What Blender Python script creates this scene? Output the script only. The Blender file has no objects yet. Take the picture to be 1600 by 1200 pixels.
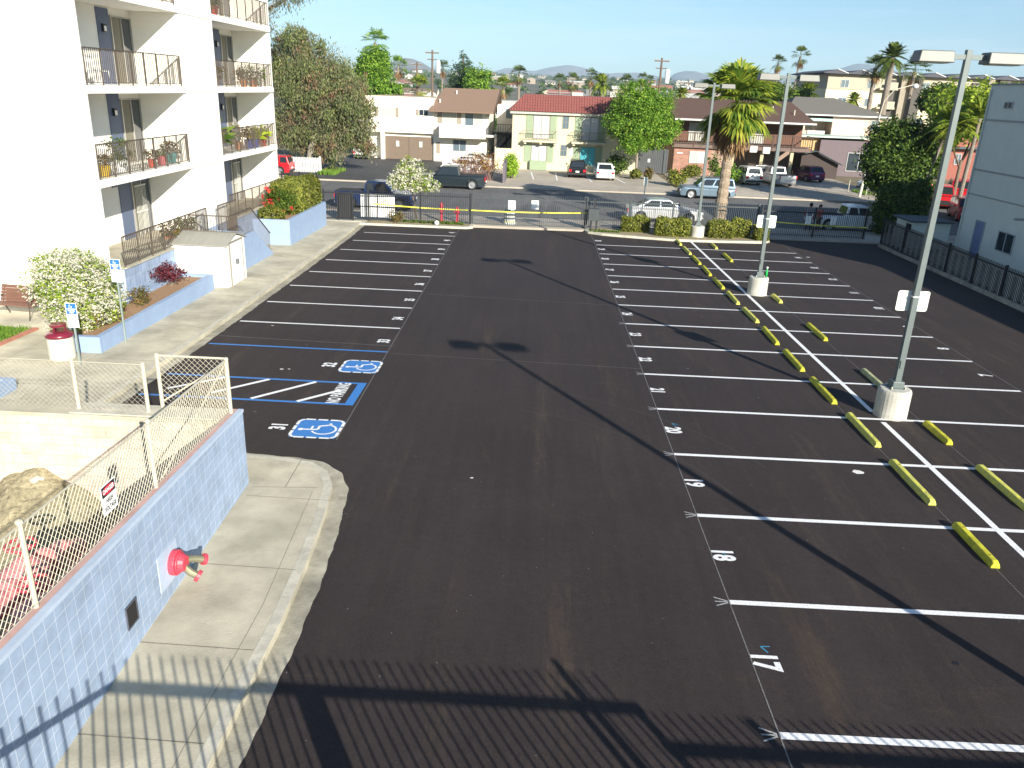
import bpy, bmesh, math, random
import numpy as np
from mathutils import Vector, Matrix
R = math.radians
C = bpy.context.scene.collection
S = bpy.context.scene

# ---------------------------------------------------------------- camera
CAM_H = 7.1676
F_PX, PITCH, YAW, ROLL = 1242.228, 0.354849, -0.024424, 0.039116
cp, sp_, cy_, sy_ = math.cos(PITCH), math.sin(PITCH), math.cos(YAW), math.sin(YAW)
cF = Vector((sy_*cp, cy_*cp, -sp_)); cR0 = Vector((cy_, -sy_, 0)); cU0 = cR0.cross(cF)
cR = math.cos(ROLL)*cR0 + math.sin(ROLL)*cU0
cU = -math.sin(ROLL)*cR0 + math.cos(ROLL)*cU0
cam = bpy.data.cameras.new('camera'); camo = bpy.data.objects.new('camera', cam); C.objects.link(camo)
cam.sensor_width = 36; cam.lens = F_PX/1600*36; cam.clip_end = 20000; cam.clip_start = .1
camo.matrix_world = Matrix(((cR.x, cU.x, -cF.x, 0), (cR.y, cU.y, -cF.y, 0), (cR.z, cU.z, -cF.z, CAM_H), (0, 0, 0, 1)))
S.camera = camo

# ---------------------------------------------------------------- sky, sun, exposure
SUN_EL = R(22.1); SUN_AZ = math.atan2(.495, -.869)
w = bpy.data.worlds.new('World'); S.world = w; w.use_nodes = True
nt = w.node_tree; bg = nt.nodes['Background']
sky = nt.nodes.new('ShaderNodeTexSky'); sky.sky_type = 'NISHITA'; sky.sun_disc = False
sky.sun_elevation = SUN_EL; sky.sun_rotation = SUN_AZ; sky.altitude = 50
sky.air_density = 1.0; sky.dust_density = .6; sky.ozone_density = 1.6
# thin high cloud streaks
tc = nt.nodes.new('ShaderNodeTexCoord'); mp = nt.nodes.new('ShaderNodeMapping'); mp.inputs['Scale'].default_value = (1.6, 1.6, 16)
nz = nt.nodes.new('ShaderNodeTexNoise'); nz.inputs['Scale'].default_value = 3.2; nz.inputs['Detail'].default_value = 6; nz.inputs['Roughness'].default_value = .55
cr_ = nt.nodes.new('ShaderNodeValToRGB'); cr_.color_ramp.elements[0].position = .50; cr_.color_ramp.elements[1].position = .78
cr_.color_ramp.elements[0].color = (0, 0, 0, 1); cr_.color_ramp.elements[1].color = (.34, .34, .34, 1)
mx = nt.nodes.new('ShaderNodeMixRGB'); mx.inputs[2].default_value = (8.0, 8.6, 9.6, 1)
nt.links.new(tc.outputs['Generated'], mp.inputs[0]); nt.links.new(mp.outputs[0], nz.inputs['Vector'])
nt.links.new(nz.outputs[0], cr_.inputs[0]); nt.links.new(cr_.outputs[0], mx.inputs[0])
tint = nt.nodes.new('ShaderNodeMixRGB'); tint.blend_type = 'MULTIPLY'; tint.inputs[0].default_value = 1; tint.inputs[2].default_value = (.72, 1.02, 1.28, 1)
nt.links.new(sky.outputs[0], tint.inputs[1]); nt.links.new(tint.outputs[0], mx.inputs[1]); nt.links.new(mx.outputs[0], bg.inputs[0])
bg.inputs[1].default_value = .056
sl = bpy.data.lights.new('sun', 'SUN'); sl.energy = 5.0; sl.angle = R(.5); sl.color = (1, .94, .82)
so = bpy.data.objects.new('sun', sl); C.objects.link(so)
sd = Vector((math.sin(SUN_AZ)*math.cos(SUN_EL), math.cos(SUN_AZ)*math.cos(SUN_EL), math.sin(SUN_EL)))
so.rotation_euler = sd.to_track_quat('Z', 'Y').to_euler(); so.location = (60, -100, 60)
S.view_settings.view_transform = 'Standard'; S.view_settings.look = 'None'
S.view_settings.exposure = 1.0; S.view_settings.gamma = 1
S.cycles.max_bounces = 6; S.cycles.transparent_max_bounces = 8; S.cycles.volume_bounces = 0

SLOPE = .0149
def zl(Y): return -SLOPE*Y if Y < 49.5 else -.74
def ray(px, py):
    return cF + cR*((px-800)/F_PX) + cU*((600-py)/F_PX)
def at(px, py, Z=None, Y=None, X=None, dz=0):
    """a measured point of the photograph as a world point on a known plane"""
    d = ray(px, py); o = Vector((0, 0, CAM_H))
    if Y is not None: t = Y/d.y
    elif X is not None: t = X/d.x
    elif Z is not None: t = (Z-CAM_H)/d.z
    else: t = (dz-CAM_H)/(d.z+SLOPE*d.y)
    return o + d*t

# ---------------------------------------------------------------- materials
def _n(m): m.use_nodes = True; return m.node_tree, m.node_tree.nodes['Principled BSDF']
MC = {}
def pm(name, c, rough=.75, metal=0, var=.12, vs=3., bump=0., bs=60., spec=.4, var2=0., vs2=.4, coat=0., c2=None, trans=0., vstretch=None):
    if name in MC: return MC[name]
    m = bpy.data.materials.new(name); t, b = _n(m)
    b.inputs['Roughness'].default_value = rough; b.inputs['Metallic'].default_value = metal
    b.inputs['Specular IOR Level'].default_value = spec; b.inputs['Coat Weight'].default_value = coat
    col = (c[0], c[1], c[2], 1)
    if var > 0 or c2:
        tc = t.nodes.new('ShaderNodeTexCoord')
        src = tc.outputs['Object']
        if vstretch:
            mpn = t.nodes.new('ShaderNodeMapping'); mpn.inputs['Scale'].default_value = vstretch
            t.links.new(src, mpn.inputs[0]); src = mpn.outputs[0]
        n = t.nodes.new('ShaderNodeTexNoise'); n.inputs['Scale'].default_value = vs; n.inputs['Detail'].default_value = 8
        n.inputs['Roughness'].default_value = .65
        t.links.new(src, n.inputs['Vector'])
        r = t.nodes.new('ShaderNodeValToRGB'); r.color_ramp.elements[0].position = .32; r.color_ramp.elements[1].position = .68
        a = c2 or tuple(x*(1-var) for x in c)
        r.color_ramp.elements[0].color = (a[0], a[1], a[2], 1)
        r.color_ramp.elements[1].color = tuple(min(1, x*(1+var*.6)) for x in c)+(1,)
        t.links.new(n.outputs[0], r.inputs[0]); out = r.outputs[0]
        if var2 > 0:
            n2 = t.nodes.new('ShaderNodeTexNoise'); n2.inputs['Scale'].default_value = vs2; n2.inputs['Detail'].default_value = 4
            t.links.new(src, n2.inputs['Vector'])
            r2 = t.nodes.new('ShaderNodeValToRGB'); r2.color_ramp.elements[0].position = .35; r2.color_ramp.elements[1].position = .65
            r2.color_ramp.elements[0].color = (1-var2,)*3+(1,); r2.color_ramp.elements[1].color = (1, 1, 1, 1)
            t.links.new(n2.outputs[0], r2.inputs[0])
            mm = t.nodes.new('ShaderNodeMixRGB'); mm.blend_type = 'MULTIPLY'; mm.inputs[0].default_value = 1
            t.links.new(out, mm.inputs[1]); t.links.new(r2.outputs[0], mm.inputs[2]); out = mm.outputs[0]
        t.links.new(out, b.inputs['Base Color'])
    else: b.inputs['Base Color'].default_value = col
    if bump:
        tc2 = t.nodes.new('ShaderNodeTexCoord')
        n = t.nodes.new('ShaderNodeTexNoise'); n.inputs['Scale'].default_value = bs; n.inputs['Detail'].default_value = 4
        t.links.new(tc2.outputs['Object'], n.inputs['Vector'])
        bn = t.nodes.new('ShaderNodeBump'); bn.inputs['Strength'].default_value = bump; bn.inputs['Distance'].default_value = .02
        t.links.new(n.outputs[0], bn.inputs['Height']); t.links.new(bn.outputs[0], b.inputs['Normal'])
    MC[name] = m; return m

def leafmat(name, a, b_, c_=None, rough=.6, tr=.35):
    m = bpy.data.materials.new(name); t, b = _n(m)
    g = t.nodes.new('ShaderNodeNewGeometry'); r = t.nodes.new('ShaderNodeValToRGB')
    r.color_ramp.elements[0].color = (*a, 1); r.color_ramp.elements[1].color = (*b_, 1)
    if c_:
        e = r.color_ramp.elements.new(.5); e.color = (*c_, 1)
    t.links.new(g.outputs['Random Per Island'], r.inputs[0]); t.links.new(r.outputs[0], b.inputs['Base Color'])
    b.inputs['Roughness'].default_value = rough; b.inputs['Specular IOR Level'].default_value = .25
    tl = t.nodes.new('ShaderNodeBsdfTranslucent'); mxs = t.nodes.new('ShaderNodeMixShader'); mxs.inputs[0].default_value = tr
    t.links.new(r.outputs[0], tl.inputs[0]); t.links.new(b.outputs[0], mxs.inputs[1]); t.links.new(tl.outputs[0], mxs.inputs[2])
    t.links.new(mxs.outputs[0], t.nodes['Material Output'].inputs[0])
    return m

def blockmat(name, col, mortar, bw, bh, ms=.006, axis='x', offset=0., var=.1, rough=.8, stain=.0, bumpd=.3):
    """block wall: coordinates are world-like object coordinates; axis = plane normal"""
    m = bpy.data.materials.new(name); t, b = _n(m)
    tc = t.nodes.new('ShaderNodeTexCoord'); sx = t.nodes.new('ShaderNodeSeparateXYZ'); cx = t.nodes.new('ShaderNodeCombineXYZ')
    t.links.new(tc.outputs['Object'], sx.inputs[0])
    t.links.new(sx.outputs[1 if axis == 'x' else 0], cx.inputs[0]); t.links.new(sx.outputs[1 if axis == 'z' else 2], cx.inputs[1])
    br = t.nodes.new('ShaderNodeTexBrick'); br.offset = offset; br.inputs['Scale'].default_value = 1
    br.inputs['Brick Width'].default_value = bw; br.inputs['Row Height'].default_value = bh; br.inputs['Mortar Size'].default_value = ms
    br.inputs['Mortar Smooth'].default_value = .2
    br.inputs['Color1'].default_value = (*[x*(1-var) for x in col], 1); br.inputs['Color2'].default_value = (*[min(1, x*(1+var)) for x in col], 1)
    br.inputs['Mortar'].default_value = (*mortar, 1)
    t.links.new(cx.outputs[0], br.inputs['Vector'])
    n = t.nodes.new('ShaderNodeTexNoise'); n.inputs['Scale'].default_value = 2.2; n.inputs['Detail'].default_value = 8; n.inputs['Roughness'].default_value = .7
    t.links.new(tc.outputs['Object'], n.inputs['Vector'])
    r = t.nodes.new('ShaderNodeValToRGB'); r.color_ramp.elements[0].position = .3; r.color_ramp.elements[1].position = .6
    r.color_ramp.elements[0].color = (.82-stain, .82-stain, .80-stain, 1); r.color_ramp.elements[1].color = (1, 1, 1, 1)
    t.links.new(n.outputs[0], r.inputs[0])
    mm = t.nodes.new('ShaderNodeMixRGB'); mm.blend_type = 'MULTIPLY'; mm.inputs[0].default_value = 1
    t.links.new(br.outputs[0], mm.inputs[1]); t.links.new(r.outputs[0], mm.inputs[2]); t.links.new(mm.outputs[0], b.inputs['Base Color'])
    b.inputs['Roughness'].default_value = rough; b.inputs['Specular IOR Level'].default_value = .3
    bn = t.nodes.new('ShaderNodeBump'); bn.inputs['Strength'].default_value = bumpd; bn.inputs['Distance'].default_value = .01; bn.invert = True
    t.links.new(br.outputs['Fac'], bn.inputs['Height']); t.links.new(bn.outputs[0], b.inputs['Normal'])
    return m

def asphaltmat(name, base, dust, dustamt=.5, speck=.5):
    m = bpy.data.materials.new(name); t, b = _n(m)
    tc = t.nodes.new('ShaderNodeTexCoord')
    def noise(sc, det=8, ro=.65, stretch=None, w=0):
        n = t.nodes.new('ShaderNodeTexNoise'); n.inputs['Scale'].default_value = sc; n.inputs['Detail'].default_value = det; n.inputs['Roughness'].default_value = ro
        mpn = t.nodes.new('ShaderNodeMapping'); mpn.inputs['Location'].default_value = (w, w*.7, 0)
        if stretch: mpn.inputs['Scale'].default_value = stretch
        t.links.new(tc.outputs['Object'], mpn.inputs[0]); t.links.new(mpn.outputs[0], n.inputs['Vector']); return n.outputs[0]
    def ramp(src, p0, p1, c0, c1):
        r = t.nodes.new('ShaderNodeValToRGB'); r.color_ramp.elements[0].position = p0; r.color_ramp.elements[1].position = p1
        r.color_ramp.elements[0].color = (*c0, 1); r.color_ramp.elements[1].color = (*c1, 1); t.links.new(src, r.inputs[0]); return r.outputs[0]
    def mix(f, a, c, mode='MIX'):
        x = t.nodes.new('ShaderNodeMixRGB'); x.blend_type = mode
        if isinstance(f, float): x.inputs[0].default_value = f
        else: t.links.new(f, x.inputs[0])
        t.links.new(a, x.inputs[1])
        if isinstance(c, tuple): x.inputs[2].default_value = (*c, 1)
        else: t.links.new(c, x.inputs[2])
        return x.outputs[0]
    c0 = ramp(noise(.35, 6), .3, .7, tuple(x*.84 for x in base), tuple(x*1.15 for x in base))
    c1 = mix(1., c0, ramp(noise(42, 5, .75), .32, .70, (.60,)*3, (1.42,)*3), 'MULTIPLY')
    # dusty tan smears, stretched both ways
    f1 = ramp(noise(.9, 10, .8, (1.5, .16, 1), 3.1), .55, .80, (0,)*3, (dustamt,)*3)
    f2 = ramp(noise(.7, 9, .8, (.2, 1.3, 1), 9.7), .6, .8, (0,)*3, (dustamt*.8,)*3)
    c2 = mix(f1, c1, dust); c3 = mix(f2, c2, dust)
    # faint rolled-in streaks along the lanes
    c3 = mix(1., c3, ramp(noise(3.5, 4, .6, (1, .03, 1), 5), .35, .7, (.86,)*3, (1.1,)*3), 'MULTIPLY')
    c3 = mix(1., c3, ramp(noise(7, 8, .8, None, 2.2), .3, .72, (.80,)*3, (1.28,)*3), 'MULTIPLY')
    # light specks of grit
    v2 = t.nodes.new('ShaderNodeTexVoronoi'); v2.inputs['Scale'].default_value = 14; t.links.new(tc.outputs['Object'], v2.inputs['Vector'])
    c3 = mix(ramp(v2.outputs['Distance'], .05, .10, (speck*.35,)*3, (0,)*3), c3, (.22, .19, .16))
    v = t.nodes.new('ShaderNodeTexVoronoi'); v.inputs['Scale'].default_value = 3.1; t.links.new(tc.outputs['Object'], v.inputs['Vector'])
    f3 = ramp(v.outputs['Distance'], .018, .03, (speck,)*3, (0,)*3)
    c4 = mix(f3, c3, (.45, .43, .40))
    t.links.new(c4, b.inputs['Base Color'])
    b.inputs['Roughness'].default_value = .82; b.inputs['Specular IOR Level'].default_value = .35
    bn = t.nodes.new('ShaderNodeBump'); bn.inputs['Strength'].default_value = .5; bn.inputs['Distance'].default_value = .01
    t.links.new(noise(70, 4), bn.inputs['Height']); t.links.new(bn.outputs[0], b.inputs['Normal'])
    return m

def paintmat(name, c, wear=.35, rough=.6):
    """road paint, thin in places so the asphalt shows through"""
    m = bpy.data.materials.new(name); t, b = _n(m)
    tc = t.nodes.new('ShaderNodeTexCoord'); n = t.nodes.new('ShaderNodeTexNoise'); n.inputs['Scale'].default_value = 26; n.inputs['Detail'].default_value = 6; n.inputs['Roughness'].default_value = .7
    t.links.new(tc.outputs['Object'], n.inputs['Vector'])
    r = t.nodes.new('ShaderNodeValToRGB'); r.color_ramp.elements[0].position = .34; r.color_ramp.elements[1].position = .56
    r.color_ramp.elements[0].color = (*[x*(1-wear)+.03*wear for x in c], 1); r.color_ramp.elements[1].color = (*c, 1)
    t.links.new(n.outputs[0], r.inputs[0]); t.links.new(r.outputs[0], b.inputs['Base Color']); b.inputs['Roughness'].default_value = rough
    return m

def glass(name, c=(.02, .03, .04), rough=.06, spec=.8):
    m = bpy.data.materials.new(name); t, b = _n(m)
    b.inputs['Base Color'].default_value = (*c, 1); b.inputs['Roughness'].default_value = rough; b.inputs['Specular IOR Level'].default_value = spec
    return m

# ---------------------------------------------------------------- mesh builder
def tag(o, label=None, cat=None, group=None, kind=None):
    if label: o['label'] = label
    if cat: o['category'] = cat
    if group: o['group'] = group
    if kind: o['kind'] = kind
    return o
def thing(name, label, cat, loc=(0, 0, 0), rz=0, group=None):
    o = bpy.data.objects.new(name, None); C.objects.link(o); o.location = loc; o.rotation_euler = (0, 0, rz)
    o.empty_display_size = .1
    return tag(o, label, cat, group)
def rootloc(p):
    while p.parent is not None: p = p.parent
    return p.location.copy()
class MB:
    def __init__(s): s.V = []; s.F = []; s.M = []
    def add(s, vs, fs, m=0):
        b = len(s.V); s.V += [tuple(v) for v in vs]; s.F += [tuple(i+b for i in f) for f in fs]; s.M += [m]*len(fs); return s
    def box(s, x0, x1, y0, y1, z0, z1, m=0):
        if x0 > x1: x0, x1 = x1, x0
        if y0 > y1: y0, y1 = y1, y0
        if z0 > z1: z0, z1 = z1, z0
        return s.add([(x0, y0, z0), (x1, y0, z0), (x1, y1, z0), (x0, y1, z0), (x0, y0, z1), (x1, y0, z1), (x1, y1, z1), (x0, y1, z1)],
                     [(0, 3, 2, 1), (4, 5, 6, 7), (0, 1, 5, 4), (1, 2, 6, 5), (2, 3, 7, 6), (3, 0, 4, 7)], m)
    def bar(s, p, q, wd, ht, m=0, up=(0, 0, 1)):
        p = Vector(p); q = Vector(q); d = (q-p).normalized(); u = Vector(up)
        if abs(d.dot(u)) > .98: u = Vector((1, 0, 0))
        a = d.cross(u).normalized(); b = a.cross(d)
        vs = [p+a*i*wd/2+b*j*ht/2 for i, j in ((-1, -1), (1, -1), (1, 1), (-1, 1))] + [q+a*i*wd/2+b*j*ht/2 for i, j in ((-1, -1), (1, -1), (1, 1), (-1, 1))]
        return s.add(vs, [(0, 1, 2, 3), (7, 6, 5, 4), (0, 4, 5, 1), (1, 5, 6, 2), (2, 6, 7, 3), (3, 7, 4, 0)], m)
    def poly(s, pts, m=0): return s.add(pts, [tuple(range(len(pts)))], m)
    def prism(s, pts, z0, z1, m=0):
        """pts: 2D outline ccw; z0,z1 numbers or functions of (x,y)"""
        f0 = z0 if callable(z0) else (lambda x, y: z0); f1 = z1 if callable(z1) else (lambda x, y: z1)
        n = len(pts); vs = [(x, y, f0(x, y)) for x, y in pts]+[(x, y, f1(x, y)) for x, y in pts]
        return s.add(vs, [tuple(range(n-1, -1, -1)), tuple(range(n, 2*n))]+[(i, (i+1) % n, (i+1) % n+n, i+n) for i in range(n)], m)
    def prism_axis(s, pts, axis, a0, a1, m=0):
        """outline in the plane across an axis ('x': pts are (y,z); 'y': pts are (x,z))"""
        n = len(pts)
        f = (lambda p, a: (a, p[0], p[1])) if axis == 'x' else (lambda p, a: (p[0], a, p[1]))
        vs = [f(p, a0) for p in pts]+[f(p, a1) for p in pts]
        return s.add(vs, [tuple(range(n)), tuple(range(2*n-1, n-1, -1))]+[(i+n, (i+1) % n+n, (i+1) % n, i) for i in range(n)], m)
    def tube(s, pts, r, n=8, m=0, cap=True):
        pts = [Vector(p) for p in pts]; k = len(pts)
        rs = r if isinstance(r, (list, tuple)) else [r]*k
        vs = []; prev = None
        for i, p in enumerate(pts):
            d = (pts[min(i+1, k-1)]-pts[max(i-1, 0)])
            d = d.normalized() if d.length > 1e-9 else Vector((0, 0, 1))
            if prev is None:
                a = d.cross(Vector((0, 0, 1)));
                if a.length < .05: a = d.cross(Vector((1, 0, 0)))
            else: a = prev - d*prev.dot(d)
            a.normalize(); prev = a; b = d.cross(a)
            for j in range(n):
                th = 2*math.pi*j/n; vs.append(p+(a*math.cos(th)+b*math.sin(th))*rs[i])
        fs = [(i*n+j, i*n+(j+1) % n, (i+1)*n+(j+1) % n, (i+1)*n+j) for i in range(k-1) for j in range(n)]
        if cap: fs += [tuple(range(n-1, -1, -1)), tuple(range((k-1)*n, k*n))]
        return s.add(vs, fs, m)
    def lathe(s, prof, c=(0, 0, 0), n=20, m=0):
        vs = []; 
        for r, z in prof:
            for j in range(n):
                th = 2*math.pi*j/n; vs.append((c[0]+r*math.cos(th), c[1]+r*math.sin(th), c[2]+z))
        k = len(prof)
        fs = [(i*n+j, i*n+(j+1) % n, (i+1)*n+(j+1) % n, (i+1)*n+j) for i in range(k-1) for j in range(n)]
        fs += [tuple(range(n-1, -1, -1)), tuple(range((k-1)*n, k*n))]
        return s.add(vs, fs, m)
    def build(s, name, mats, parent=None, label=None, world=True, bevel=0, smooth=False, segs=2, jit=0):
        me = bpy.data.meshes.new(name)
        V = s.V
        if parent is not None and world:
            l = rootloc(parent); V = [(x-l.x, y-l.y, z-l.z) for x, y, z in V]
        me.from_pydata(V, [], s.F)
        if not isinstance(mats, (list, tuple)): mats = [mats]
        for m_ in mats: me.materials.append(m_)
        me.polygons.foreach_set('material_index', s.M)
        if smooth: me.polygons.foreach_set('use_smooth', [True]*len(s.F))
        me.update()
        o = bpy.data.objects.new(name, me); C.objects.link(o)
        if parent is not None: o.parent = parent
        if label: o['label'] = label
        if bevel:
            b = o.modifiers.new('bevel', 'BEVEL'); b.width = bevel; b.segments = segs; b.limit_method = 'ANGLE'; b.angle_limit = R(30)
        return o
def fastmesh(name, V, F4, mat, parent=None, world=True, label=None):
    """numpy quads"""
    me = bpy.data.meshes.new(name); n = len(V); k = len(F4); sz = F4.shape[1]
    if parent is not None and world: V = V-np.array(rootloc(parent))
    me.vertices.add(n); me.vertices.foreach_set('co', V.astype(np.float32).ravel())
    me.loops.add(k*sz); me.loops.foreach_set('vertex_index', F4.astype(np.int32).ravel())
    me.polygons.add(k); me.polygons.foreach_set('loop_start', np.arange(0, k*sz, sz, dtype=np.int32))
    me.materials.append(mat); me.update(calc_edges=True)
    o = bpy.data.objects.new(name, me); C.objects.link(o)
    if parent is not None: o.parent = parent
    if label: o['label'] = label
    return o
def leafcloud(blobs, n, size, seed=1, clump=22, spread=.16, shell=.45, asp=.55, droop=0, jitter=.0):
    """leaf-sized quads in clumps through a crown of ellipsoids; returns V,F"""
    g = np.random.default_rng(seed)
    B = np.array(blobs, float); vol = B[:, 3]*B[:, 4]*B[:, 5]; p = vol**.8; p /= p.sum()
    nc = max(4, n//clump); bi = g.choice(len(B), nc, p=p); d = g.normal(size=(nc, 3)); d /= np.linalg.norm(d, axis=1)[:, None]
    rad = shell+(1.08-shell)*g.random(nc)**.7
    rad *= 1+.16*np.sin(5*d[:, 0]+seed)*np.cos(4*d[:, 1]+2*d[:, 2])
    cc = B[bi, :3]+d*rad[:, None]*B[bi, 3:6]
    ms = (vol**(1/3))[bi]*spread*(.6+.8*g.random(nc))
    ci = g.integers(0, nc, n)
    off = g.normal(size=(n, 3))*ms[ci][:, None]; off[:, 2] *= .75
    P = cc[ci]+off
    if droop: P[:, 2] -= droop*np.abs(g.normal(size=n))
    nrm = g.normal(size=(n, 3)); nrm[:, 2] = np.abs(nrm[:, 2])+.25; nrm += d[ci]*.7; nrm /= np.linalg.norm(nrm, axis=1)[:, None]
    a = np.cross(nrm, g.normal(size=(n, 3))); a /= np.linalg.norm(a, axis=1)[:, None]
    if droop: a = a*.5+np.array([0, 0, -1.])*.8; a /= np.linalg.norm(a, axis=1)[:, None]; nrm = np.cross(a, g.normal(size=(n, 3))); nrm /= np.linalg.norm(nrm, axis=1)[:, None]
    b = np.cross(nrm, a); sz = size*(.6+.8*g.random(n))[:, None]
    V = np.stack([P-a*sz, P+b*sz*asp, P+a*sz, P-b*sz*asp], 1).reshape(-1, 3)
    F = np.arange(4*n).reshape(n, 4)
    return V, F
def limbs(mb, base, top, blobs, r0, seed=1, k=None, m=0, n=7):
    """tapered trunk and limbs running into the crown"""
    rnd = random.Random(seed); base = Vector(base); top = Vector(top)
    mid = base.lerp(top, .5)+Vector((rnd.uniform(-1, 1), rnd.uniform(-1, 1), 0))*r0*1.2
    mb.tube([base-Vector((0, 0, .1)), base+Vector((0, 0, r0)), mid, top], [r0*1.45, r0*1.05, r0*.8, r0*.6], n, m)
    for b in (blobs if k is None else blobs[:k]):
        c = Vector(b[:3]); e = c+Vector((rnd.uniform(-.3, .3)*b[3], rnd.uniform(-.3, .3)*b[4], .35*b[5]))
        s0 = mid.lerp(top, rnd.uniform(.3, 1)); mm = s0.lerp(e, .5)+Vector((rnd.uniform(-.15, .15), rnd.uniform(-.15, .15), .1))*b[3]
        mb.tube([s0, mm, e], [r0*.5, r0*.28, r0*.08], 5, m)
        for _ in range(3):
            e2 = c+Vector((rnd.uniform(-.7, .7)*b[3], rnd.uniform(-.7, .7)*b[4], rnd.uniform(-.1, .7)*b[5]))
            mb.tube([mm, mm.lerp(e2, .55)+Vector((0, 0, .04)), e2], [r0*.22, r0*.12, r0*.03], 4, m)
def tree(name, label, cat, base, top, blobs, n, size, lmat, bark, r0=.15, seed=1, group=None, **kw):
    t = thing(name, label, cat, base, 0, group)
    mb = MB(); limbs(mb, base, top, blobs, r0, seed); mb.build('trunk', bark, t, smooth=True)
    V, F = leafcloud(blobs, n, size, seed, **kw); fastmesh('crown', V, F, lmat, t)
    return t
def dup(root, loc=None, rz=None, label=None, group=None, scale=None):
    r = root.copy(); C.objects.link(r)
    if loc is not None: r.location = loc
    if rz is not None: r.rotation_euler = (0, 0, rz)
    if scale is not None: r.scale = (scale,)*3 if not isinstance(scale, tuple) else scale
    if label: r['label'] = label
    if group: r['group'] = group
    for ch in list(root.children):
        c = ch.copy(); C.objects.link(c); c.parent = r
        for g in list(ch.children):
            d = g.copy(); C.objects.link(d); d.parent = c
    return r
def struct(mb, name, mats, **kw):
    o = mb.build(name, mats, **kw); o['kind'] = 'structure'; return o
def textmesh(name, txt, size, M4, mat, parent=None, xs=1., offset=0., zoff=0):
    """lettering: flat text mesh placed by a 4x4 matrix"""
    cu = bpy.data.curves.new(name, 'FONT'); cu.body = txt; cu.size = size; cu.align_x = 'CENTER'; cu.align_y = 'CENTER'
    cu.offset = offset; cu.resolution_u = 3
    tmp = bpy.data.objects.new(name, cu); C.objects.link(tmp)
    bpy.context.view_layer.update()
    me = bpy.data.meshes.new_from_object(tmp.evaluated_get(bpy.context.evaluated_depsgraph_get()))
    bpy.data.objects.remove(tmp)
    me.transform(M4 @ Matrix.Diagonal((xs, 1, 1, 1)))
    if parent is not None: me.transform(Matrix.Translation(-rootloc(parent)))
    me.materials.clear(); me.materials.append(mat); me.name = name
    o = bpy.data.objects.new(name, me); C.objects.link(o)
    if parent is not None: o.parent = parent
    return o
def frame(o, xdir, ydir):
    x = Vector(xdir).normalized(); y = Vector(ydir).normalized(); z = x.cross(y)
    return Matrix(((x.x, y.x, z.x, o[0]), (x.y, y.y, z.y, o[1]), (x.z, y.z, z.z, o[2]), (0, 0, 0, 1)))

# ================================================================ palette
ASPH = asphaltmat('fresh_asphalt', (.0290, .0208, .0198), (.115, .080, .042), .5, .55)
STREET = asphaltmat('old_asphalt', (.125, .122, .12), (.2, .18, .15), .35, .25)
DRIVE = asphaltmat('driveway_asphalt', (.06, .058, .058), (.16, .14, .12), .4, .3)
CONC = pm('concrete', (.53, .485, .37), .85, var=.16, vs=2.2, bump=.3, bs=40, var2=.30, vs2=.8)
CONC2 = pm('concrete_gutter', (.40, .37, .29), .88, var=.3, vs=3.5, bump=.35, bs=30, var2=.3, vs2=.8)
CONCK = pm('concrete_kerb', (.52, .49, .40), .8, var=.2, vs=5, bump=.25, bs=40, var2=.15, vs2=1.5)
PAVE = pm('street_concrete', (.46, .405, .33), .88, var=.16, vs=1.1, bump=.2, bs=20, var2=.25, vs2=.18)
JOINT = pm('dark_joint', (.22, .20, .16), .95, var=.2)  # dark strip colour for joints and cracks in the concrete
DIRT = pm('dirt', (.24, .19, .12), .95, var=.35, vs=4, bump=.8, bs=18)
GRAVEL = pm('gravel_dirt', (.33, .285, .18), .95, var=.45, vs=14, bump=1., bs=26, var2=.3, vs2=1.2)
MULCH = pm('bark_mulch', (.36, .22, .12), .95, var=.55, vs=34, bump=1., bs=50)
WPAINT = paintmat('white_road_paint', (.82, .82, .82), .34)
BPAINT = paintmat('blue_road_paint', (.035, .19, .52), .3)
CHALK = paintmat('chalk_line', (.2, .19, .18), .8)
WHITE = pm('white_stucco', (.86, .83, .76), .85, var=.03, vs=2, bump=.12, bs=60)
WHITEP = pm('white_paint', (.82, .82, .8), .5, var=.04)
BLUEW = pm('blue_wall_paint', (.26, .345, .49), .75, var=.07, vs=2.5, bump=.12, bs=40)
BLUEBLOCK = blockmat('blue_block', (.31, .395, .535), (.56, .62, .72), .2, .2, .0042, 'x', 0., .02, stain=.06)
BLUEBLOCK2 = blockmat('blue_split_block', (.27, .345, .48), (.4, .46, .56), .2, .4, .008, 'x', 0., .12, stain=.08)
BEIGEBLOCK = blockmat('beige_block', (.60, .51, .41), (.42, .34, .27), .4, .2, .006, 'y', .5, .07, stain=.1)
IRON = pm('black_iron', (.028, .030, .034), .5, .3, var=.1)
RAILM = pm('weathered_bronze_rail', (.10, .08, .062), .6, .2, var=.2, vs=8)
GALV = pm('galvanised_beige', (.55, .51, .40), .6, .2, var=.12, vs=12)
POLEM = pm('grey_green_pole', (.125, .15, .148), .45, .15, var=.08, vs=4)
POLE2 = pm('grey_pole_head', (.13, .13, .12), .5, .2, var=.06)
GLASSD = glass('dark_window_glass'); GLASSB = glass('blue_grey_glass', (.10, .14, .17), .08)
CURT = pm('pale_curtain', (.42, .42, .38), .9, var=.18, vs=9, vstretch=(9, 9, .4))
DARK = pm('dark_void', (.015, .014, .014), .9, var=0)
BARK = pm('bark', (.17, .125, .09), .95, var=.4, vs=9, bump=.8, bs=25)
BARKG = pm('grey_bark', (.24, .21, .17), .95, var=.35, vs=9, bump=.6, bs=25)
RED = pm('red_enamel', (.62, .03, .04), .4, var=.12)
GREENL = leafmat('green_leaves', (.04, .09, .012), (.17, .24, .04), (.09, .15, .02))

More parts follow.
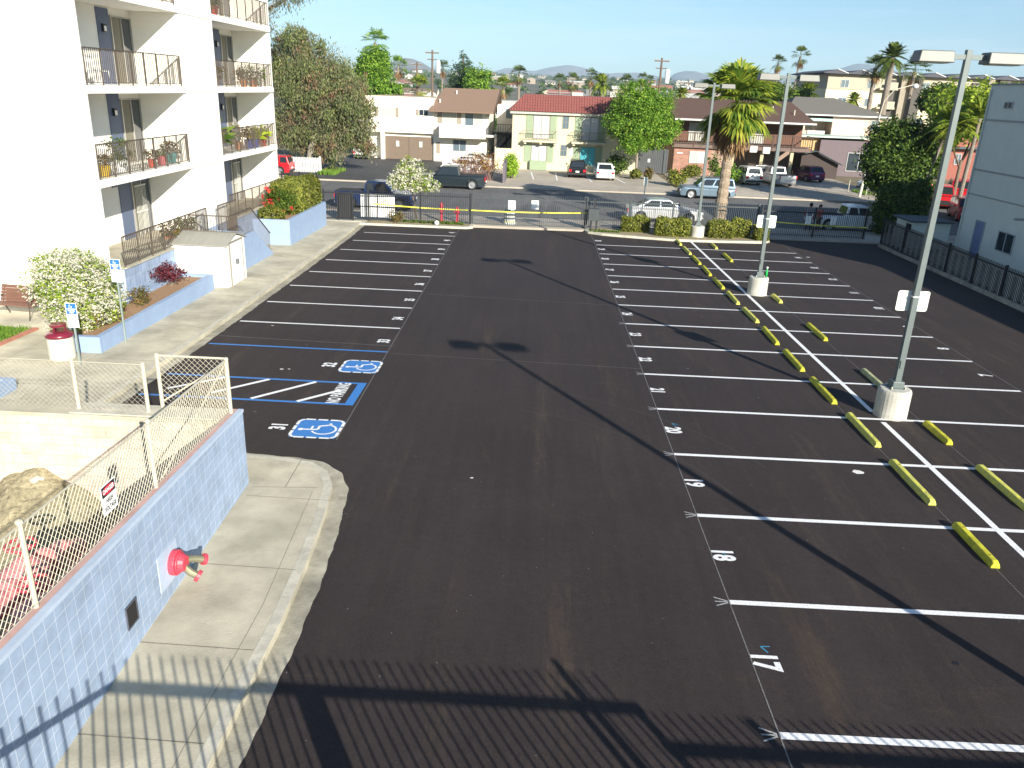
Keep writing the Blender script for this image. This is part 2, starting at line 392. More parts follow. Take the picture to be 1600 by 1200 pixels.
# ================================================================ ground
xs = [-6000, -2500, -900, -300, -120, -60, -30, 0, 30, 60, 120, 300, 900, 2500, 6000]
ysg = [-40, 0, 20, 49.5, 51, 60, 80, 120, 160, 220, 300, 350, 450, 700, 1000, 1400, 2000, 3000, 4500, 9000]
def gz(Y):
    if Y < 49.4: return -1.15
    if Y < 350: return -.80
    return -.80+(Y-350)*.0215 - max(0, Y-3000)*.014
mb = MB()
for Y in ysg:
    for X in xs: mb.V.append((X, Y, gz(Y)+ (2.5*math.sin(X*.013)*math.cos(Y*.009) if Y > 350 else 0)))
nx = len(xs)
for j in range(len(ysg)-1):
    for i in range(nx-1): mb.F.append((j*nx+i, j*nx+i+1, (j+1)*nx+i+1, (j+1)*nx+i)); mb.M.append(0)
GROUND = pm('scrub_ground', (.16, .15, .10), .95, var=.35, vs=.05, var2=.3, vs2=.006)
struct(mb, 'ground', GROUND)

lotz = lambda d: (lambda x, y: -SLOPE*y+d)
mb = MB()
mb.prism([(-5.25, -14), (24.5, -14), (24.5, 46.9), (22, 48.9), (-3.9, 48.0), (-10.9, 47.7), (-10.6, 13.2), (-5.25, 13.2)], -1.3, lotz(0))
lot = struct(mb, 'parking_lot', ASPH)

# concrete walk: one slab with a kerb face all round the lot
walk = [(-5.47, -10), (-3.36, -10), (-3.36, 9.2), (-3.43, 10.8), (-3.56, 12.4), (-3.70, 13.5), (-3.95, 14.1), (-4.35, 14.45), (-4.9, 14.6),
        (-6, 14.68), (-9.3, 14.7), (-9.85, 15.0), (-10.08, 15.8), (-10.1, 24), (-10.2, 34), (-10.35, 43), (-10.55, 47.35), (-14.4, 47.6),
        (-30, 47.2), (-30, 12.95), (-5.47, 12.95)]
mb = MB(); mb.prism(walk, -1.3, lotz(.13))
walko = struct(mb, 'sidewalk', CONC, bevel=.02)
# kerb top band
def band(pts, wd, z0, mat, name, parent=None, ragged=0, side=1, sub=1, seed=3, z1=None):
    """a strip following pts, wd wide on one side; ragged gives the outer edge an uneven line"""
    rnd = random.Random(seed); P = []
    for a, b in zip(pts[:-1], pts[1:]):
        k = max(1, int((Vector(b)-Vector(a)).length/sub))
        P += [Vector(a).lerp(Vector(b), i/k) for i in range(k)]
    P.append(Vector(pts[-1])); mb = MB(); n = len(P)
    for i, p in enumerate(P):
        d = (P[min(i+1, n-1)]-P[max(i-1, 0)]).normalized(); nn = Vector((d.y, -d.x))*side
        q = p+nn*(wd+(ragged*(rnd.uniform(-.45, .45)+math.sin(i*.31)+.7*math.sin(i*.83+1)+.5*math.sin(i*.11)) if ragged else 0))
        mb.V += [(p.x, p.y, z0(p.x, p.y)), (q.x, q.y, z0(q.x, q.y) if z1 is None else z1(q.x, q.y))]
    for i in range(n-1): mb.F.append((2*i, 2*i+1, 2*i+3, 2*i+2)); mb.M.append(0)
    o = mb.build(name, mat, parent); return o
edge = walk[1:17]
o = band(edge, .30, lotz(.006), CONC2, 'gutter', lot, ragged=.011, side=1, sub=.07)
o = band(edge, .16, lotz(.1335), CONCK, 'kerb', walko, side=-1, sub=1.5)
# joints in the walk
def strip(mb, a, b, wd, z, m=0):
    a = Vector(a); b = Vector(b); d = (b-a).normalized(); n = Vector((d.y, -d.x))*wd/2
    ps = [a-n, b-n, b+n, a+n]; ps = [a+n, a-n, b-n, b+n]
    mb.add([(p.x, p.y, z(p.x, p.y)) for p in [a-n, a+n, b+n, b-n]], [(0, 1, 2, 3)], m)
mb = MB(); rnd = random.Random(5)
for Y in (4.6, 7.0, 8.65, 10.6, 12.9):
    strip(mb, (-5.15, Y), (-3.53, Y-.04), .014, lotz(.1345))
strip(mb, (-3.72, 3), (-3.74, 9.6), .006, lotz(.1345)); strip(mb, (-3.74, 9.6), (-4.0, 13.2), .006, lotz(.1345)); strip(mb, (-5.15, 13.25), (-3.95, 13.35), .015, lotz(.1345))
strip(mb, (-4.55, 13.3), (-4.6, 14.6), .014, lotz(.1345))
for Y in (15.9, 18.1, 20.3, 22.9, 25.5, 28, 30.6, 33.1, 35.6, 38.1, 40.6, 43.1, 45.4):
    strip(mb, (-12.0, Y), (-10.26, Y-.05), .014, lotz(.1345))
for Y in (15.9, 18.1): strip(mb, (-22, Y), (-12, Y), .014, lotz(.1345))
strip(mb, (-12.05, 13), (-12.05, 20.6), .012, lotz(.1345)); strip(mb, (-14.2, 13), (-14.2, 25), .012, lotz(.1345))
# crooked cracks
for pts in ([(-12, 23.8), (-11.4, 23.7), (-10.9, 23.85), (-10.3, 23.6)], [(-11.9, 31.6), (-11.3, 31.4), (-10.9, 31.75), (-10.3, 31.9)]):
    for a, b in zip(pts, pts[1:]): strip(mb, a, b, .02, lotz(.1346))
mb.build('joint', JOINT, walko)
# islands at the far end
DIRTG = pm('island_dirt', (.30, .25, .15), .95, var=.4, vs=5, bump=.7, bs=30)
mb = MB(); mb.prism([(-10.55, 47.1), (-5.3, 47.2), (-4.2, 47.25), (-3.85, 47.6), (-3.85, 48.9), (-13, 48.6), (-14, 47.65), (-10.55, 47.65)], -1.3, lotz(.12))
isl = struct(mb, 'planting_strip', CONCK, bevel=.02)
mb = MB(); mb.poly([(x, y, lotz(.126)(x, y)) for x, y in [(-10.3, 47.35), (-4.4, 47.45), (-4.1, 47.7), (-4.1, 48.6), (-10.3, 48.5)]]); mb.build('bare_soil', DIRTG, isl)
mb = MB(); mb.prism([(2.85, 47.9), (3.0, 47.55), (3.8, 47.0), (5.6, 46.5), (7.9, 46.0), (10.5, 46.2), (13.2, 46.6), (13.6, 47.1), (13.6, 49.4), (2.85, 49.2)], -1.3, lotz(.12))
isl2 = struct(mb, 'planting_bed', CONCK, bevel=.02)
mb = MB(); mb.poly([(x, y, lotz(.126)(x, y)) for x, y in [(3.2, 47.85), (4.0, 47.25), (5.7, 46.75), (7.9, 46.25), (10.5, 46.45), (13.1, 46.85), (13.3, 47.2), (13.3, 49.3), (3.2, 49.1)]]); mb.build('bare_soil', DIRTG, isl2)

# public pavement, street, far side
mb = MB(); mb.box(-60, 70, 48.3, 52.5, -1.3, -.62)
pav = struct(mb, 'pavement', PAVE)
mb = MB(); mb.box(-60, 70, 52.28, 52.5, -.6175, -.6155); 
for k in range(-12, 24): mb.box(k*1.6, k*1.6+.012, 49.2, 52.28, -.6175, -.6155)
mb.build('joint', JOINT, pav)
mb = MB(); mb.box(-200, 220, 52.5, 69.3, -1.3, -.75); st = struct(mb, 'street', STREET)
mb = MB(); 
for pts in ([(-60, 60.6), (-20, 60.5), (10, 60.8), (60, 60.6)], [(-50, 57), (-14, 56.8), (8, 57.3), (40, 57)]):
    for a, b in zip(pts, pts[1:]): strip(mb, a, b, .06, lambda x, y: -.7465)
mb.build('tar_seam', pm('tar', (.05, .05, .05), .6, var=.2), st)
mb = MB(); mb.box(-120, 140, 69.3, 71.2, -1.3, -.64); fk = struct(mb, 'far_pavement', PAVE)
mb = MB(); mb.box(-60, 60, 69.3, 69.46, -.637, -.635); mb.build('kerb', CONC2, fk)
YARD = pm('yard_dirt', (.22, .18, .11), .95, var=.3, vs=1.2, var2=.3, vs2=.2)
mb = MB(); mb.box(-200, 220, 71.2, 150, -1.3, -.70); struct(mb, 'yards', YARD)
mb = MB(); mb.box(-5.2, 12.2, 71.2, 88, -1, -.645); ap = struct(mb, 'apartment_forecourt', PAVE)
mb = MB(); mb.box(13, 31.5, 71.2, 92, -1, -.645); struct(mb, 'carport_forecourt', PAVE)
mb = MB()
for k in range(4): mb.bar((19.5+2.7*k, 72, -.643), (22.5+2.7*k, 86, -.643), .05, .004)
mb.build('joint', JOINT, bpy.data.objects['carport_forecourt'])
mb = MB(); mb.box(-22.2, -10.2, 69.6, 95, -1, -.632); struct(mb, 'driveway', DRIVE)
mb = MB()
for x0, x1 in ((-.95, -.6), (1.55, 1.6), (4.6, 4.8), (7.1, 7.9)):
    mb.bar((x1+ (x0-x1), 83.2, -.6385), (x1, 76.2, -.6385), .13, .004)
mb.build('parking_line', WPAINT, ap)

# ================================================================ painted markings on the lot
LX = 3.24; KY = 7.744; SW = 2.7604
def L3(x, y, d=.004): return (x, y, -SLOPE*y+d)
def line(mb, a, b, wd=.1, d=.004):
    a = Vector(a); b = Vector(b); dd = (b-a).normalized(); n = Vector((dd.y, -dd.x))*wd/2
    k = max(1, int((b-a).length/.6)); rnd = random.Random(hash((round(a.x, 2), round(a.y, 2))) & 255)
    for i in range(k):
        p = a.lerp(b, i/k); q = a.lerp(b, (i+1)/k); w0 = n; 
        mb.add([L3(p.x-n.x, p.y-n.y, d), L3(p.x+n.x, p.y+n.y, d), L3(q.x+n.x, q.y+n.y, d), L3(q.x-n.x, q.y-n.y, d)], [(0, 1, 2, 3)])
for k in range(-2, 14):
    Y = KY+k*SW; mb = MB()
    line(mb, (LX, Y), (13.62+.012*Y, Y+.035), .115)
    mb.build('stall_line', WPAINT, lot)
mb = MB(); line(mb, (8.80, 1.5), (8.83, 18.6), .13, .0075); line(mb, (8.83, 19.3), (8.85, 46.3), .13, .0075)
mb.build('centre_line', WPAINT, lot)
LK = 44.43; LW = 2.7604
for k in range(8):
    Y = LK-k*LW; mb = MB(); line(mb, (-4.08-.0121*Y, Y), (-9.72, Y+.02), .11); mb.build('stall_line', WPAINT, lot)
# a little foot-mark fan where each line starts
mb = MB()
for k in range(0, 8):
    Y = KY+k*SW
    for dy in (-.1, 0, .1): line(mb, (LX-.22, Y+dy*1.1), (LX-.02, Y+dy*.2), .025, .005)
mb.build('overspray', paintmat('thin_paint', (.4, .4, .4), .7), lot)
mb = MB(); line(mb, (LX+.02, 2), (3.17, 47.0), .018, .005); line(mb, (-4.22, 15.9), (-4.62, 46.8), .018, .005)
line(mb, (13.86, 20), (14.18, 45.5), .018, .005)
line(mb, (-9.7, 23.35), (-4.2, 23.1), .02, .005); line(mb, (-4.2, 22.35), (3.2, 22.0), .012, .005); line(mb, (-4.2, 30.2), (3.2, 29.7), .015, .005); line(mb, (3.2, 29.6), (13, 29.2), .012, .005)
line(mb, (8.06, 3), (8.06, 47), .012, .005); line(mb, (9.86, 3), (9.86, 45), .012, .005)
mb.build('chalk_line', CHALK, lot)
# accessible bays
mb = MB(); p = at(605, 550); line(mb, (-4.32, 22.48), (-9.7, 22.5), .11); mb.build('blue_line', BPAINT, lot)
mb = MB(); line(mb, (-4.36, 19.6), (-9.7, 19.66), .11); line(mb, (-4.36, 18.05), (-9.7, 18.08), .11); mb.build('blue_line', BPAINT, lot)
mb = MB(); line(mb, (-4.44, 18.0), (-4.44, 19.65), .22, .0085); mb.build('blue_line', BPAINT, lot)
mb = MB()
for a, b in (((464, 627.5), (532, 610)), ((392, 623), (494, 597)), ((330, 614), (421, 593)), ((262, 607), (352, 590))):
    A = at(*a); B = at(*b); line(mb, (A.x, A.y), (B.x, B.y), .12, .0085)
mb.build('hatching', WPAINT, lot)
def lotM(x, y, rot, d=.0095):
    # text plane on the sloping lot; rot 0: letters' up is +X (read by a driver heading +X); 180: up is -X
    s = Vector((0, 1, -SLOPE)).normalized()
    if rot == 0: xd, yd = -s, Vector((1, 0, 0))
    else: xd, yd = s, Vector((-1, 0, 0))
    return frame((x, y, -SLOPE*y+d), xd, yd)
for k in range(-1, 14):
    textmesh('stall_number', str(17+k), .50, lotM(LX+.18, KY+(k+.5)*SW, 0), WPAINT, lot, .76, .02)
for k in range(9):
    textmesh('stall_number', str(41-k), .50, lotM(-4.34-.0121*(LK-k*LW), LK-(k-.5)*LW-.15, 180), WPAINT, lot, .76, .02)
for k in range(8):
    textmesh('stall_number', str(7+k), .50, lotM(13.62+.012*(KY+(5.5+k)*SW)-.28, KY+(5.5+k)*SW, 180), WPAINT, lot, .76, .02)
def wheelchair(cx, cy, num):
    # blue square, dashed white border, white seated figure; up is -X
    p = at(cx, cy); x, y = p.x, p.y; s = .52
    mb = MB(); mb.poly([L3(x-s, y-s, .005), L3(x+s, y-s, .005), L3(x+s, y+s, .005), L3(x-s, y+s, .005)]); sq = mb.build('wheelchair_symbol', BPAINT, lot)
    mb = MB()
    def P(u, v, d=.0095): return L3(x-v, y+u, d)       # u right, v up for the reader
    def seg(u0, v0, u1, v1, wd):
        a = Vector((u0, v0)); b = Vector((u1, v1)); d = (b-a).normalized(); n = Vector((d.y, -d.x))*wd/2
        mb.add([P(*(a-n)), P(*(a+n)), P(*(b+n)), P(*(b-n))], [(0, 1, 2, 3)])
    e = s
    for i in range(3):
        a = -e+.09+i*(2*e-.18)/3+.03; b = a+(2*e-.18)/3-.06
        for sg in (-1, 1): seg(a, sg*e, b, sg*e, .07); seg(sg*e, a, sg*e, b, .07)
    for su in (-1, 1):
        for sv in (-1, 1): seg(su*(e-.12), sv*e, su*e*.99, sv*(e-.1), .06)
    # head
    mb.poly([P(-.08+.065*math.cos(t), .36+.065*math.sin(t)) for t in [i*math.pi/6 for i in range(12)]])
    seg(-.08, .30, -.06, -.02, .065); seg(-.07, .13, .13, .13, .05); seg(-.06, -.02, .14, -.02, .065); seg(.13, .0, .24, -.27, .065); seg(.22, -.27, .33, -.22, .055)
    # wheel arc
    pts = [(-.04+.27*math.cos(t), -.16+.27*math.sin(t)) for t in [R(115+i*15) for i in range(16)]]
    for a, b in zip(pts, pts[1:]): seg(*a, *b, .05)
    mb.build('figure', WPAINT, sq)
    textmesh('stall_number', num, .50, lotM(x-s-.36, y+.02, 180), WPAINT, lot, .76, .02)
wheelchair(564, 573, '32'); wheelchair(496, 670, '31')
textmesh('no_parking_lettering', 'NO PARKING', .44, lotM(-4.86, 18.82, 180, .0125), WPAINT, lot, .56, .014)
mb = MB()
for a, b in (((1180, 1017), (1186, 1018)), ((1118, 866), (1124, 867)), ((1044, 664), (1049, 666))):
    A = at(*a); B = at(*b); line(mb, (A.x+.1, A.y+.1), (B.x+.18, B.y+.12), .02, .005); line(mb, (A.x+.1, A.y+.1), (B.x+.12, B.y-.02), .02, .005)
mb.build('blue_chalk_mark', paintmat('blue_chalk', (.05, .3, .5), .4), lot)
mb = MB(); rnd = random.Random(44)
for (cx_, cy_2, rr, a0, a1) in ((-2.0, 12.0, 6.5, 20, 75), (-2.2, 12.1, 8.1, 25, 70), (1.0, 30, 7, -30, 10), (5.2, 22, 3.0, 60, 120), (-7, 27, 4.2, 200, 250)):
    pts = [(cx_+rr*math.cos(R(a0+(a1-a0)*i/14)), cy_2+rr*math.sin(R(a0+(a1-a0)*i/14))) for i in range(15)]
    for a, b in zip(pts, pts[1:]): line(mb, a, b, .05, .003)
mb.build('tyre_scuff', paintmat('scuff', (.036, .028, .025), .8, .9), lot)
mb = MB()
for k in range(26):
    x = rnd.choice([rnd.uniform(4.5, 6.5), rnd.uniform(-8.5, -6), rnd.uniform(11, 12.5)]); y = rnd.uniform(9, 44); r_ = rnd.uniform(.02, .05)
    mb.poly([L3(x+r_*math.cos(t)*rnd.uniform(.7, 1.2), y+r_*math.sin(t)*rnd.uniform(.7, 1.2), .003) for t in [i*math.pi/5 for i in range(10)]])
mb.build('oil_drips', pm('oil', (.012, .010, .010), .35, var=.2), lot)
# litter and paint spots
LIT = pm('litter', (.7, .68, .64), .8, var=.1)
mb = MB(); rnd = random.Random(11)
for (px, py, s) in ((440, 577, .07), (452, 577, .05), (1342, 738, .16), (1262, 402, .12), (426, 509, .05), (737, 747, .05)):
    p = at(px, py); mb.poly([L3(p.x+s*math.cos(t)*rnd.uniform(.6, 1.2), p.y+s*.7*math.sin(t)*rnd.uniform(.6, 1.2), .006) for t in [i*math.pi/3 for i in range(6)]])
mb.build('paint_spot', LIT, lot)
TANM = pm('tan_smear', (.20, .135, .06), .95, var=.5, vs=20)

# ================================================================ lamp poles (two shoebox heads on a square pole in a concrete pedestal)
PEDM = pm('pedestal_concrete', (.56, .54, .47), .85, var=.2, vs=4, bump=.35, bs=24, var2=.25, vs2=1.5)
SIGNB = pm('sign_back', (.70, .72, .66), .55, var=.06)
lamp_labels = ['nearest tall grey lamp pole with a white sign plate, in a round concrete pedestal',
               'middle grey lamp pole with a white sign plate and a green bottle on its pedestal',
               'farthest grey lamp pole with a round pedestal set against the hedges',
               'grey lamp pole beside the nearest stalls, outside the picture, throwing the long shadow']
def make_lamp(lbl, x, y, sign):
    t = thing('lamp_pole', lbl, 'lamp pole', (x, y, -SLOPE*y), 0, 'lamp poles down the middle of the parking lot')
    mb = MB(); mb.lathe([(.40, -.05), (.40, .68), (.385, .73), (.35, .755), (.0, .76)], n=28); mb.build('pedestal', PEDM, t, world=False)
    mb = MB(); mb.box(-.2, .2, -.2, .2, .755, .78); mb.box(-.14, .14, -.14, .14, .78, .95); mb.build('base_plate', POLEM, t, world=False, bevel=.01)
    mb = MB()
    for sx in (-1, 1):
        for sy in (-1, 1): mb.lathe([(.02, .775), (.02, .83), (.0, .83)], (sx*.165, sy*.165, 0), 6)
    mb.build('anchor_bolt', GALV, t, world=False)
    mb = MB(); mb.add([(-.075, -.075, .8), (.075, -.075, .8), (.075, .075, .8), (-.075, .075, .8), (-.06, -.06, 8.62), (.06, -.06, 8.62), (.06, .06, 8.62), (-.06, .06, 8.62)],
        [(4, 5, 6, 7), (0, 1, 5, 4), (1, 2, 6, 5), (2, 3, 7, 6), (3, 0, 4, 7)]); mb.build('pole', POLEM, t, world=False, bevel=.008)
    mb = MB(); mb.box(-.045, .045, -.1, -.066, 1.3, 1.5); mb.build('hand_hole_cover', POLEM, t, world=False)
    for s in (-1, 1):
        mb = MB(); mb.box(s*.06, s*.5, -.045, .045, 8.42, 8.52); mb.build('arm', POLEM, t, world=False)
        mb = MB(); mb.add([(s*.36, -.24, 8.34), (s*1.14, -.24, 8.34), (s*1.14, .24, 8.34), (s*.36, .24, 8.34), (s*.38, -.2, 8.58), (s*1.1, -.2, 8.58), (s*1.1, .2, 8.58), (s*.38, .2, 8.58)],
            [(0, 3, 2, 1), (4, 5, 6, 7), (0, 1, 5, 4), (1, 2, 6, 5), (2, 3, 7, 6), (3, 0, 4, 7)]); h = mb.build('lamp_head', POLE2, t, world=False, bevel=.02)
        mb = MB(); mb.box(s*.45, s*1.06, -.17, .17, 8.325, 8.337); mb.build('lens', pm('lamp_lens', (.6, .6, .55), .2, var=0), h, world=False)
    if sign:
        mb = MB(); pts = []
        for (cx_, cz_, a0) in ((.33, .2, 0), (-.33, .2, 90), (-.33, -.2, 180), (.33, -.2, 270)):
            pts += [(cx_+.05*math.cos(R(a0+i*30)), sign+cz_+.05*math.sin(R(a0+i*30))) for i in range(4)]
        mb.prism_axis(pts, 'y', .085, .092); mb.build('sign_plate', SIGNB, t, world=False)
        mb = MB()
        for dz in (.12,): 
            mb.box(-.085, .085, -.085, -.078, sign+dz, sign+dz+.03); mb.box(-.085, -.078, -.078, .085, sign+dz, sign+dz+.03); mb.box(.078, .085, -.078, .085, sign+dz, sign+dz+.03)
        mb.build('strap', SIGNB, t, world=False)
    return t
make_lamp(lamp_labels[0], 9.2, 19.12, 2.98); make_lamp(lamp_labels[1], 9.27, 32.85, 3.0); make_lamp(lamp_labels[2], 9.4, 47.45, 0); make_lamp(lamp_labels[3], 9.25, 4.9, 0)
gb = thing('bottle', 'small green bottle with a white cap standing on the middle lamp pedestal', 'bottle', (9.27+.27, 32.85-.05, -SLOPE*32.85+.757))
mb = MB(); mb.lathe([(.05, 0), (.055, .22), (.03, .32), (.025, .36)], n=10); mb.build('body', pm('green_plastic', (.02, .35, .08), .35, var=0), gb, world=False, smooth=True)
mb = MB(); mb.lathe([(.04, .36), (.04, .42), (0, .43)], n=10); mb.build('cap', WHITEP, gb, world=False)

# ================================================================ wheel stops
YEL = pm('yellow_paint', (.60, .56, .02), .65, var=.22, vs=9, var2=.3, vs2=2.5, c2=(.42, .39, .04))
YELP = pm('faded_yellow_paint', (.40, .41, .22), .75, var=.3, vs=9, var2=.2, vs2=2.5)
YELT = pm('worn_yellow_paint', (.56, .53, .05), .7, var=.35, vs=12, c2=(.38, .37, .14))
def stop(x, y, L, m, lbl, rz=0.):
    t = thing('wheel_stop', lbl, 'wheel stop', (x, y, -SLOPE*y), rz, 'yellow concrete wheel stops between the parking rows')
    mb = MB(); a, b, h, e = .086, .05, .13, .06; n = 14
    sec = lambda yy, s, hh: [(-a*s, yy, 0), (a*s, yy, 0), (a*.95*s, yy, .04), (b*s, yy, hh), (-b*s, yy, hh), (-a*.95*s, yy, .04)]
    rows = [sec(-L/2, .96, h*.78), sec(-L/2+e, 1, h)]+[sec(-L/2+e+(L-2*e)*i/n, 1, h+random.Random(int(y*97+i)).uniform(-.003, .002)) for i in range(1, n)]+[sec(L/2-e, 1, h), sec(L/2, .96, h*.78)]
    vs = [v for r in rows for v in r]; k = len(rows)
    fs = [(i*6+j, i*6+(j+1) % 6, (i+1)*6+(j+1) % 6, (i+1)*6+j) for i in range(k-1) for j in range(6)]+[(5, 4, 3, 2, 1, 0), tuple((k-1)*6+j for j in range(6))]
    mb.add(vs, fs); mb.build('block', m, t, world=False, bevel=.012)
    mb = MB()
    for yy in (-L*.33, L*.33): mb.lathe([(.014, h-.01), (.014, h+.006), (0, h+.006)], (0, yy, 0), 8)
    mb.build('anchor_pin', pm('rusty_steel', (.16, .08, .04), .8, var=.3), t, world=False)
ordn = ['nearest', 'second nearest', 'third nearest', 'fourth nearest', 'fifth nearest', 'sixth nearest', 'seventh nearest', 'eighth nearest', 'ninth nearest', 'tenth nearest', 'eleventh nearest', 'second farthest', 'farthest']
for j in range(13):
    stop(8.04+random.Random(j).uniform(-.03, .03), 12.40+SW*j+(.22 if j == 0 else random.Random(j+3).uniform(-.06, .06)), 1.4 if j == 0 else 1.92, [YEL, YELT, YELT, YEL, YEL][j % 5], '%s yellow wheel stop in the left row, head of stall %d' % (ordn[j], 18+j), random.Random(j+9).uniform(-.025, .025))
for i, (y, L, m, lb) in enumerate([(15.05, 1.95, YELT, 'pale topped yellow wheel stop at the right edge of the picture'), (17.95, 1.25, YEL, 'short yellow wheel stop just right of the nearest lamp pedestal'),
        (21.75, 1.9, YELP, 'faded whitish wheel stop running behind the nearest lamp pedestal'), (26.95, 1.95, YEL, 'yellow wheel stop alone between the nearest and the middle lamp poles'),
        (31.95, 1.2, YELT, 'short worn wheel stop just right of the middle lamp pedestal'), (35.9, .8, YEL, 'stubby wheel stop end showing behind the middle lamp pole'),
        (41.1, 1.9, YEL, 'yellow wheel stop in the right row, second from the hedges'), (44.55, 1.3, YELT, 'short wheel stop in the right row nearest the hedges')]):
    stop(9.86, y, L, m, lb)

# ================================================================ blue retaining wall, pit and chain-link
def simple(mb, name, mat, label, cat, group=None, **kw):
    return tag(mb.build(name, mat, **kw), label, cat, group)
bw = thing('retaining_wall', 'long blue painted block retaining wall with white joints beside the near walk', 'wall', (-5.3, 13.4, -.1))
def XW(y): return -5.28-.0417*(y-13.4)
def ZW(y): return 1.45-.054*(y-13.4)
def shear(mb, kz=True):
    mb.V = [(x+5.28+XW(y), y, z+(ZW(y)-1.45 if kz else 0)) for x, y, z in mb.V]; return mb
mb = MB(); 
for k in range(12): mb.box(-5.48, -5.28, -8+k*21.4/12, -8+(k+1)*21.4/12, -1.3, 1.40)
mb = MB(); mb.box(-5.48, -5.28, -8, 13.4, -1.3, 1.40); shear(mb)
ob = mb.build('wall', BLUEBLOCK, bw)
ob.data.transform(Matrix.Translation(bw.location)); ob.matrix_parent_inverse = Matrix.Translation(-bw.location)
mb = MB(); mb.box(-5.49, -5.36, -8, 13.42, 1.402, 1.445); shear(mb).build('cap', pm('faded_red_cap', (.52, .33, .29), .9, var=.18, vs=2.5), bw)
mb = MB(); mb.box(-5.36, -5.27, -8, 13.425, 1.395, 1.45); shear(mb).build('cap_edge', pm('cap_blue', (.42, .5, .62), .8, var=.1), bw)
vt = thing('wall_vent', 'dark square vent grille low in the blue wall', 'vent', (XW(8.55), 8.55, .55))
mb = MB(); mb.box(-5.29, -5.272, 8.4, 8.68, .13, .43); shear(mb).build('opening', DARK, vt)
mb = MB()
for a in ((8.385, 8.405, .11, .45), (8.675, 8.695, .11, .45)): mb.box(-5.28, -5.262, *a)
mb.box(-5.28, -5.262, 8.405, 8.675, .11, .13); mb.box(-5.28, -5.262, 8.405, 8.675, .43, .45); shear(mb).build('frame', pm('vent_steel', (.10, .11, .14), .6, .3, var=.2), vt)
# beige block wall across the pit
bg_ = thing('block_wall', 'pale beige block wall closing the far side of the pit', 'wall', (-9, 13.1, 0))
mb = MB(); mb.box(-22, -5.49, 12.85, 13.25, -1.3, 1.38); ob = mb.build('wall', BEIGEBLOCK, bg_); ob.data.transform(Matrix.Translation(bg_.location)); ob.matrix_parent_inverse = Matrix.Translation(-bg_.location)
mb = MB(); mb.box(-22, -5.50, 12.80, 13.35, 1.382, 1.45); mb.build('cap', CONC, bg_, bevel=.01)
mb = MB(); mb.box(-8.2, -5.50, 12.84, 13.33, 1.452, 1.475); mb.build('ledge', CONCK, bg_)
# pit
mb = MB(); mb.box(-22, -5.55, -9, 12.85, -1.4, -1.14); struct(mb, 'pit_floor', pm('pit_dirt', (.27, .21, .13), .95, var=.35, vs=3, bump=.8, bs=12))
g = np.random.default_rng(4); V = []; nx_, ny_ = 60, 50
X0, X1, Y0, Y1 = -12.6, -5.5, 9.3, 12.87
hx = []
for j in range(ny_+1):
    for i in range(nx_+1):
        x = X0+(X1-X0)*i/nx_; y = Y0+(Y1-Y0)*j/ny_
        d = math.exp(-((x+9.1)/1.25)**2-((y-12.9)/1.35)**2)*1.45+.35*math.exp(-((x+7.7)/.8)**2-((y-12.9)/.6)**2)
        V.append((x, y, -1.16+d+.05*math.sin(9*x)*math.sin(7*y)*min(1, d*3)+g.normal()*.018*min(1, d*4)))
F = [(j*(nx_+1)+i, j*(nx_+1)+i+1, (j+1)*(nx_+1)+i+1, (j+1)*(nx_+1)+i) for j in range(ny_) for i in range(nx_)]
mb = MB(); mb.add(V, F); o = simple(mb, 'dirt_mound', GRAVEL, 'heap of tan gravel and dirt against the beige wall in the pit', 'dirt mound')
# stones
def stone(x, y, z, r, seed, lbl, mat):
    rnd = random.Random(seed); bm = bmesh.new(); bmesh.ops.create_icosphere(bm, subdivisions=2, radius=r)
    for v in bm.verts: v.co *= rnd.uniform(.82, 1.12); v.co.z *= .6
    me = bpy.data.meshes.new('stone'); bm.to_mesh(me); bm.free(); me.materials.append(mat)
    o = bpy.data.objects.new('stone', me); C.objects.link(o); o.location = (x, y, z); tag(o, lbl, 'stone')
STN = pm('pale_stone', (.5, .47, .40), .9, var=.25, vs=8, bump=.5)
p = at(108, 797, Z=-.6); stone(p.x, p.y, -.66, .16, 1, 'grey stone at the foot of the dirt mound in the pit', STN)
p = at(128, 792, Z=-.6); stone(p.x, p.y, -.72, .15, 2, 'tan stone beside the grey one in the pit', pm('tan_stone', (.55, .45, .30), .9, var=.25, vs=8, bump=.5))
p = at(56, 740, Z=.3); stone(p.x, p.y, .18, .14, 3, 'round pale stone on top of the dirt mound', STN)
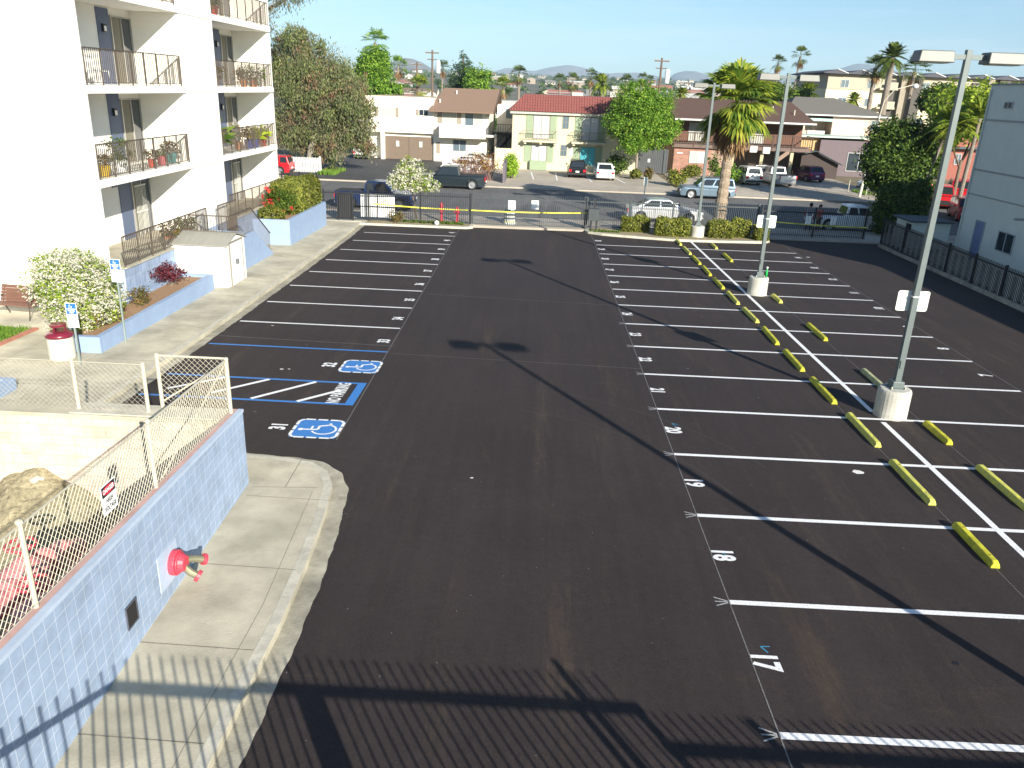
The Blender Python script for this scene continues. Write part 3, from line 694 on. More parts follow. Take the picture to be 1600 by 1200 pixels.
# red backflow assembly
PIPER = pm('red_pipe_paint', (.58, .055, .085), .45, var=.2, vs=7); PIPEP = pm('pink_faded_red', (.66, .25, .25), .6, var=.25, vs=6)
def pipes():
    t = thing('backflow_valve', 'red painted fire backflow pipes with valves lying behind the chain link', 'pipework', (-6.6, 9.0, -1.1))
    zc = .42
    for nm, X, mt in (('pipe', -6.25, PIPER), ('pipe', -6.95, PIPEP)):
        mb = MB(); mb.tube([(X, 4.2, zc), (X, 10.15, zc)], .15, 14)
        for Y in (5.2, 6.2, 7.4, 8.0, 8.9, 9.7): mb.tube([(X, Y, zc), (X, Y+.09, zc)], .24, 16)
        mb.tube([(X, 10.1, zc), (X+.02, 10.45, zc-.12), (X, 10.5, -1.1)], .15, 12); mb.build(nm, mt, t, smooth=False)
    for X, Y in ((-6.25, 6.7), (-6.95, 7.2), (-6.25, 8.45), (-6.95, 9.3)):
        mb = MB(); mb.lathe([(.26, -.3), (.33, -.12), (.31, .1), (.18, .18), (.12, .26), (.05, .3)], (X, Y, zc+.1), 14); vb = mb.build('valve_body', PIPEP, t, smooth=True)
        mb = MB(); mb.tube([(X, Y, zc+.3), (X, Y, zc+.6)], .03, 8)
        c = [(X+.19*math.cos(a), Y+.19*math.sin(a), zc+.58) for a in [i*math.pi/7 for i in range(15)]]; mb.tube(c, .022, 6)
        for a in (0, 2.1, 4.2): mb.tube([(X, Y, zc+.58), (X+.19*math.cos(a), Y+.19*math.sin(a), zc+.58)], .016, 5)
        mb.build('handwheel', PIPER, vb)
    for X, Y in ((-6.25, 5.6), (-6.95, 5.6), (-6.25, 9.2), (-6.95, 9.0)):
        mb = MB(); mb.box(X-.06, X+.06, Y-.06, Y+.06, -1.15, zc-.14); mb.build('support', pm('dark_steel', (.08, .08, .08), .6, var=.2), t)
pipes()
bu = thing('water_meter', 'blue and black meter unit at the left edge of the pit', 'meter', tuple(at(8, 826, Z=-.7)))
l = bu.location
mb = MB(); mb.tube([(l.x-.5, l.y, l.z), (l.x+.12, l.y-.05, l.z)], .12, 12); mb.lathe([(.17, -.1), (.2, 0), (.16, .12), (.05, .16)], (l.x-.1, l.y, l.z+.05), 14); mb.build('body', pm('blue_enamel', (.02, .12, .45), .35, var=.1), bu, smooth=True)
mb = MB(); mb.tube([(l.x+.1, l.y-.05, l.z), (l.x+.38, l.y-.07, l.z-.02)], [.16, .13], 10); mb.box(l.x-.2, l.x+.2, l.y+.15, l.y+.4, l.z-.4, l.z+.2); mb.build('coupling', pm('black_iron_cast', (.03, .03, .03), .5, var=.2), bu)
tk = thing('storage_tank', 'white tank with a ring handle cut by the left edge of the picture', 'tank', (-10.75, 11.7, -1.1))
mb = MB(); mb.lathe([(.62, 0), (.62, 1.35), (.5, 1.5), (.0, 1.55)], (-10.62, 11.55, -1.1), 24); mb.build('shell', pm('white_tank', (.72, .75, .76), .5, var=.06), tk, smooth=False)
mb = MB(); mb.tube([(-9.97+.0, 12.6+.1*math.sin(a), .62+.12*math.cos(a)) for a in [i*math.pi/7 for i in range(15)]], .015, 6); mb.build('ring', pm('dark_ring', (.1, .1, .1), .5, var=0), tk)

# chain-link: real wires
def chainlink(mb, p, q, z0, z1, sp=.102, r=.0038, zf=None):
    p = Vector(p); q = Vector(q); L = (q-p).length; u = (q-p)/L; H_ = z1-z0
    s = -H_
    while s < L:
        for sg in (1, -1):
            a0, a1 = (s, s+H_)
            t0 = max(0, -a0)/H_; t1 = min(1, (L-a0)/H_)
            if t1-t0 > .02:
                if sg == 1: A = p+u*(a0+t0*H_)+Vector((0, 0, z0+t0*H_)); B = p+u*(a0+t1*H_)+Vector((0, 0, z0+t1*H_))
                else: A = p+u*(a0+t0*H_)+Vector((0, 0, z1-t0*H_)); B = p+u*(a0+t1*H_)+Vector((0, 0, z1-t1*H_))
                mb.tube([A, B], r, 3, cap=False)
        s += sp
    return mb
cf = thing('chain_link_fence', 'beige chain link fence on top of the blue retaining wall', 'fence', (-5.4, 13.1, 1.45))
FXX = -5.43
mb = MB(); chainlink(mb, (FXX, 2.0, 0), (FXX, 13.2, 0), 1.47, 2.43, r=.0042); shear(mb).build('mesh', GALV, cf)
mb = MB(); mb.tube([(FXX, 13.2, 2.46), (FXX, 9.9, 2.44)], .018, 8); mb.tube([(FXX, 9.9, 2.44), (FXX, 2.0, 2.44)], .013, 6); shear(mb).build('top_rail', GALV, cf)
mb = MB(); mb.tube([(FXX, 13.2, 2.42), (FXX, 10.2, 1.5)], .014, 6); shear(mb).build('brace', GALV, cf)
for Y in (13.2, 9.98, 6.95, 3.9):
    mb = MB(); mb.tube([(FXX, Y, 1.43), (FXX, Y, 2.47)], .03 if Y < 13 else .038, 8); mb.lathe([(.043, 0), (.038, .03), (.0, .045)], (FXX, Y, 2.47), 8); shear(mb).build('post', GALV, cf)
mb = MB(); mb.tube([(FXX+.03, 2, 1.50), (FXX+.03, 13.2, 1.50)], .006, 5); shear(mb).build('bottom_wire', GALV, cf)
cf = thing('chain_link_fence', 'chain link panel with a diagonal brace between the two corner posts at the pit', 'fence', (-6.2, 13.1, 1.45))
mb = MB(); chainlink(mb, (-6.68, 13.22, 0), (-5.46, 13.22, 0), 1.48, 2.47); mb.build('mesh', GALV, cf)
mb = MB(); mb.tube([(-6.68, 13.22, 2.49), (-5.46, 13.22, 2.49)], .02, 8); mb.tube([(-6.68, 13.22, 1.6), (-5.46, 13.22, 2.40)], .016, 6); mb.build('top_rail', GALV, cf)
mb = MB(); mb.tube([(-6.68, 13.22, 1.44), (-6.68, 13.22, 2.53)], .035, 8); mb.build('post', GALV, cf)
cf = thing('chain_link_fence', 'thin chain link run along the beige wall from the panel to the left edge', 'fence', (-9, 13.05, 1.45))
mb = MB(); chainlink(mb, (-16, 13.05, 0), (-6.85, 13.0, 0), 1.46, 2.36, r=.0024); mb.build('mesh', GALV, cf)
mb = MB(); mb.tube([(-16, 13.05, 2.37), (-6.85, 13.0, 2.38)], .006, 5); mb.build('top_wire', GALV, cf)
for X in (-6.85, -8.12, -11.2, -14.2):
    mb = MB(); mb.tube([(X, 13.02, 1.44), (X, 13.02, 2.42)], .035, 8); mb.build('post', GALV, cf)
# danger sign wired to the fence
ds = thing('danger_sign', 'small white and red DANGER HIGH VOLTAGE sign wired to the chain link', 'sign', (-5.2, 8.85, 2.1))
sx0 = XW(8.85)-.128; q0 = at(171, 776, X=sx0); sy, sz = q0.y, q0.z
mb = MB(); mb.box(sx0-.007, sx0, sy-.17, sy+.17, sz-.2, sz+.2); mb.build('plate', pm('sign_white', (.82, .82, .8), .4, var=.03), ds)
mb = MB(); mb.box(sx0, sx0+.0015, sy-.155, sy+.155, sz+.04, sz+.185); mb.build('black_field', pm('sign_black', (.02, .02, .02), .4, var=0), ds)
mb = MB(); mb.prism_axis([(sy+.142*math.cos(a), sz+.112+.058*math.sin(a)) for a in [i*math.pi/10 for i in range(20)]], 'x', sx0+.0016, sx0+.0026); mb.build('red_oval', pm('sign_red', (.7, .02, .05), .4, var=0), ds)
for tx, dz, size, xs_, mt_, dx in (('DANGER', .112, .085, .75, pm('sign_letter_white', (.85, .85, .85), .4, var=0), .0028), ('HIGH', -.03, .085, .8, pm('sign_black', (.02,)*3), .0012), ('VOLTAGE', -.13, .085, .7, pm('sign_black', (.02,)*3), .0012)):
    textmesh('lettering', tx, size, frame((sx0+dx, sy, sz+dz), (0, 1, 0), (0, 0, 1)), mt_, ds, xs_, .003)
# fire department connection
fy = 9.86; fx = XW(fy); fz = .47
fd = thing('fire_hose_connection', 'red twin outlet fire hose connection on the blue wall', 'fire connection', (fx, fy, .3))
mb = MB(); mb.box(-5.282, -5.272, 9.40, 10.06, .02, .58); shear(mb).build('pale_patch', pm('pale_blue_patch', (.42, .5, .62), .8, var=.1), fd)
mb = MB(); mb.tube([(fx, fy, fz), (fx+.1, fy, fz)], .19, 20); mb.tube([(fx+.1, fy, fz), (fx+.13, fy, fz)], .165, 20); mb.tube([(fx+.13, fy, fz), (fx+.21, fy, fz)], [.15, .11], 16); mb.build('body', PIPER, fd, bevel=.01)
BRS = pm('dull_brass', (.25, .24, .16), .5, .5, var=.2)
for dy, dz in ((.02, -.14), (.2, -.02)):
    p1 = Vector((fx+.15, fy+dy*.5, fz+dz*.4)); p2 = Vector((fx+.25, fy+dy, fz+dz-.03)); p3 = Vector((fx+.33, fy+dy*1.35, fz+dz-.08)); p4 = p3+(p3-p2).normalized()*.055
    mb = MB(); mb.tube([p1, p2, p3], .055, 12); br = mb.build('outlet', BRS, fd)
    mb = MB(); mb.tube([p3, p4], .088, 14); mb.build('cap', PIPER, br, bevel=.006)

# near iron fence (just below the picture) that throws the picket shadow
nf = thing('picket_fence', 'tall black iron picket fence below the picture edge, seen only as a shadow', 'fence', (0, 3.1, 0))
mb = MB()
x = -6.5
while x < 4.3: mb.box(x-.0115, x+.0115, 3.12, 3.136, .05, 2.47); x += .155
while x < 14: mb.box(x-.0115, x+.0115, 3.12, 3.136, .05, 2.17); x += .155
mb.build('pickets', IRON, nf)
mb = MB(); mb.box(-8, 4.45, 3.05, 3.1, 2.17, 2.26); mb.box(4.3, 14, 3.05, 3.1, 1.88, 1.97); mb.build('rail', IRON, nf)
for X, w_, h_ in ((.2, .16, 2.2), (3.85, .035, 2.62), (4.4, .05, 2.27), (3.65, .04, 2.35), (5.75, .05, 2.2), (-4.6, .14, 2.35)):
    mb = MB(); mb.box(X-w_, X+w_, 3.0, 3.0+.05, 0, h_); mb.build('post', IRON, nf)

# ================================================================ planters, shrubs, patio things
def planter(name, lbl, x0, x1, y0, y1, top, th=.18, zb=-1.2, soil=.10):
    t = thing(name, lbl, 'planter', ((x0+x1)/2, (y0+y1)/2, -.3))
    mb = MB(); mb.box(x0, x1, y0, y0+th, zb, top); mb.box(x0, x1, y1-th, y1, zb, top); mb.box(x0, x0+th, y0+th, y1-th, zb, top); mb.box(x1-th, x1, y0+th, y1-th, zb, top)
    mb.build('wall', BLUEW, t, bevel=.006); mb = MB(); mb.box(x0+th, x1-th, y0+th, y1-th, zb, top-soil); mb.build('soil', MULCH, t); return t
planter('planter', 'long low blue planter with bark mulch in front of the white building', -13.35, -12.02, 20.72, 28.85, .28)
pl2 = planter('planter', 'blue planter beside the walk holding the clipped hedge, near the far gate', -14.0, -12.12, 38.7, 45.6, .78)
planter('planter', 'low blue planter corner seen through the chain link on the patio', -16.5, -12.5, 16.6, 17.7, .16)
mb = MB(); mb.box(-8.15, -7.75, 14.75, 14.95, -.3, .10); simple(mb, 'kerb_stop', BLUEW, 'small blue block on the walk corner seen through the chain link', 'block', bevel=.03)
# lawn patch
mb = MB(); mb.prism([(-15.2, 20.9), (-15.2, 22.6), (-20, 23.3), (-20, 20.0)], -.3, lotz(.17)); struct(mb, 'lawn', pm('lawn_soil', (.06, .11, .03), .95, var=.3, vs=8))
mb = MB(); mb.prism([(-15.05, 20.7), (-15.0, 22.7), (-15.2, 22.7), (-15.2, 20.9), (-20, 20.1), (-20, 19.85)], -.3, lotz(.19)); struct(mb, 'brick_edging', pm('edging_brick', (.38, .16, .11), .9, var=.3, vs=12))
g = np.random.default_rng(8); n = 14000
P = np.stack([-19.5+4.35*g.random(n), 20.3+2.3*g.random(n), np.zeros(n)], 1); ok = (P[:, 1] > 20.05+.0+(P[:, 0]+15.2)*-.2*.3); P[:, 2] = -SLOPE*P[:, 1]+.15
h = .05+.09*g.random(n)+.05*np.sin(P[:, 0]*5)*np.sin(P[:, 1]*6); a = g.random(n)*6.28; wv = np.stack([np.cos(a), np.sin(a), 0*a], 1)*.012; ln = np.stack([g.normal(size=n)*.03, g.normal(size=n)*.03, h], 1)
V = np.stack([P-wv, P+wv, P+ln+wv*.2, P+ln-wv*.2], 1).reshape(-1, 3)
o = fastmesh('grass', V, np.arange(4*n).reshape(n, 4), leafmat('grass_blades', (.07, .17, .02), (.24, .36, .05), tr=.4)); tag(o, 'bright green lawn grass at the left edge', 'grass', kind='stuff')

WHF = leafmat('white_blossom', (.62, .60, .48), (.40, .38, .28), (.72, .70, .58), tr=.3)
YGL = leafmat('yellow_green_leaves', (.12, .22, .02), (.42, .48, .05), (.25, .36, .04), tr=.4)
def add_cloud(t, name, blobs, n, size, m, seed, **kw):
    V, F = leafcloud(blobs, n, size, seed, **kw); return fastmesh(name, V, F, m, t)
bl = [(-13.5, 22.3, 1.50, 1.15, 1.2, .74), (-13.45, 22.1, 1.05, .8, .85, .7), (-12.95, 22.2, 1.0, .8, .9, .8), (-13.3, 21.9, .35, .7, .65, .55), (-13.7, 22.6, 1.85, .9, 1.0, .45)]
t = tree('flowering_tree', 'round tree smothered in white blossom in the long blue planter', 'tree', (-13.2, 22.2, .15), (-13.5, 22.2, .8), bl, 12000, .038, YGL, BARKG, .09, 5, clump=14, spread=.12, shell=.62)
add_cloud(t, 'blossom', bl, 18000, .033, WHF, 6, clump=16, spread=.10, shell=.80)

MAR = leafmat('maroon_leaves', (.05, .01, .015), (.22, .04, .05), (.11, .02, .03), tr=.25)
OLV = leafmat('bronze_leaves', (.07, .08, .02), (.26, .12, .05), (.15, .14, .04), tr=.3)
def shrub(lbl, x, y, z, rx, ry, rz, m, n=1600, s=.045, cat='shrub', name='shrub', seed=1, stems=6, group=None, gap=.2, **kw):
    t = thing(name, lbl, cat, (x, y, z), 0, group); rnd = random.Random(seed); mb = MB()
    for i in range(stems):
        a = rnd.uniform(0, 6.28); mb.tube([(x, y, z-.05), (x+math.cos(a)*rx*.4, y+math.sin(a)*ry*.4, z+rz*.8), (x+math.cos(a)*rx*.7, y+math.sin(a)*ry*.7, z+rz*1.4)], [.016+.012*rz, .012, .005], 5)
    mb.build('stem', BARKG, t); kw.setdefault('clump', 16); kw.setdefault('spread', .2); kw.setdefault('shell', .4)
    add_cloud(t, 'foliage', [(x, y, z+rz+gap, rx, ry, rz)], n, s, m, seed, **kw); return t
shrub('maroon leaved shrub at the far end of the long blue planter', -12.95, 27.3, .18, .55, .5, .28, MAR, 1500, .04, seed=2)
shrub('small bronze and green shrub in the middle of the long planter', -12.75, 24.6, .18, .33, .3, .26, OLV, 700, .04, seed=3, gap=.05)
shrub('olive bronze shrub beside the blossom tree in the planter', -13.05, 23.4, .18, .40, .36, .22, OLV, 800, .04, seed=4, gap=.1)
shrub('wiry dark shrub at the near end of the long planter behind the sign post', -12.75, 22.0, .18, .40, .4, .26, OLV, 800, .035, seed=5, gap=.12)
# hedges in the far planter
HED = leafmat('hedge_leaves', (.06, .09, .015), (.30, .30, .045), (.17, .19, .03), tr=.3)
def hedge(lbl, x0, x1, y0, y1, z0, z1, n, s, m, seed, cat='hedge', name='hedge', group=None):
    t = thing(name, lbl, cat, ((x0+x1)/2, (y0+y1)/2, z0), 0, group); g = np.random.default_rng(seed)
    mb = MB(); rnd = random.Random(seed)
    for i in range(10):
        x = rnd.uniform(x0+.1, x1-.1); y = rnd.uniform(y0+.1, y1-.1); mb.tube([(x, y, z0-.05), (x+rnd.uniform(-.1, .1), y, (z0+z1)/2), (x+rnd.uniform(-.2, .2), y+rnd.uniform(-.2, .2), z1-.08)], [.03, .02, .008], 5)
    mb.build('stem', BARK, t)
    P = g.random((n, 3)); f = g.random(n); ax = g.integers(0, 3, n); sd_ = g.integers(0, 2, n)
    out = f < .8; dep = np.abs(g.normal(size=n))*.06
    for k in range(3):
        mk = out & (ax == k); P[mk, k] = np.where(sd_[mk] == 1, 1-dep[mk], dep[mk])
    lo = np.array([x0, y0, z0]); hi = np.array([x1, y1, z1]); P = lo+P*(hi-lo)
    c = (lo+hi)/2; hh = (hi-lo)/2; q = (P-c)/hh; r = np.linalg.norm(q, axis=1)
    sc = np.where(r > 1.42, 1.42/r, 1); P = c+q*hh*sc[:, None]
    P += .07*np.sin(P[:, [1, 2, 0]]*5+seed)+g.normal(size=(n, 3))*.035
    nrm = q+g.normal(size=(n, 3))*.6; nrm /= np.linalg.norm(nrm, axis=1)[:, None]; a = np.cross(nrm, g.normal(size=(n, 3))); a /= np.linalg.norm(a, axis=1)[:, None]; b = np.cross(nrm, a); sz = s*(.6+.8*g.random(n))[:, None]
    V = np.stack([P-a*sz, P+b*sz*.6, P+a*sz, P-b*sz*.6], 1).reshape(-1, 3)
    fastmesh('foliage', V, np.arange(4*n).reshape(n, 4), m, t); return t
hd = hedge('boxy clipped yellow green hedge in the blue planter by the far gate', -13.9, -12.25, 40.9, 45.3, .7, 2.25, 15000, .055, HED, 3)
REDF = leafmat('red_flowers', (.5, .02, .03), (.62, .09, .06), tr=.2)
sh = shrub('loose shrub with red flowers in front of the clipped hedge', -13.05, 40.5, .7, .75, .5, .55, leafmat('deep_leaves', (.03, .08, .01), (.16, .22, .03)), 2600, .05, seed=8)
add_cloud(sh, 'flower', [(-13.1, 40.2, 1.25, .7, .35, .4), (-13.7, 40.6, 1.75, .3, .3, .3)], 420, .06, REDF, 9, clump=14, spread=.14, shell=.8)
shrub('small round clipped bush at the near end of the far blue planter', -13.2, 39.35, .62, .62, .5, .32, HED, 2600, .045, seed=10, shell=.75, gap=.02, spread=.1)

# bench
def bench():
    t = thing('park_bench', 'brown slatted park bench with metal legs on the patio by the white wall', 'bench', (-16.4, 24.05, -.23), R(-6))
    WD = pm('brown_slats', (.19, .095, .065), .6, var=.2, vs=5, vstretch=(.3, 6, 6))
    mb = MB()
    for i in range(4): mb.box(-.72, .72, -.34+i*.115, -.24+i*.115, .42, .45)
    mb.build('seat', WD, t, world=False, bevel=.004)
    mb = MB()
    for i in range(5): z = .5+i*.1; y = .13+i*.035; mb.bar((-.72, y, z), (.72, y, z), .03, .099)
    mb.build('backrest', WD, t, world=False, bevel=.004)
    for s in (-1, 1):
        mb = MB(); x = s*.62
        mb.tube([(x, .1, .42), (x, .16, .6), (x, .3, .95)], .018, 6); mb.tube([(x, -.36, .41), (x, .12, .41)], .018, 6)
        mb.tube([(x, -.34, .41), (x, -.36, .2), (x, -.42, .0)], .02, 6); mb.tube([(x, .1, .41), (x, .2, .2), (x, .3, .0)], .02, 6)
        mb.build('leg', RAILM, t, world=False)
        mb = MB(); mb.tube([(x, -.34, .41), (x, -.38, .62), (x, -.3, .66), (x, .18, .64)], .018, 6); mb.build('armrest', RAILM, t, world=False)
bench()
# bin
def litter_bin():
    t = thing('litter_bin', 'round pebbled concrete litter bin with a maroon dome lid', 'litter bin', (-12.78, 20.15, -.18))
    mb = MB(); mb.lathe([(.30, 0), (.33, .03), (.33, .62), (.30, .64), (0, .64)], n=24); mb.build('body', pm('pebbled_concrete', (.66, .63, .52), .9, var=.3, vs=45, bump=1, bs=50), t, world=False)
    MR = pm('maroon_enamel', (.16, .015, .03), .3, var=.05, coat=.5)
    mb = MB(); mb.lathe([(.35, .64), (.36, .68), (.33, .74), (.22, .80), (.2, .80)], n=24); l = mb.build('lid', MR, t, world=False, smooth=True)
    mb = MB()
    for a in (0.4, 2.5, 4.6): mb.box(.17*math.cos(a)-.02, .17*math.cos(a)+.02, .17*math.sin(a)-.02, .17*math.sin(a)+.02, .79, .93)
    mb.build('strut', MR, l, world=False)
    mb = MB(); mb.lathe([(.0, .92), (.2, .92), (.21, .98), (.16, 1.0), (.0, 1.0)], n=20); mb.build('ash_top', MR, t, world=False)
litter_bin()
# parking signs
def psign(lbl, x, y, z0, ztop, tilt, wd=.30):
    t = thing('sign_post', lbl, 'sign', (x, y, z0))
    mb = MB(); mb.box(x-.02, x+.02, y-.02, y+.02, z0, ztop-.05); mb.build('post', pm('green_post', (.30, .36, .33), .5, .3, var=.1), t)
    Wm = pm('sign_white', (.82, .82, .8), .4); Bm = pm('sign_blue', (.03, .14, .50), .4, var=0)
    mb = MB(); mb.box(x-wd/2, x+wd/2, y-.028, y-.022, ztop-.42, ztop); pl = mb.build('sign_panel', Wm, t, bevel=.0)
    mb = MB(); mb.box(x-wd/2+.015, x+wd/2-.015, y-.030, y-.028, ztop-.15, ztop-.015)
    mb.box(x-wd/2+.015, x+wd/2-.015, y-.030, y-.028, ztop-.30, ztop-.165); mb.build('blue_field', Bm, pl)
    mb = MB(); c = (x-.02, ztop-.085)
    mb.tube([(c[0]+.035*math.cos(a), y-.032, c[1]-.01+.035*math.sin(a)) for a in [R(120+i*24) for i in range(11)]], .004, 4)
    mb.tube([(c[0]-.01, y-.032, c[1]+.05), (c[0]-.005, y-.032, c[1]), (c[0]+.035, y-.032, c[1]), (c[0]+.05, y-.032, c[1]-.035)], .005, 4); mb.build('wheelchair_figure', Wm, pl)
    mb = MB(); mb.box(x-wd/2, x+wd/2, y-.028, y-.022, ztop-.66, ztop-.44); p2 = mb.build('sign_panel', Wm, t)
    textmesh('lettering', 'PARKING\nONLY', .055, frame((x, y-.0305, ztop-.232), (1, 0, 0), (0, 0, 1)), Wm, pl, .8, .002)
psign('near white and blue disabled parking sign on a post beside the litter bin', -12.08, 19.75, -.2, 1.52, 0)
psign('farther white and blue disabled parking sign on a post against the blue planter', -11.92, 21.9, -.2, 2.25, 0)

# shed
def shed():
    x0, x1, y0, y1 = -13.85, -11.62, 29.2, 31.15; zb, ze, zr = -.35, 1.30, 1.56; ym = (y0+y1)/2
    t = thing('garden_shed', 'small white metal shed with a grey roof on the walk', 'shed', (x1, y0, zb))
    SW_ = pm('white_ribbed_metal', (.80, .80, .78), .45, .1, var=.04, vs=3)
    gab = [(y0, zb), (y1, zb), (y1, ze), (ym+.35, zr-.08), (ym, zr), (ym-.35, zr-.08), (y0, ze)]
    mb = MB(); mb.prism_axis(gab, 'x', x0, x1); mb.build('wall', SW_, t)
    mb = MB(); 
    for i in range(9): mb.box(x0+.12+i*.25, x0+.15+i*.25, y0-.012, y0-.001, zb+.05, ze-.05)
    mb.build('wall_ribs', SW_, t)
    for yy in (y0+.08, y0+.2, y1-.2, y1-.08): mb = MB(); mb.box(x1+.001, x1+.012, yy-.015, yy+.015, zb+.05, ze); mb.build('rib', SW_, t)
    GR = pm('grey_roof_sheet', (.33, .32, .28), .6, .2, var=.12, vs=2, vstretch=(8, .5, 1))
    mb = MB(); rl = [(y0-.1, ze-.03), (ym-.36, zr-.05), (ym, zr+.03), (ym+.36, zr-.05), (y1+.1, ze-.03)]
    out = rl+[(y, z+.035) for y, z in reversed(rl)]
    mb.prism_axis(out, 'x', x0-.08, x1+.1); mb.build('roof', GR, t)
    mb = MB(); mb.box(x0-.1, x1+.12, ym-.05, ym+.05, zr+.066, zr+.085); mb.build('ridge_cap', pm('dark_ridge', (.16, .15, .13), .6, var=.1), t)
    for a, b in ((ym-.62, ym-.01), (ym+.01, ym+.62)):
        mb = MB(); mb.box(x1+.013, x1+.035, a, b, zb+.04, ze-.06); dr = mb.build('door', SW_, t)
        mb = MB(); mb.box(x1+.036, x1+.06, (b-.09) if a < ym-.1 else a+.04, (b-.04) if a < ym-.1 else a+.09, .42, .62); mb.build('handle', IRON, dr)
    mb = MB(); mb.box(x1+.013, x1+.04, ym-.68, ym-.63, zb+.02, ze); mb.box(x1+.013, x1+.04, ym+.63, ym+.68, zb+.02, ze); mb.box(x1+.013, x1+.04, ym-.68, ym+.68, ze, ze+.05); mb.build('door_frame', pm('shed_frame', (.25, .22, .17), .6, var=.1), t)
shed()

# ================================================================ white apartment building
def railing(t, axis, plane, a0, a1, z0, z1, name='railing', mat=RAILM, sp=.12, post=1.0, pick=.010):
    mb = MB()
    f = (lambda u, z, w=.0: (plane+w, u, z)) if axis == 'x' else (lambda u, z, w=.0: (u, plane+w, z))
    mb.bar(f(a0, z1), f(a1, z1), .045, .035); mb.bar(f(a0, z0+.08), f(a1, z0+.08), .02, .02)
    n = max(1, round((a1-a0)/sp))
    for i in range(n+1):
        u = a0+(a1-a0)*i/n; mb.bar(f(u, z0+.08), f(u, z1), pick*2, pick*2, up=(1, 0, 0))
    n = max(1, round((a1-a0)/post))
    for i in range(n+1):
        u = a0+(a1-a0)*i/n; mb.bar(f(u, z0), f(u, z1), .035, .035, up=(1, 0, 0))
    return mb.build(name, mat, t)
def apartment():
    t = thing('apartment_block', 'tall white stucco apartment block with recessed balconies and bronze railings', 'building', (-14.05, 25.4, -.4))
    FX, BX, YE = -14.05, -15.85, 43.5; top = 15.4
    mb = MB(); mb.box(-32, BX, 25.4, YE, -1.2, top)
    mb.box(BX, FX, 25.4, 25.56, -1.2, top); mb.box(BX, FX, 32.55, 36.0, -1.2, top); mb.box(BX, FX, 43.1, YE, -1.2, top); mb.box(BX, FX, 25.56, 43.1, top-.8, top)
    mb.build('wall', WHITE, t)
    fl = [3.95, 6.80, 9.65, 12.5]
    for z in fl:
        for y0, y1 in ((25.50, 32.6), (35.95, 43.42)):
            mb = MB(); mb.box(BX+.002, FX+.06, y0, y1, z-.24, z); mb.build('balcony_slab', WHITE, t, bevel=.01)
            railing(t, 'x', FX+.0, y0+.12, y1-.15, z+.002, z+1.09)
    mb = MB()
    for z in fl: mb.box(FX-.01, FX+.012, 32.6, 35.95, z-.245, z-.215)
    mb.build('reveal_line', pm('reveal', (.55, .53, .48), .8, var=.1), t)
    bd = pm('blue_door_panel', (.10, .13, .21), .6, var=.08); GW = pm('grey_panel', (.36, .37, .38), .7, var=.06)
    for y0 in (25.56, 36.0):
        for k, z in enumerate([1.12]+fl):
            h = 2.35 if k else 2.4
            mb = MB(); mb.box(BX+.002, BX+.03, y0+4.5, y0+5.35, z, z+h+.2); dp = mb.build('door', bd, t)
            if k: 
                mb = MB(); mb.box(BX+.031, BX+.12, y0+4.75, y0+4.95, z+1.75, z+2.02); lm = mb.build('wall_lamp', IRON, t)
                mb = MB(); mb.box(BX+.06, BX+.125, y0+4.77, y0+4.93, z+1.78, z+1.95); mb.build('lamp_glass', pm('frosted', (.7, .7, .68), .3, var=0), lm)
            mb = MB()
            for a in (y0+5.4, y0+6.12, y0+6.86): mb.box(BX+.002, BX+.07, a, a+.05, z, z+h)
            mb.box(BX+.002, BX+.07, y0+5.45, y0+6.86, z+h-.05, z+h); mb.box(BX+.002, BX+.07, y0+5.45, y0+6.86, z, z+.05)
            wf = mb.build('window', pm('aluminium_frame', (.45, .44, .42), .4, .5, var=.05), t)
            mb = MB(); mb.box(BX+.002, BX+.03, y0+5.45, y0+6.12, z+.05, z+h-.05); mb.build('pane', pm('drab_curtain', (.20, .185, .14), .85, var=.25, vs=7, vstretch=(9, 9, .4)), wf)
            mb = MB(); mb.box(BX+.002, BX+.025, y0+6.17, y0+6.86, z+.05, z+h-.05); mb.build('pane', GLASSD, wf)
    # ground floor: blue base, terraces, doorway with a security door
    mb = MB(); mb.box(FX, -13.55, 25.4, 33.0, -1.2, 1.12); mb.box(FX, -13.9, 33, 43.6, -1.2, 1.12); mb.build('base_wall', BLUEBLOCK2, t)
    mb = MB(); mb.box(BX+.002, -13.5, 25.5, 33.1, 1.122, 1.16); mb.box(BX+.002, -13.85, 36, 43.45, 1.122, 1.16); mb.build('terrace_slab', CONC, t)
    railing(t, 'x', -13.6, 25.6, 32.5, 1.16, 2.15); railing(t, 'x', -13.98, 36.1, 43.1, 1.16, 2.2)
    for y0 in (25.56, 36.0):
        mb = MB()
        for i in range(9): mb.bar((BX+.16, y0+5.45+i*.1, 1.2), (BX+.16, y0+5.45+i*.1, 3.1), .012, .012, up=(1, 0, 0))
        mb.bar((BX+.16, y0+5.42, 3.1), (BX+.16, y0+6.3, 3.1), .04, .04); mb.bar((BX+.16, y0+5.42, 2.1), (BX+.16, y0+6.3, 2.1), .04, .04); mb.build('security_door', pm('pale_bars', (.6, .6, .55), .5, var=.05), t)
    mb = MB(); mb.box(BX+.002, BX+.05, 29.6, 32.5, 3.2, 3.7); mb.box(BX+.002, BX+.05, 40.4, 42.2, 3.2, 3.7); mb.build('blue_panel', bd, t)
apartment()
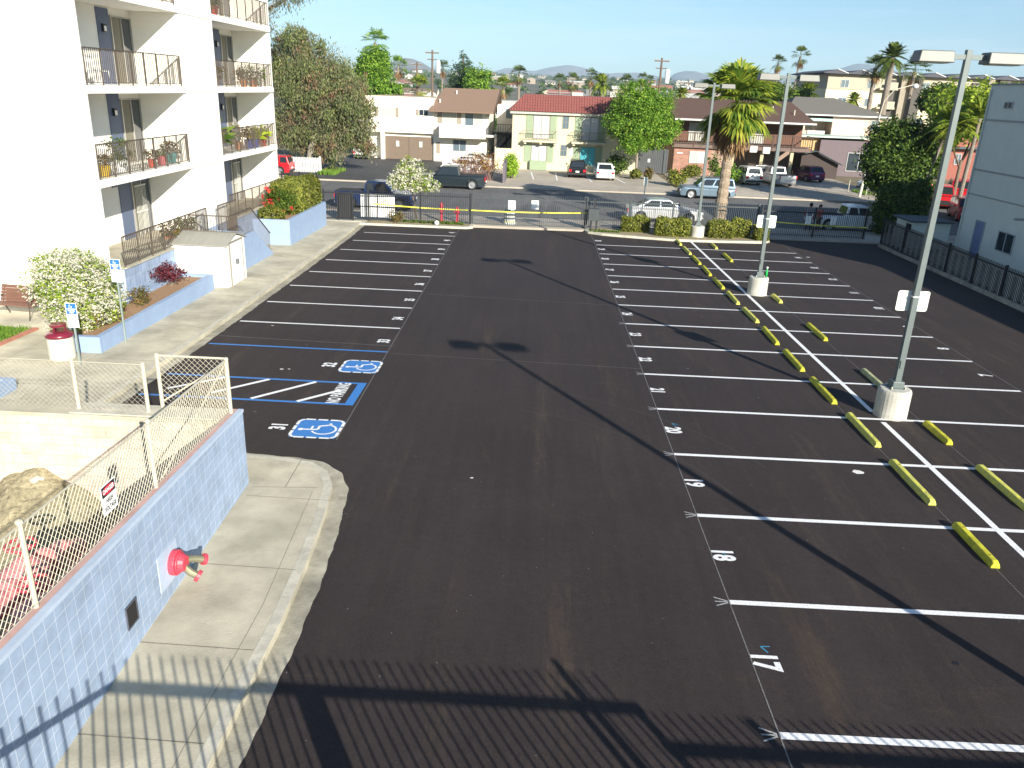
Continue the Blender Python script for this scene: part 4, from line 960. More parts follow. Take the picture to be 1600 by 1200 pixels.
# ramp / stair beside the shed
def stair():
    t = thing('entrance_stair', 'blue painted stair and landing with iron railings behind the shed', 'stair', (-13, 34, -.4))
    zt = 1.02
    mb = MB(); mb.prism_axis([(31.4, -1.2), (36.3, -1.2), (36.3, -.36), (34.0, zt), (31.4, zt)], 'x', -12.42, -12.2); mb.box(-13.88, -12.42, 31.4, 34.0, -1.2, zt-.08); mb.build('side_wall', BLUEW, t)
    mb = MB()
    for i in range(7):
        y = 34.0+i*.3; z = zt-.1-(i+1)*.18; mb.box(-13.88, -12.42, y, y+.3, -1.0, z)
    mb.build('steps', CONC, t)
    mb = MB(); mb.box(-13.9, -12.42, 31.35, 34.0, zt-.078, zt-.03); mb.build('landing', pm('pale_blue_deck', (.45, .55, .68), .8, var=.1), t)
    mb = MB()
    P = lambda y, z: (-12.3, y, z)
    mb.bar(P(31.5, zt+1), P(34.0, zt+1), .04, .04); mb.bar(P(34.0, zt+1), P(36.3, .55), .04, .04)
    for i in range(24):
        y = 31.5+i*.105; mb.bar(P(y, zt), P(y, zt+1), .014, .014, up=(1, 0, 0))
    for i in range(22):
        y = 34.0+i*.105; q = (y-34)/2.3; mb.bar(P(y, zt-1.38*q), P(y, zt+1-1.47*q), .014, .014, up=(1, 0, 0))
    mb.build('railing', RAILM, t)
    mb = MB(); mb.bar((-13.9, 31.45, zt+1), (-12.3, 31.45, zt+1), .04, .04); mb.bar((-13.9, 31.45, zt+1), (-13.0, 31.45, zt+.1), .03, .03)
    for i in range(15): mb.bar((-13.9+i*.11, 31.45, zt), (-13.9+i*.11, 31.45, zt+1), .014, .014, up=(1, 0, 0))
    mb.build('railing', RAILM, t)
    railing(t, 'x', -13.75, 34.1, 36.2, zt-.6, zt+1.0)
stair()

# balcony things
POTR = pm('red_glazed_pot', (.45, .06, .04), .35, var=.1); POTB = pm('blue_glazed_pot', (.04, .07, .35), .3, var=.1); POTT = pm('terracotta_pot', (.45, .20, .10), .8, var=.15)
LIME = leafmat('lime_leaves', (.32, .42, .03), (.52, .56, .05), tr=.4)
def pot(lbl, x, y, z, r, h, pm_, lm, lr, lh, n, seed, s=.05, spiky=False):
    t = thing('potted_plant', lbl, 'potted plant', (x, y, z), 0, 'potted plants on the balconies')
    mb = MB(); mb.lathe([(r*.7, 0), (r, h*.9), (r*1.08, h), (r*.9, h), (0, h*.93)], (x, y, z), 14); mb.build('pot', pm_, t)
    if spiky:
        rnd = random.Random(seed); mb = MB()
        for i in range(n):
            a = rnd.uniform(0, 6.28); e = rnd.uniform(.3, 1.4); L = lh*rnd.uniform(.7, 1.3); d = Vector((math.cos(a)*math.cos(e), math.sin(a)*math.cos(e), math.sin(e)))
            b0 = Vector((x, y, z+h)); m_ = b0+d*L*.6; tp = m_+d*L*.35-Vector((0, 0, L*.3*math.cos(e))); sd_ = d.cross(Vector((0, 0, 1))).normalized()*.035
            mb.add([b0-sd_*.4, b0+sd_*.4, m_+sd_, tp, m_-sd_], [(0, 1, 2, 3, 4)])
        mb.build('foliage', lm, t)
    else: add_cloud(t, 'foliage', [(x, y, z+h+lh*.7, lr, lr, lh)], n, s, lm, seed, clump=12, spread=.25)
zf = {2: 3.95, 3: 6.8, 4: 9.65}
pot('big lime green spiky plant in a blue pot, lower far balcony', -14.4, 41.2, 3.95, .22, .42, POTB, LIME, .5, .75, 60, 1, spiky=True)
pot('red pot with lime foliage at the far end of the lower far balcony', -14.35, 42.3, 3.95, .2, .5, POTR, LIME, .45, .6, 45, 2, spiky=True)
pot('blue pot with olive foliage beside the lime plant, lower far balcony', -14.4, 40.35, 3.95, .22, .42, POTB, OLV, .35, .35, 350, 3)
pot('dark pot with loose shrub at the middle of the lower far balcony', -14.5, 39.2, 3.95, .2, .35, POTT, OLV, .5, .45, 500, 4)
pot('tall palm like plant at the near end of the lower far balcony', -14.7, 36.6, 3.95, .2, .45, POTT, GREENL, .4, 1.3, 26, 5, spiky=True)
pot('bushy plant at the near end of the third floor far balcony', -14.5, 36.8, 6.8, .22, .35, POTT, OLV, .55, .35, 600, 6)
pot('bushy plant in a terracotta pot at the middle of the third floor far balcony', -14.5, 40.5, 6.8, .2, .35, POTT, OLV, .4, .3, 450, 7)
pot('wide green plant at the far end of the third floor far balcony', -14.5, 41.9, 6.8, .22, .35, POTT, GREENL, .55, .35, 600, 8)
pot('red pot with a green shrub on the top far balcony', -14.4, 37.2, 9.65, .2, .4, POTR, GREENL, .3, .35, 300, 9)
pot('terracotta pot with leafy plant at the near end of the top far balcony', -14.4, 36.5, 9.65, .2, .4, POTT, GREENL, .3, .4, 300, 10)
pot('small red pot with flowers by the rail of the lower near balcony', -14.45, 30.1, 3.95, .16, .3, POTR, OLV, .25, .2, 200, 11)
pot('pink pot with leafy plant near the pier on the lower near balcony', -14.5, 31.0, 3.95, .18, .35, pm('pink_pot', (.5, .12, .14), .5), GREENL, .25, .22, 220, 12)
pot('yellow pot with orange flowers at the left of the lower near balcony', -14.4, 26.6, 3.95, .2, .38, pm('yellow_pot', (.55, .36, .03), .5), OLV, .22, .2, 200, 13)
pot('green leafy plant in a white pot on the lower near balcony', -14.7, 28.3, 3.95, .2, .4, WHITEP, GREENL, .35, .5, 500, 14)
pot('orange potted plant at the far end of the lower near balcony', -14.5, 31.9, 3.95, .2, .4, pm('teal_pot', (.10, .3, .3), .5), OLV, .3, .25, 260, 15)
pot('dark leafed plant in a basket at the ground floor terrace', -13.9, 29.6, 1.16, .2, .35, POTT, OLV, .35, .3, 350, 16)
pot('green plant in a pot by the ground floor railing', -13.9, 31.2, 1.16, .2, .35, POTT, GREENL, .35, .3, 350, 17)
def chair(lbl, x, y, z, rz, m):
    t = thing('patio_chair', lbl, 'chair', (x, y, z), rz)
    mb = MB(); mb.box(-.24, .24, -.24, .24, .42, .45); mb.build('seat', m, t, world=False, bevel=.01)
    mb = MB(); 
    for i in range(5): mb.bar((-.2+i*.1, .24, .45), (-.2+i*.1, .31, .9), .05, .02)
    mb.bar((-.24, .31, .9), (.24, .31, .9), .03, .05); mb.build('backrest', m, t, world=False)
    for sx in (-1, 1):
        for sy in (-1, 1): mb = MB(); mb.tube([(sx*.22, sy*.22, .42), (sx*.24, sy*.25, 0)], .018, 6); mb.build('leg', m, t, world=False)
chair('white patio chair on the third floor near balcony', -14.9, 28.0, 6.8, R(150), WHITEP)
chair('brown wooden chair at the left of the third floor near balcony', -14.7, 26.2, 6.8, R(40), pm('brown_wood', (.2, .11, .06), .6))
chair('white patio chair on the lower near balcony by the left plants', -14.8, 27.3, 3.95, R(200), WHITEP)
mb = MB(); 
for i, (a, b, c) in enumerate([(37.9, 38.6, 1.0), (38.6, 39.1, 1.5)]): mb.bar((-14.4, a, 6.85+c*.3), (-14.5, b, 6.85+c), .03, .03)

# ================================================================ iron fence and gates along the street
def ironfence(lbl, p, q, zb, zt, zr, mat=IRON, sp=.115, posts=None, name='iron_fence', cat='fence', group=None, mid=False, pk=.012):
    p = Vector(p); q = Vector(q); L = (q-p).length; u = (q-p)/L
    t = thing(name, lbl, cat, (p.x, p.y, zb), 0, group); mb = MB()
    n = round(L/sp)
    for i in range(n+1):
        c = p+u*(L*i/n); mb.add([(c.x-pk, c.y-pk, zb+.06), (c.x+pk, c.y-pk, zb+.06), (c.x+pk, c.y+pk, zb+.06), (c.x-pk, c.y+pk, zb+.06), (c.x-pk, c.y-pk, zt-.04), (c.x+pk, c.y-pk, zt-.04), (c.x+pk, c.y+pk, zt-.04), (c.x-pk, c.y+pk, zt-.04), (c.x, c.y, zt)],
             [(0, 1, 5, 4), (1, 2, 6, 5), (2, 3, 7, 6), (3, 0, 4, 7), (4, 5, 8), (5, 6, 8), (6, 7, 8), (7, 4, 8)])
    mb.build('picket', mat, t)
    mb = MB(); mb.bar((p.x, p.y, zr), (q.x, q.y, zr), .045, .07); mb.bar((p.x, p.y, zb+.12), (q.x, q.y, zb+.12), .045, .05)
    if mid: mb.bar((p.x, p.y, zb+.3), (q.x, q.y, zb+.3), .03, .03)
    mb.build('rail', mat, t)
    for d in (posts if posts is not None else [0, L/2, L]):
        c = p+u*d; mb = MB(); mb.box(c.x-.045, c.x+.045, c.y-.045, c.y+.045, zb-.2, zt+.03); mb.build('post', mat, t)
    return t
FG = 'black iron fence sections along the street'
GREYI = pm('grey_iron', (.065, .075, .078), .5, .3, var=.1)
ironfence('short iron fence with a mesh gate between the blue planter and the white board', (-12.9, 48.0), (-10.2, 48.1), -.62, 1.16, 1.0, posts=[0, .85, 1.75, 2.7], group=FG)
ironfence('iron fence over the small planting strip, behind the red hydrants', (-10.2, 48.1), (-4.05, 48.45), -.62, 1.22, 1.0, group=FG, posts=[0, 3.1, 6.1])
mb = MB(); mb.box(-12.05, -11.2, 48.10, 48.13, -.5, 1.0); m_ = simple(mb, 'gate_screen', pm('black_mesh', (.03, .03, .032), .8, var=.1), 'dark mesh panel on the small pedestrian gate by the blue planter', 'gate screen')
ironfence('long sliding iron gate across the driveway behind the yellow tape', (-4.0, 48.75), (2.85, 49.05), -.72, 1.25, .98, GREYI, name='sliding_gate', cat='gate', posts=[0, 6.85])
ironfence('iron fence behind the hedges to the right of the gate motor', (2.95, 48.95), (13.4, 49.4), -.62, 1.22, .98, GREYI, group=FG, posts=[0, 2.6, 5.2, 7.9, 10.4])
ironfence('second sliding iron gate in the shade at the right', (13.5, 49.1), (19.9, 49.3), -.8, 1.15, .85, IRON, name='sliding_gate', cat='gate', posts=[0, 3.2, 6.3], mid=True)
mb = MB(); mb.bar((-4.0, 48.7, -.70), (3.0, 49.0, -.70), .05, .04); mb.bar((13.5, 49.0, -.74), (20.5, 49.2, -.74), .05, .04); tag(mb.build('gate_track', IRON), 'black steel track lying along the driveway under the gates', 'gate track')
gm = thing('gate_motor', 'grey gate operator box standing at the end of the sliding gate', 'gate motor', (3.3, 48.35, -.6))
mb = MB(); mb.box(3.0, 3.62, 48.15, 48.6, -.05, .62); mb.build('cabinet', GREYI, gm, bevel=.02)
mb = MB(); mb.box(2.98, 3.64, 48.13, 48.62, .621, .66); mb.build('lid', GREYI, gm)
mb = MB(); mb.box(3.1, 3.22, 48.2, 48.3, -.65, -.05); mb.box(3.45, 3.55, 48.2, 48.3, -.65, -.05); mb.box(3.28, 3.4, 48.35, 48.4, .66, 1.25); mb.build('stand', IRON, gm)
# caution tape
mb = MB(); rnd = random.Random(3)
def tape(p, q, sag, n=26):
    P = [Vector(p).lerp(Vector(q), i/n) for i in range(n+1)]
    for i, v in enumerate(P): s = i/n; v.z -= sag*4*s*(1-s)
    for i in range(n):
        a, b = P[i], P[i+1]; tw = .03*math.sin(i*.9); mb.add([(a.x, a.y, a.z-.035), (b.x, b.y+tw, b.z-.035), (b.x, b.y, b.z+.035), (a.x, a.y-tw, a.z+.035)], [(0, 1, 2, 3)])
tape((-9.9, 47.95, .45), (-4.0, 48.6, .22), .05); tape((-4.0, 48.6, .22), (2.9, 48.9, .30), .05)
tag(mb.build('caution_tape', pm('yellow_tape', (.72, .68, .08), .5, var=.15)), 'yellow caution tape tied along the driveway gate', 'tape')
mb = MB(); tape((13.6, 49.0, .28), (19.9, 49.2, .10), .05); tag(mb.build('caution_tape', pm('yellow_tape', (.72, .68, .08))), 'yellow caution tape along the shaded gate on the right', 'tape')
# gate notices
for i, (x, z, l) in enumerate(((-1.62, .60, 'white notice panel on the driveway gate, the left one'), (-.22, .66, 'white notice panel on the driveway gate, the right one'))):
    mb = MB(); mb.box(x-.22, x+.22, 48.72, 48.735, z-.24, z+.28); tag(mb.build('notice', WHITEP), l, 'notice', 'white notices on the gates')
for i, (px, py, l) in enumerate(((1263, 344, 'left pale notice on the shaded right gate'), (1302, 345, 'right pale notice on the shaded right gate'))):
    p = at(px, py, Y=49.05)
    mb = MB(); mb.box(p.x-.17, p.x-.01, p.y, p.y+.012, p.z-.25, p.z+.25); mb.box(p.x+.01, p.x+.17, p.y, p.y+.012, p.z-.25, p.z+.25)
    tag(mb.build('notice', WHITEP), l, 'notice', 'white notices on the gates')
# barrel with bands, white board, plastic ball
bt = thing('traffic_barrel', 'white and dark banded barrel with paper tags behind the driveway gate', 'barrel', (-1.75, 49.5, -.62))
mb = MB(); mb.lathe([(.40, -.62), (.40, -.5), (.34, -.5), (.32, .1), (.28, .38), (0, .4)], (-1.75, 49.5, 0), 18); mb.build('body', pm('barrel_white', (.6, .62, .6), .5, var=.15), bt)
mb = MB()
for z in (-.32, -.1, .12): mb.lathe([(.345, z), (.345-.012, z+.1)], (-1.75, 49.5, 0), 18)
mb.build('band', pm('barrel_band', (.09, .10, .10), .6), bt)
mb = MB(); mb.lathe([(.36, -.56), (.36, -.46)], (-1.75, 49.5, 0), 18); mb.build('yellow_band', pm('yellow_tape', (.72, .68, .08)), bt)
wb = thing('white_board', 'large blank white board leaning on the iron fence', 'board', (-9.7, 48.6, -.5))
mb = MB(); mb.box(-10.78, -8.7, 48.5, 48.54, -.42, .90); mb.build('panel', WHITEP, wb); mb = MB(); mb.box(-10.8, -8.68, 48.47, 48.499, .17, .23); mb.box(-9.76, -9.7, 48.47, 48.499, -.42, .9); mb.build('batten', GREYI, wb)
mb = MB(); mb.lathe([(.02, 0), (.12, .06), (.15, .14), (.12, .22), (.02, .28)], (-6.02, 47.55, -.6), 12); tag(mb.build('plastic_ball', WHITEP, smooth=True), 'round white ball lying on the soil by the fence', 'ball')
# hydrants / standpipes
for x, h, l in ((-5.95, 1.15, 'taller red hydrant behind the fence, the left one'), (-4.98, .92, 'shorter red hydrant behind the fence, the right one')):
    t = thing('fire_hydrant', l, 'hydrant', (x, 49.3, -.62), 0, 'red hydrants behind the fence'); mb = MB()
    mb.lathe([(.16, -.62), (.16, -.56), (.085, -.56), (.085, -.62+h*.72), (.12, -.62+h*.74), (.12, -.62+h*.8), (.09, -.62+h*.92), (.03, -.62+h), (0, -.62+h+.04)], (x, 49.3, 0), 14); mb.build('body', PIPER, t, smooth=False)
    mb = MB(); zz = -.62+h*.62; mb.tube([(x-.19, 49.3, zz), (x+.19, 49.3, zz)], .06, 10); mb.tube([(x, 49.3, zz), (x, 49.08, zz)], .075, 10); mb.build('outlet', PIPER, t)
# ground cover and small things in the strip
g = np.random.default_rng(21)
V, F = leafcloud([(-7.9+.55*i, 48.15+.12*math.sin(i*2.1), -.53, .4, .22, .10) for i in range(7)]+[(3.4+.6*i, 47.7, -.55, .45, .25, .07) for i in range(3)], 3200, .05, 7, shell=.2)
o = fastmesh('ground_cover', V, F, GREENL); tag(o, 'low green ground cover under the iron fence', 'ground cover', kind='stuff')
shrub('olive shrub at the right end of the white board by the fence', -8.5, 47.95, -.58, .42, .3, .3, OLV, 700, .05, seed=31, gap=.05)
HG = 'yellow green hedges in the far planting bed'
for i, (x0, x1, y0, y1, z1, l) in enumerate(((5.1, 6.7, 48.1, 48.7, .28, 'narrow yellow green hedge to the right of the gate motor'), (6.9, 8.9, 46.9, 47.8, .42, 'thick yellow green hedge just left of the farthest lamp pedestal'),
        (10.0, 11.4, 47.0, 47.8, .38, 'yellow green hedge just right of the farthest lamp pedestal'), (11.5, 12.6, 47.6, 48.4, .42, 'small hedge at the foot of the big palm'), (12.7, 13.4, 46.9, 47.6, .18, 'last small hedge in front of the shaded gate'))):
    hedge(l, x0, x1, y0, y1, -.62, z1, int(2600*(x1-x0)), .06, HED, 40+i, group=HG)

# ================================================================ right boundary: fence on a low wall, shaded building
rt = ironfence('black iron fence with pale slats running down the right side of the lot', (19.62, 26.0), (20.05, 47.2), -.55, .98, .80, sp=.115, posts=[0, 2.6, 5.2, 7.8, 10.4, 13, 15.6, 18.2, 21.2], name='slatted_fence')
mb = MB(); n = 150
for i in range(n):
    y = 26.1+i*.1405; x = 19.66+(y-26)*.0203
    mb.add([(x+.03, y, -.42-.0*y), (x+.03, y+.06, -.42), (x+.03, y+.06, .78), (x+.03, y, .78)], [(0, 1, 2, 3)])
mb.build('slat', pm('pale_slat', (.8, .8, .78), .6, var=.1), rt, label='pale vertical slats behind the pickets')
mb = MB(); mb.prism([(19.5, 26), (19.75, 26), (20.2, 47.3), (19.95, 47.3)], -1.3, lotz(.18)); tag(mb.build('low_wall', CONC2), 'low concrete kerb wall under the slatted fence', 'wall')
GWALL = pm('grey_stucco', (.66, .68, .61), .9, var=.05, vs=1.5, bump=.2, bs=60); TRIMG = pm('grey_trim', (.36, .36, .33), .8, var=.08)
def right_building():
    t = thing('grey_building', 'tall grey green stucco building in the shade on the right edge', 'building', (23.5, 45.6, -.6)); X = 23.5
    mb = MB(); mb.box(X, 44, 30.2, 45.6, -1.2, 8.28); mb.build('wall', GWALL, t)
    mb = MB(); mb.box(X, 44, -8, 30.2, -1.2, 4.35); mb.build('low_wing', GWALL, t)
    mb = MB(); mb.box(X-.06, 44.05, 30.15, 45.66, 8.281, 8.36); mb.build('coping', pm('coping_metal', (.16, .19, .2), .5, .3), t)
    mb = MB(); mb.box(X-.03, X-.001, 30.2, 45.6, 6.52, 6.62); mb.box(X-.03, X-.001, 30.2, 45.6, 3.98, 4.08); mb.box(X-.03, X-.001, 30.2, 45.6, 2.72, 2.79); mb.build('belt_course', TRIMG, t)
    mb = MB(); mb.tube([(X-.05, 45.45, -.6), (X-.05, 45.45, 8.1)], .05, 8); mb.build('downpipe', GWALL, t)
    def win(y0, y1, z0, z1, door=False):
        mb = MB()
        for a in (y0, y1-.06) + (() if door else ((y0+y1)/2-.03,)): mb.box(X-.05, X-.002, a, a+.06, z0, z1)
        mb.box(X-.05, X-.002, y0+.06, y1-.06, z0, z0+.05); mb.box(X-.05, X-.002, y0+.06, y1-.06, z1-.05, z1); f = mb.build('door' if door else 'window', pm('frame_grey', (.4, .42, .42), .5), t)
        mb = MB(); mb.box(X-.025, X-.004, y0+.06, y1-.06, z0+.05, z1-.05); mb.build('pane' if not door else 'leaf', GLASSD if not door else pm('blue_grey_door', (.16, .2, .34), .6), f)
    win(40.1, 41.6, .35, 1.35); win(43.0, 43.95, -.6, 1.55, True); win(43.1, 43.9, 7.15-.0, 7.5); win(36.6, 37.8, .3, 1.3); win(36, 37.2, 5, 6)
    mb = MB(); mb.box(X-.9, X-.001, 38.9, 39.1, 2.2, 2.3); mb.build('awning_bracket', TRIMG, t)
    # flat roof things
    vx, vy = 30.5, 52
    return t
right_building()
og = thing('bin_enclosure', 'low grey stucco enclosure with a dark flat roof between fence and building', 'outbuilding', (21.9, 47.2, -.7))
mb = MB(); mb.box(21.2, 23.35, 46.2, 48.3, -1, .95); mb.build('wall', GWALL, og); mb = MB(); mb.box(21.0, 23.4, 46.0, 48.5, .951, 1.05); mb.build('roof', pm('dark_roof', (.07, .09, .10), .8), og)
mb = MB(); mb.box(21.15, 21.198, 46.3, 46.9, -.7, .8); mb.build('opening', DARK, og)
mb = MB(); mb.box(20.6, 23.3, 30, 45.9, -1, -.48); struct(mb, 'side_yard', CONC2)

# ================================================================ cars
def carpaint(name, c, rough=.28, metal=.3): return pm('paint_'+name, c, rough, metal, var=.05, vs=1.2, coat=.25)
TYRE = pm('tyre_rubber', (.022, .022, .022), .85, var=.1); RIMM = pm('alloy_rim', (.45, .45, .46), .35, .8, var=.1); CHR = pm('chrome', (.55, .56, .57), .2, .9, var=0)
BLK = pm('black_trim', (.02, .02, .02), .5, var=0); TAILR = pm('tail_lamp', (.5, .01, .02), .25, var=0); HEADL = pm('head_lamp', (.6, .62, .62), .15, .2, var=0); PLATE = pm('number_plate', (.75, .75, .72), .5, var=0)
CG = glass('car_glass', (.018, .024, .03), .08, .45)
SPEC = {  # length, width, height; belt z, roof z; body top outline [x/L, z]; cabin belt x0,x1; roof x0,x1; wheels
 'sedan': dict(L=4.85, W=1.82, belt=.93, roof=1.44, top=[(0, .42), (.004, .74), (.02, .96), (.13, .99), (.3, .95), (.62, .94), (.70, .94), (.93, .78), (.985, .66), (1, .45)], cb=(.10, .745), cr=(.29, .56), wh=(.175, .815), r=.33),
 'suv': dict(L=4.55, W=1.78, belt=1.02, roof=1.68, top=[(0, .45), (.004, .85), (.01, 1.02), (.6, 1.02), (.70, 1.02), (.95, .93), (.99, .78), (1, .5)], cb=(.01, .73), cr=(.055, .58), wh=(.19, .80), r=.37),
 'van': dict(L=4.9, W=1.85, belt=1.05, roof=1.78, top=[(0, .45), (.004, .85), (.01, 1.05), (.6, 1.05), (.76, 1.04), (.96, .86), (.99, .72), (1, .5)], cb=(.01, .80), cr=(.05, .62), wh=(.19, .82), r=.34),
 'pickup': dict(L=5.75, W=1.95, belt=1.12, roof=1.80, top=[(0, .55), (.003, 1.10), (.01, 1.12), (.38, 1.12), (.62, 1.12), (.70, 1.12), (.96, 1.04), (.99, .85), (1, .55)], cb=(.37, .74), cr=(.40, .63), wh=(.19, .81), r=.40),
 'hatch': dict(L=4.1, W=1.72, belt=.95, roof=1.46, top=[(0, .42), (.004, .8), (.02, .96), (.6, .95), (.70, .95), (.94, .80), (.985, .66), (1, .45)], cb=(.02, .745), cr=(.13, .56), wh=(.17, .81), r=.31)}
def car(kind, name, lbl, paint, x, y, z, rz, sc=(1, 1, 1), glassc=None, rack=False, tail=TAILR, cat='car', rim=RIMM, dark_lower=False):
    sp = SPEC[kind]; L, W = sp['L']*sc[0], sp['W']*sc[1]; kz = sc[2]; r = sp['r']; hw = W/2
    t = thing(name, lbl, cat, (x, y, z), rz, 'parked cars and trucks')
    X = lambda f: (f-.5)*L
    # body: side outline with wheel arches, swept across the width, narrowed at nose and tail
    bot = []
    zb = .24
    for f in sp['wh']:
        cx_ = X(f); R_ = r+.07
        a0 = math.asin(max(-1, min(1, (zb-r)/R_)))
        bot += [(cx_+R_*math.cos(a), r+R_*math.sin(a)) for a in [math.pi-a0-(math.pi-2*a0)*i/9 for i in range(10)]]
    prof = [(X(0), .36)]+[(X(.02), zb)]+bot+[(X(.98), zb), (X(1), .36)]+[(X(f), zz*kz) for f, zz in reversed(sp['top'])]
    # fan quads between sections
    secs = [(-hw, .0), (-hw+.07, 1.), (hw-.07, 1.), (hw, .0)]
    mb = MB(); n = len(prof)
    for yy, big in secs:
        for (px_, pz_) in prof:
            e = abs(px_)/(L/2); taper = 1-.10*max(0, (e-.78)/.22)**2
            dz = 0 if big else (-.03 if pz_ > .8 else 0); sx_ = 1 if big else .99
            mb.V.append((px_*sx_, yy*taper, pz_+dz))
    for k in range(3):
        for i in range(n): j = (i+1) % n; mb.F.append((k*n+i, k*n+j, (k+1)*n+j, (k+1)*n+i)); mb.M.append(0)
    mb.F += [tuple(range(n-1, -1, -1)), tuple(range(3*n, 4*n))]; mb.M += [0, 0]
    bo = mb.build('body', paint, t, world=False, bevel=.02)
    # cabin
    bz, rzf = sp['belt']*kz-.02, sp['roof']*kz
    wb_, wr_ = hw-.045, hw-.22
    b0, b1 = X(sp['cb'][0]), X(sp['cb'][1]); r0_, r1_ = X(sp['cr'][0]), X(sp['cr'][1])
    mb = MB(); mid = (r0_+r1_)/2
    vs = [(b0, -wb_*.94, bz), (b1, -wb_*.92, bz), (b1, wb_*.92, bz), (b0, wb_*.94, bz), (r0_, -wr_, rzf-.03), (mid, -wr_-.01, rzf), (r1_, -wr_, rzf-.03), (r1_, wr_, rzf-.03), (mid, wr_+.01, rzf), (r0_, wr_, rzf-.03)]
    mb.add(vs, [(0, 1, 6, 5, 4), (2, 3, 9, 8, 7), (1, 2, 7, 6), (3, 0, 4, 9), (4, 5, 8, 9), (5, 6, 7, 8)])
    mb.build('cabin', paint, t, world=False, bevel=.035)
    G_ = glassc or CG
    def bil(A, B, C_, D, u0, u1, v0, v1, off, nm='window', mt=G_):
        A, B, C_, D = map(Vector, (A, B, C_, D)); f = lambda u, v: A.lerp(B, u).lerp(D.lerp(C_, u), v)
        q = [f(u0, v0), f(u1, v0), f(u1, v1), f(u0, v1)]; nn = (q[1]-q[0]).cross(q[3]-q[0]).normalized()*off
        m = MB(); m.add([p+nn for p in q]+[p+nn*.3 for p in q], [(0, 1, 2, 3), (0, 4, 5, 1), (1, 5, 6, 2), (2, 6, 7, 3), (3, 7, 4, 0)]); return m.build(nm, mt, t, world=False)
    E_ = .012
    A, B, C2, D = vs[0], vs[1], vs[6], vs[4]; A2, B2, C3, D2 = vs[2], vs[3], vs[9], vs[7]
    cuts = {'sedan': [(.12, .50), (.53, .90)], 'suv': [(.04, .24), (.28, .56), (.60, .92)], 'van': [(.04, .3), (.34, .62), (.66, .93)], 'pickup': [(.06, .38), (.44, .90)], 'hatch': [(.08, .44), (.48, .9)]}[kind]
    for u0, u1 in cuts:
        bil(A, B, C2, D, u0, u1, .14, .88, E_); bil(A2, B2, C3, D2, 1-u1, 1-u0, .14, .88, E_)
    bil(vs[1], vs[2], vs[7], vs[6], .06, .94, .10, .92, E_, 'windshield'); bil(vs[3], vs[0], vs[4], vs[9], .10, .90, .16, .88, E_, 'rear_window')
    if kind == 'pickup':
        mb = MB(); mb.box(X(.015), X(.365), -hw+.13, hw-.13, 1.05*kz, 1.125*kz+.002); mb.build('bed', pm('bed_liner', (.03, .03, .03), .9, var=.2), t, world=False)
    for f in sp['wh']:
        for s in (-1, 1):
            cx_ = X(f); yy = s*(hw-.13)
            prof_ = [(r*.62, -.1), (r*.95, -.1), (r, -.06), (r, .06), (r*.95, .1), (r*.62, .1)]
            def wheel(pr, nm, mt, par, n=18):
                m = MB(); V_ = []
                for rr, d in pr:
                    for j in range(n): a = 2*math.pi*j/n; V_.append((cx_+rr*math.cos(a), yy+s*d, r+rr*math.sin(a)))
                k = len(pr); F_ = [(i*n+j, i*n+(j+1) % n, (i+1)*n+(j+1) % n, (i+1)*n+j) for i in range(k-1) for j in range(n)]+[tuple(range(n)), tuple(range((k-1)*n, k*n))]
                m.add(V_, F_); return m.build(nm, mt, par, world=False)
            wo = wheel(prof_, 'wheel', TYRE, t); ri = wheel([(r*.66, .098), (r*.66, .112), (r*.56, .104), (r*.12, .112)], 'rim', rim, wo)
            ri.matrix_parent_inverse = Matrix.Identity(4)
    for s in (-1, 1):
        mb = MB(); mb.box(X(0)-.004, X(.02), s*hw*.90, s*hw*.62, .62*kz, (.80 if kind != 'suv' else .86)*kz) if kind != 'pickup' else mb.box(X(0)-.006, X(.012), s*hw*.97, s*hw*.86, .72, 1.05)
        mb.build('tail_light', tail, t, world=False, bevel=.015)
        mb = MB(); mb.box(X(.965), X(1)+.004, s*hw*.86, s*hw*.55, .58*kz, .74*kz); mb.build('headlight', HEADL, t, world=False, bevel=.015)
        mb = MB(); mb.box(X(sp['cb'][1])-.28, X(sp['cb'][1])-.14, s*(hw+.0), s*(hw+.17), bz+.04, bz+.17); mb.build('wing_mirror', paint, t, world=False, bevel=.02)
    mb = MB(); mb.box(X(0)-.03, X(.012), -hw*.9, hw*.9, .33, .50 if kind in ('pickup', 'suv') else .42); mb.build('bumper', CHR if kind == 'pickup' else (BLK if kind == 'suv' else paint), t, world=False, bevel=.02)
    mb = MB(); mb.box(X(.99), X(1)+.03, -hw*.88, hw*.88, .33, .50 if kind in ('pickup', 'suv') else .42); mb.build('bumper', CHR if kind == 'pickup' else (BLK if kind == 'suv' else paint), t, world=False, bevel=.02)
    mb = MB(); mb.box(X(0)-.034, X(0)-.0, -.17, .17, .56, .70); mb.build('number_plate', PLATE, t, world=False)
    mb = MB(); mb.box(X(1)-.02, X(1)+.012, -hw*.4, hw*.4, .5, .68*kz); mb.build('grille', BLK, t, world=False)
    for s in (-1, 1):   # door seams and handles
        mb = MB()
        seams = {'sedan': (.36, .54, .70), 'suv': (.3, .47, .66), 'van': (.3, .5, .7), 'pickup': (.385, .50, .70), 'hatch': (.38, .66)}[kind]
        for f in seams: mb.box(X(f)-.006, X(f)+.006, s*(hw-.004), s*(hw+.003), .34, sp['belt']*kz-.05)
        mb.box(X(.25), X(.75), s*(hw-.004), s*(hw+.006), .27, .31); mb.build('door_seam', BLK, t, world=False)
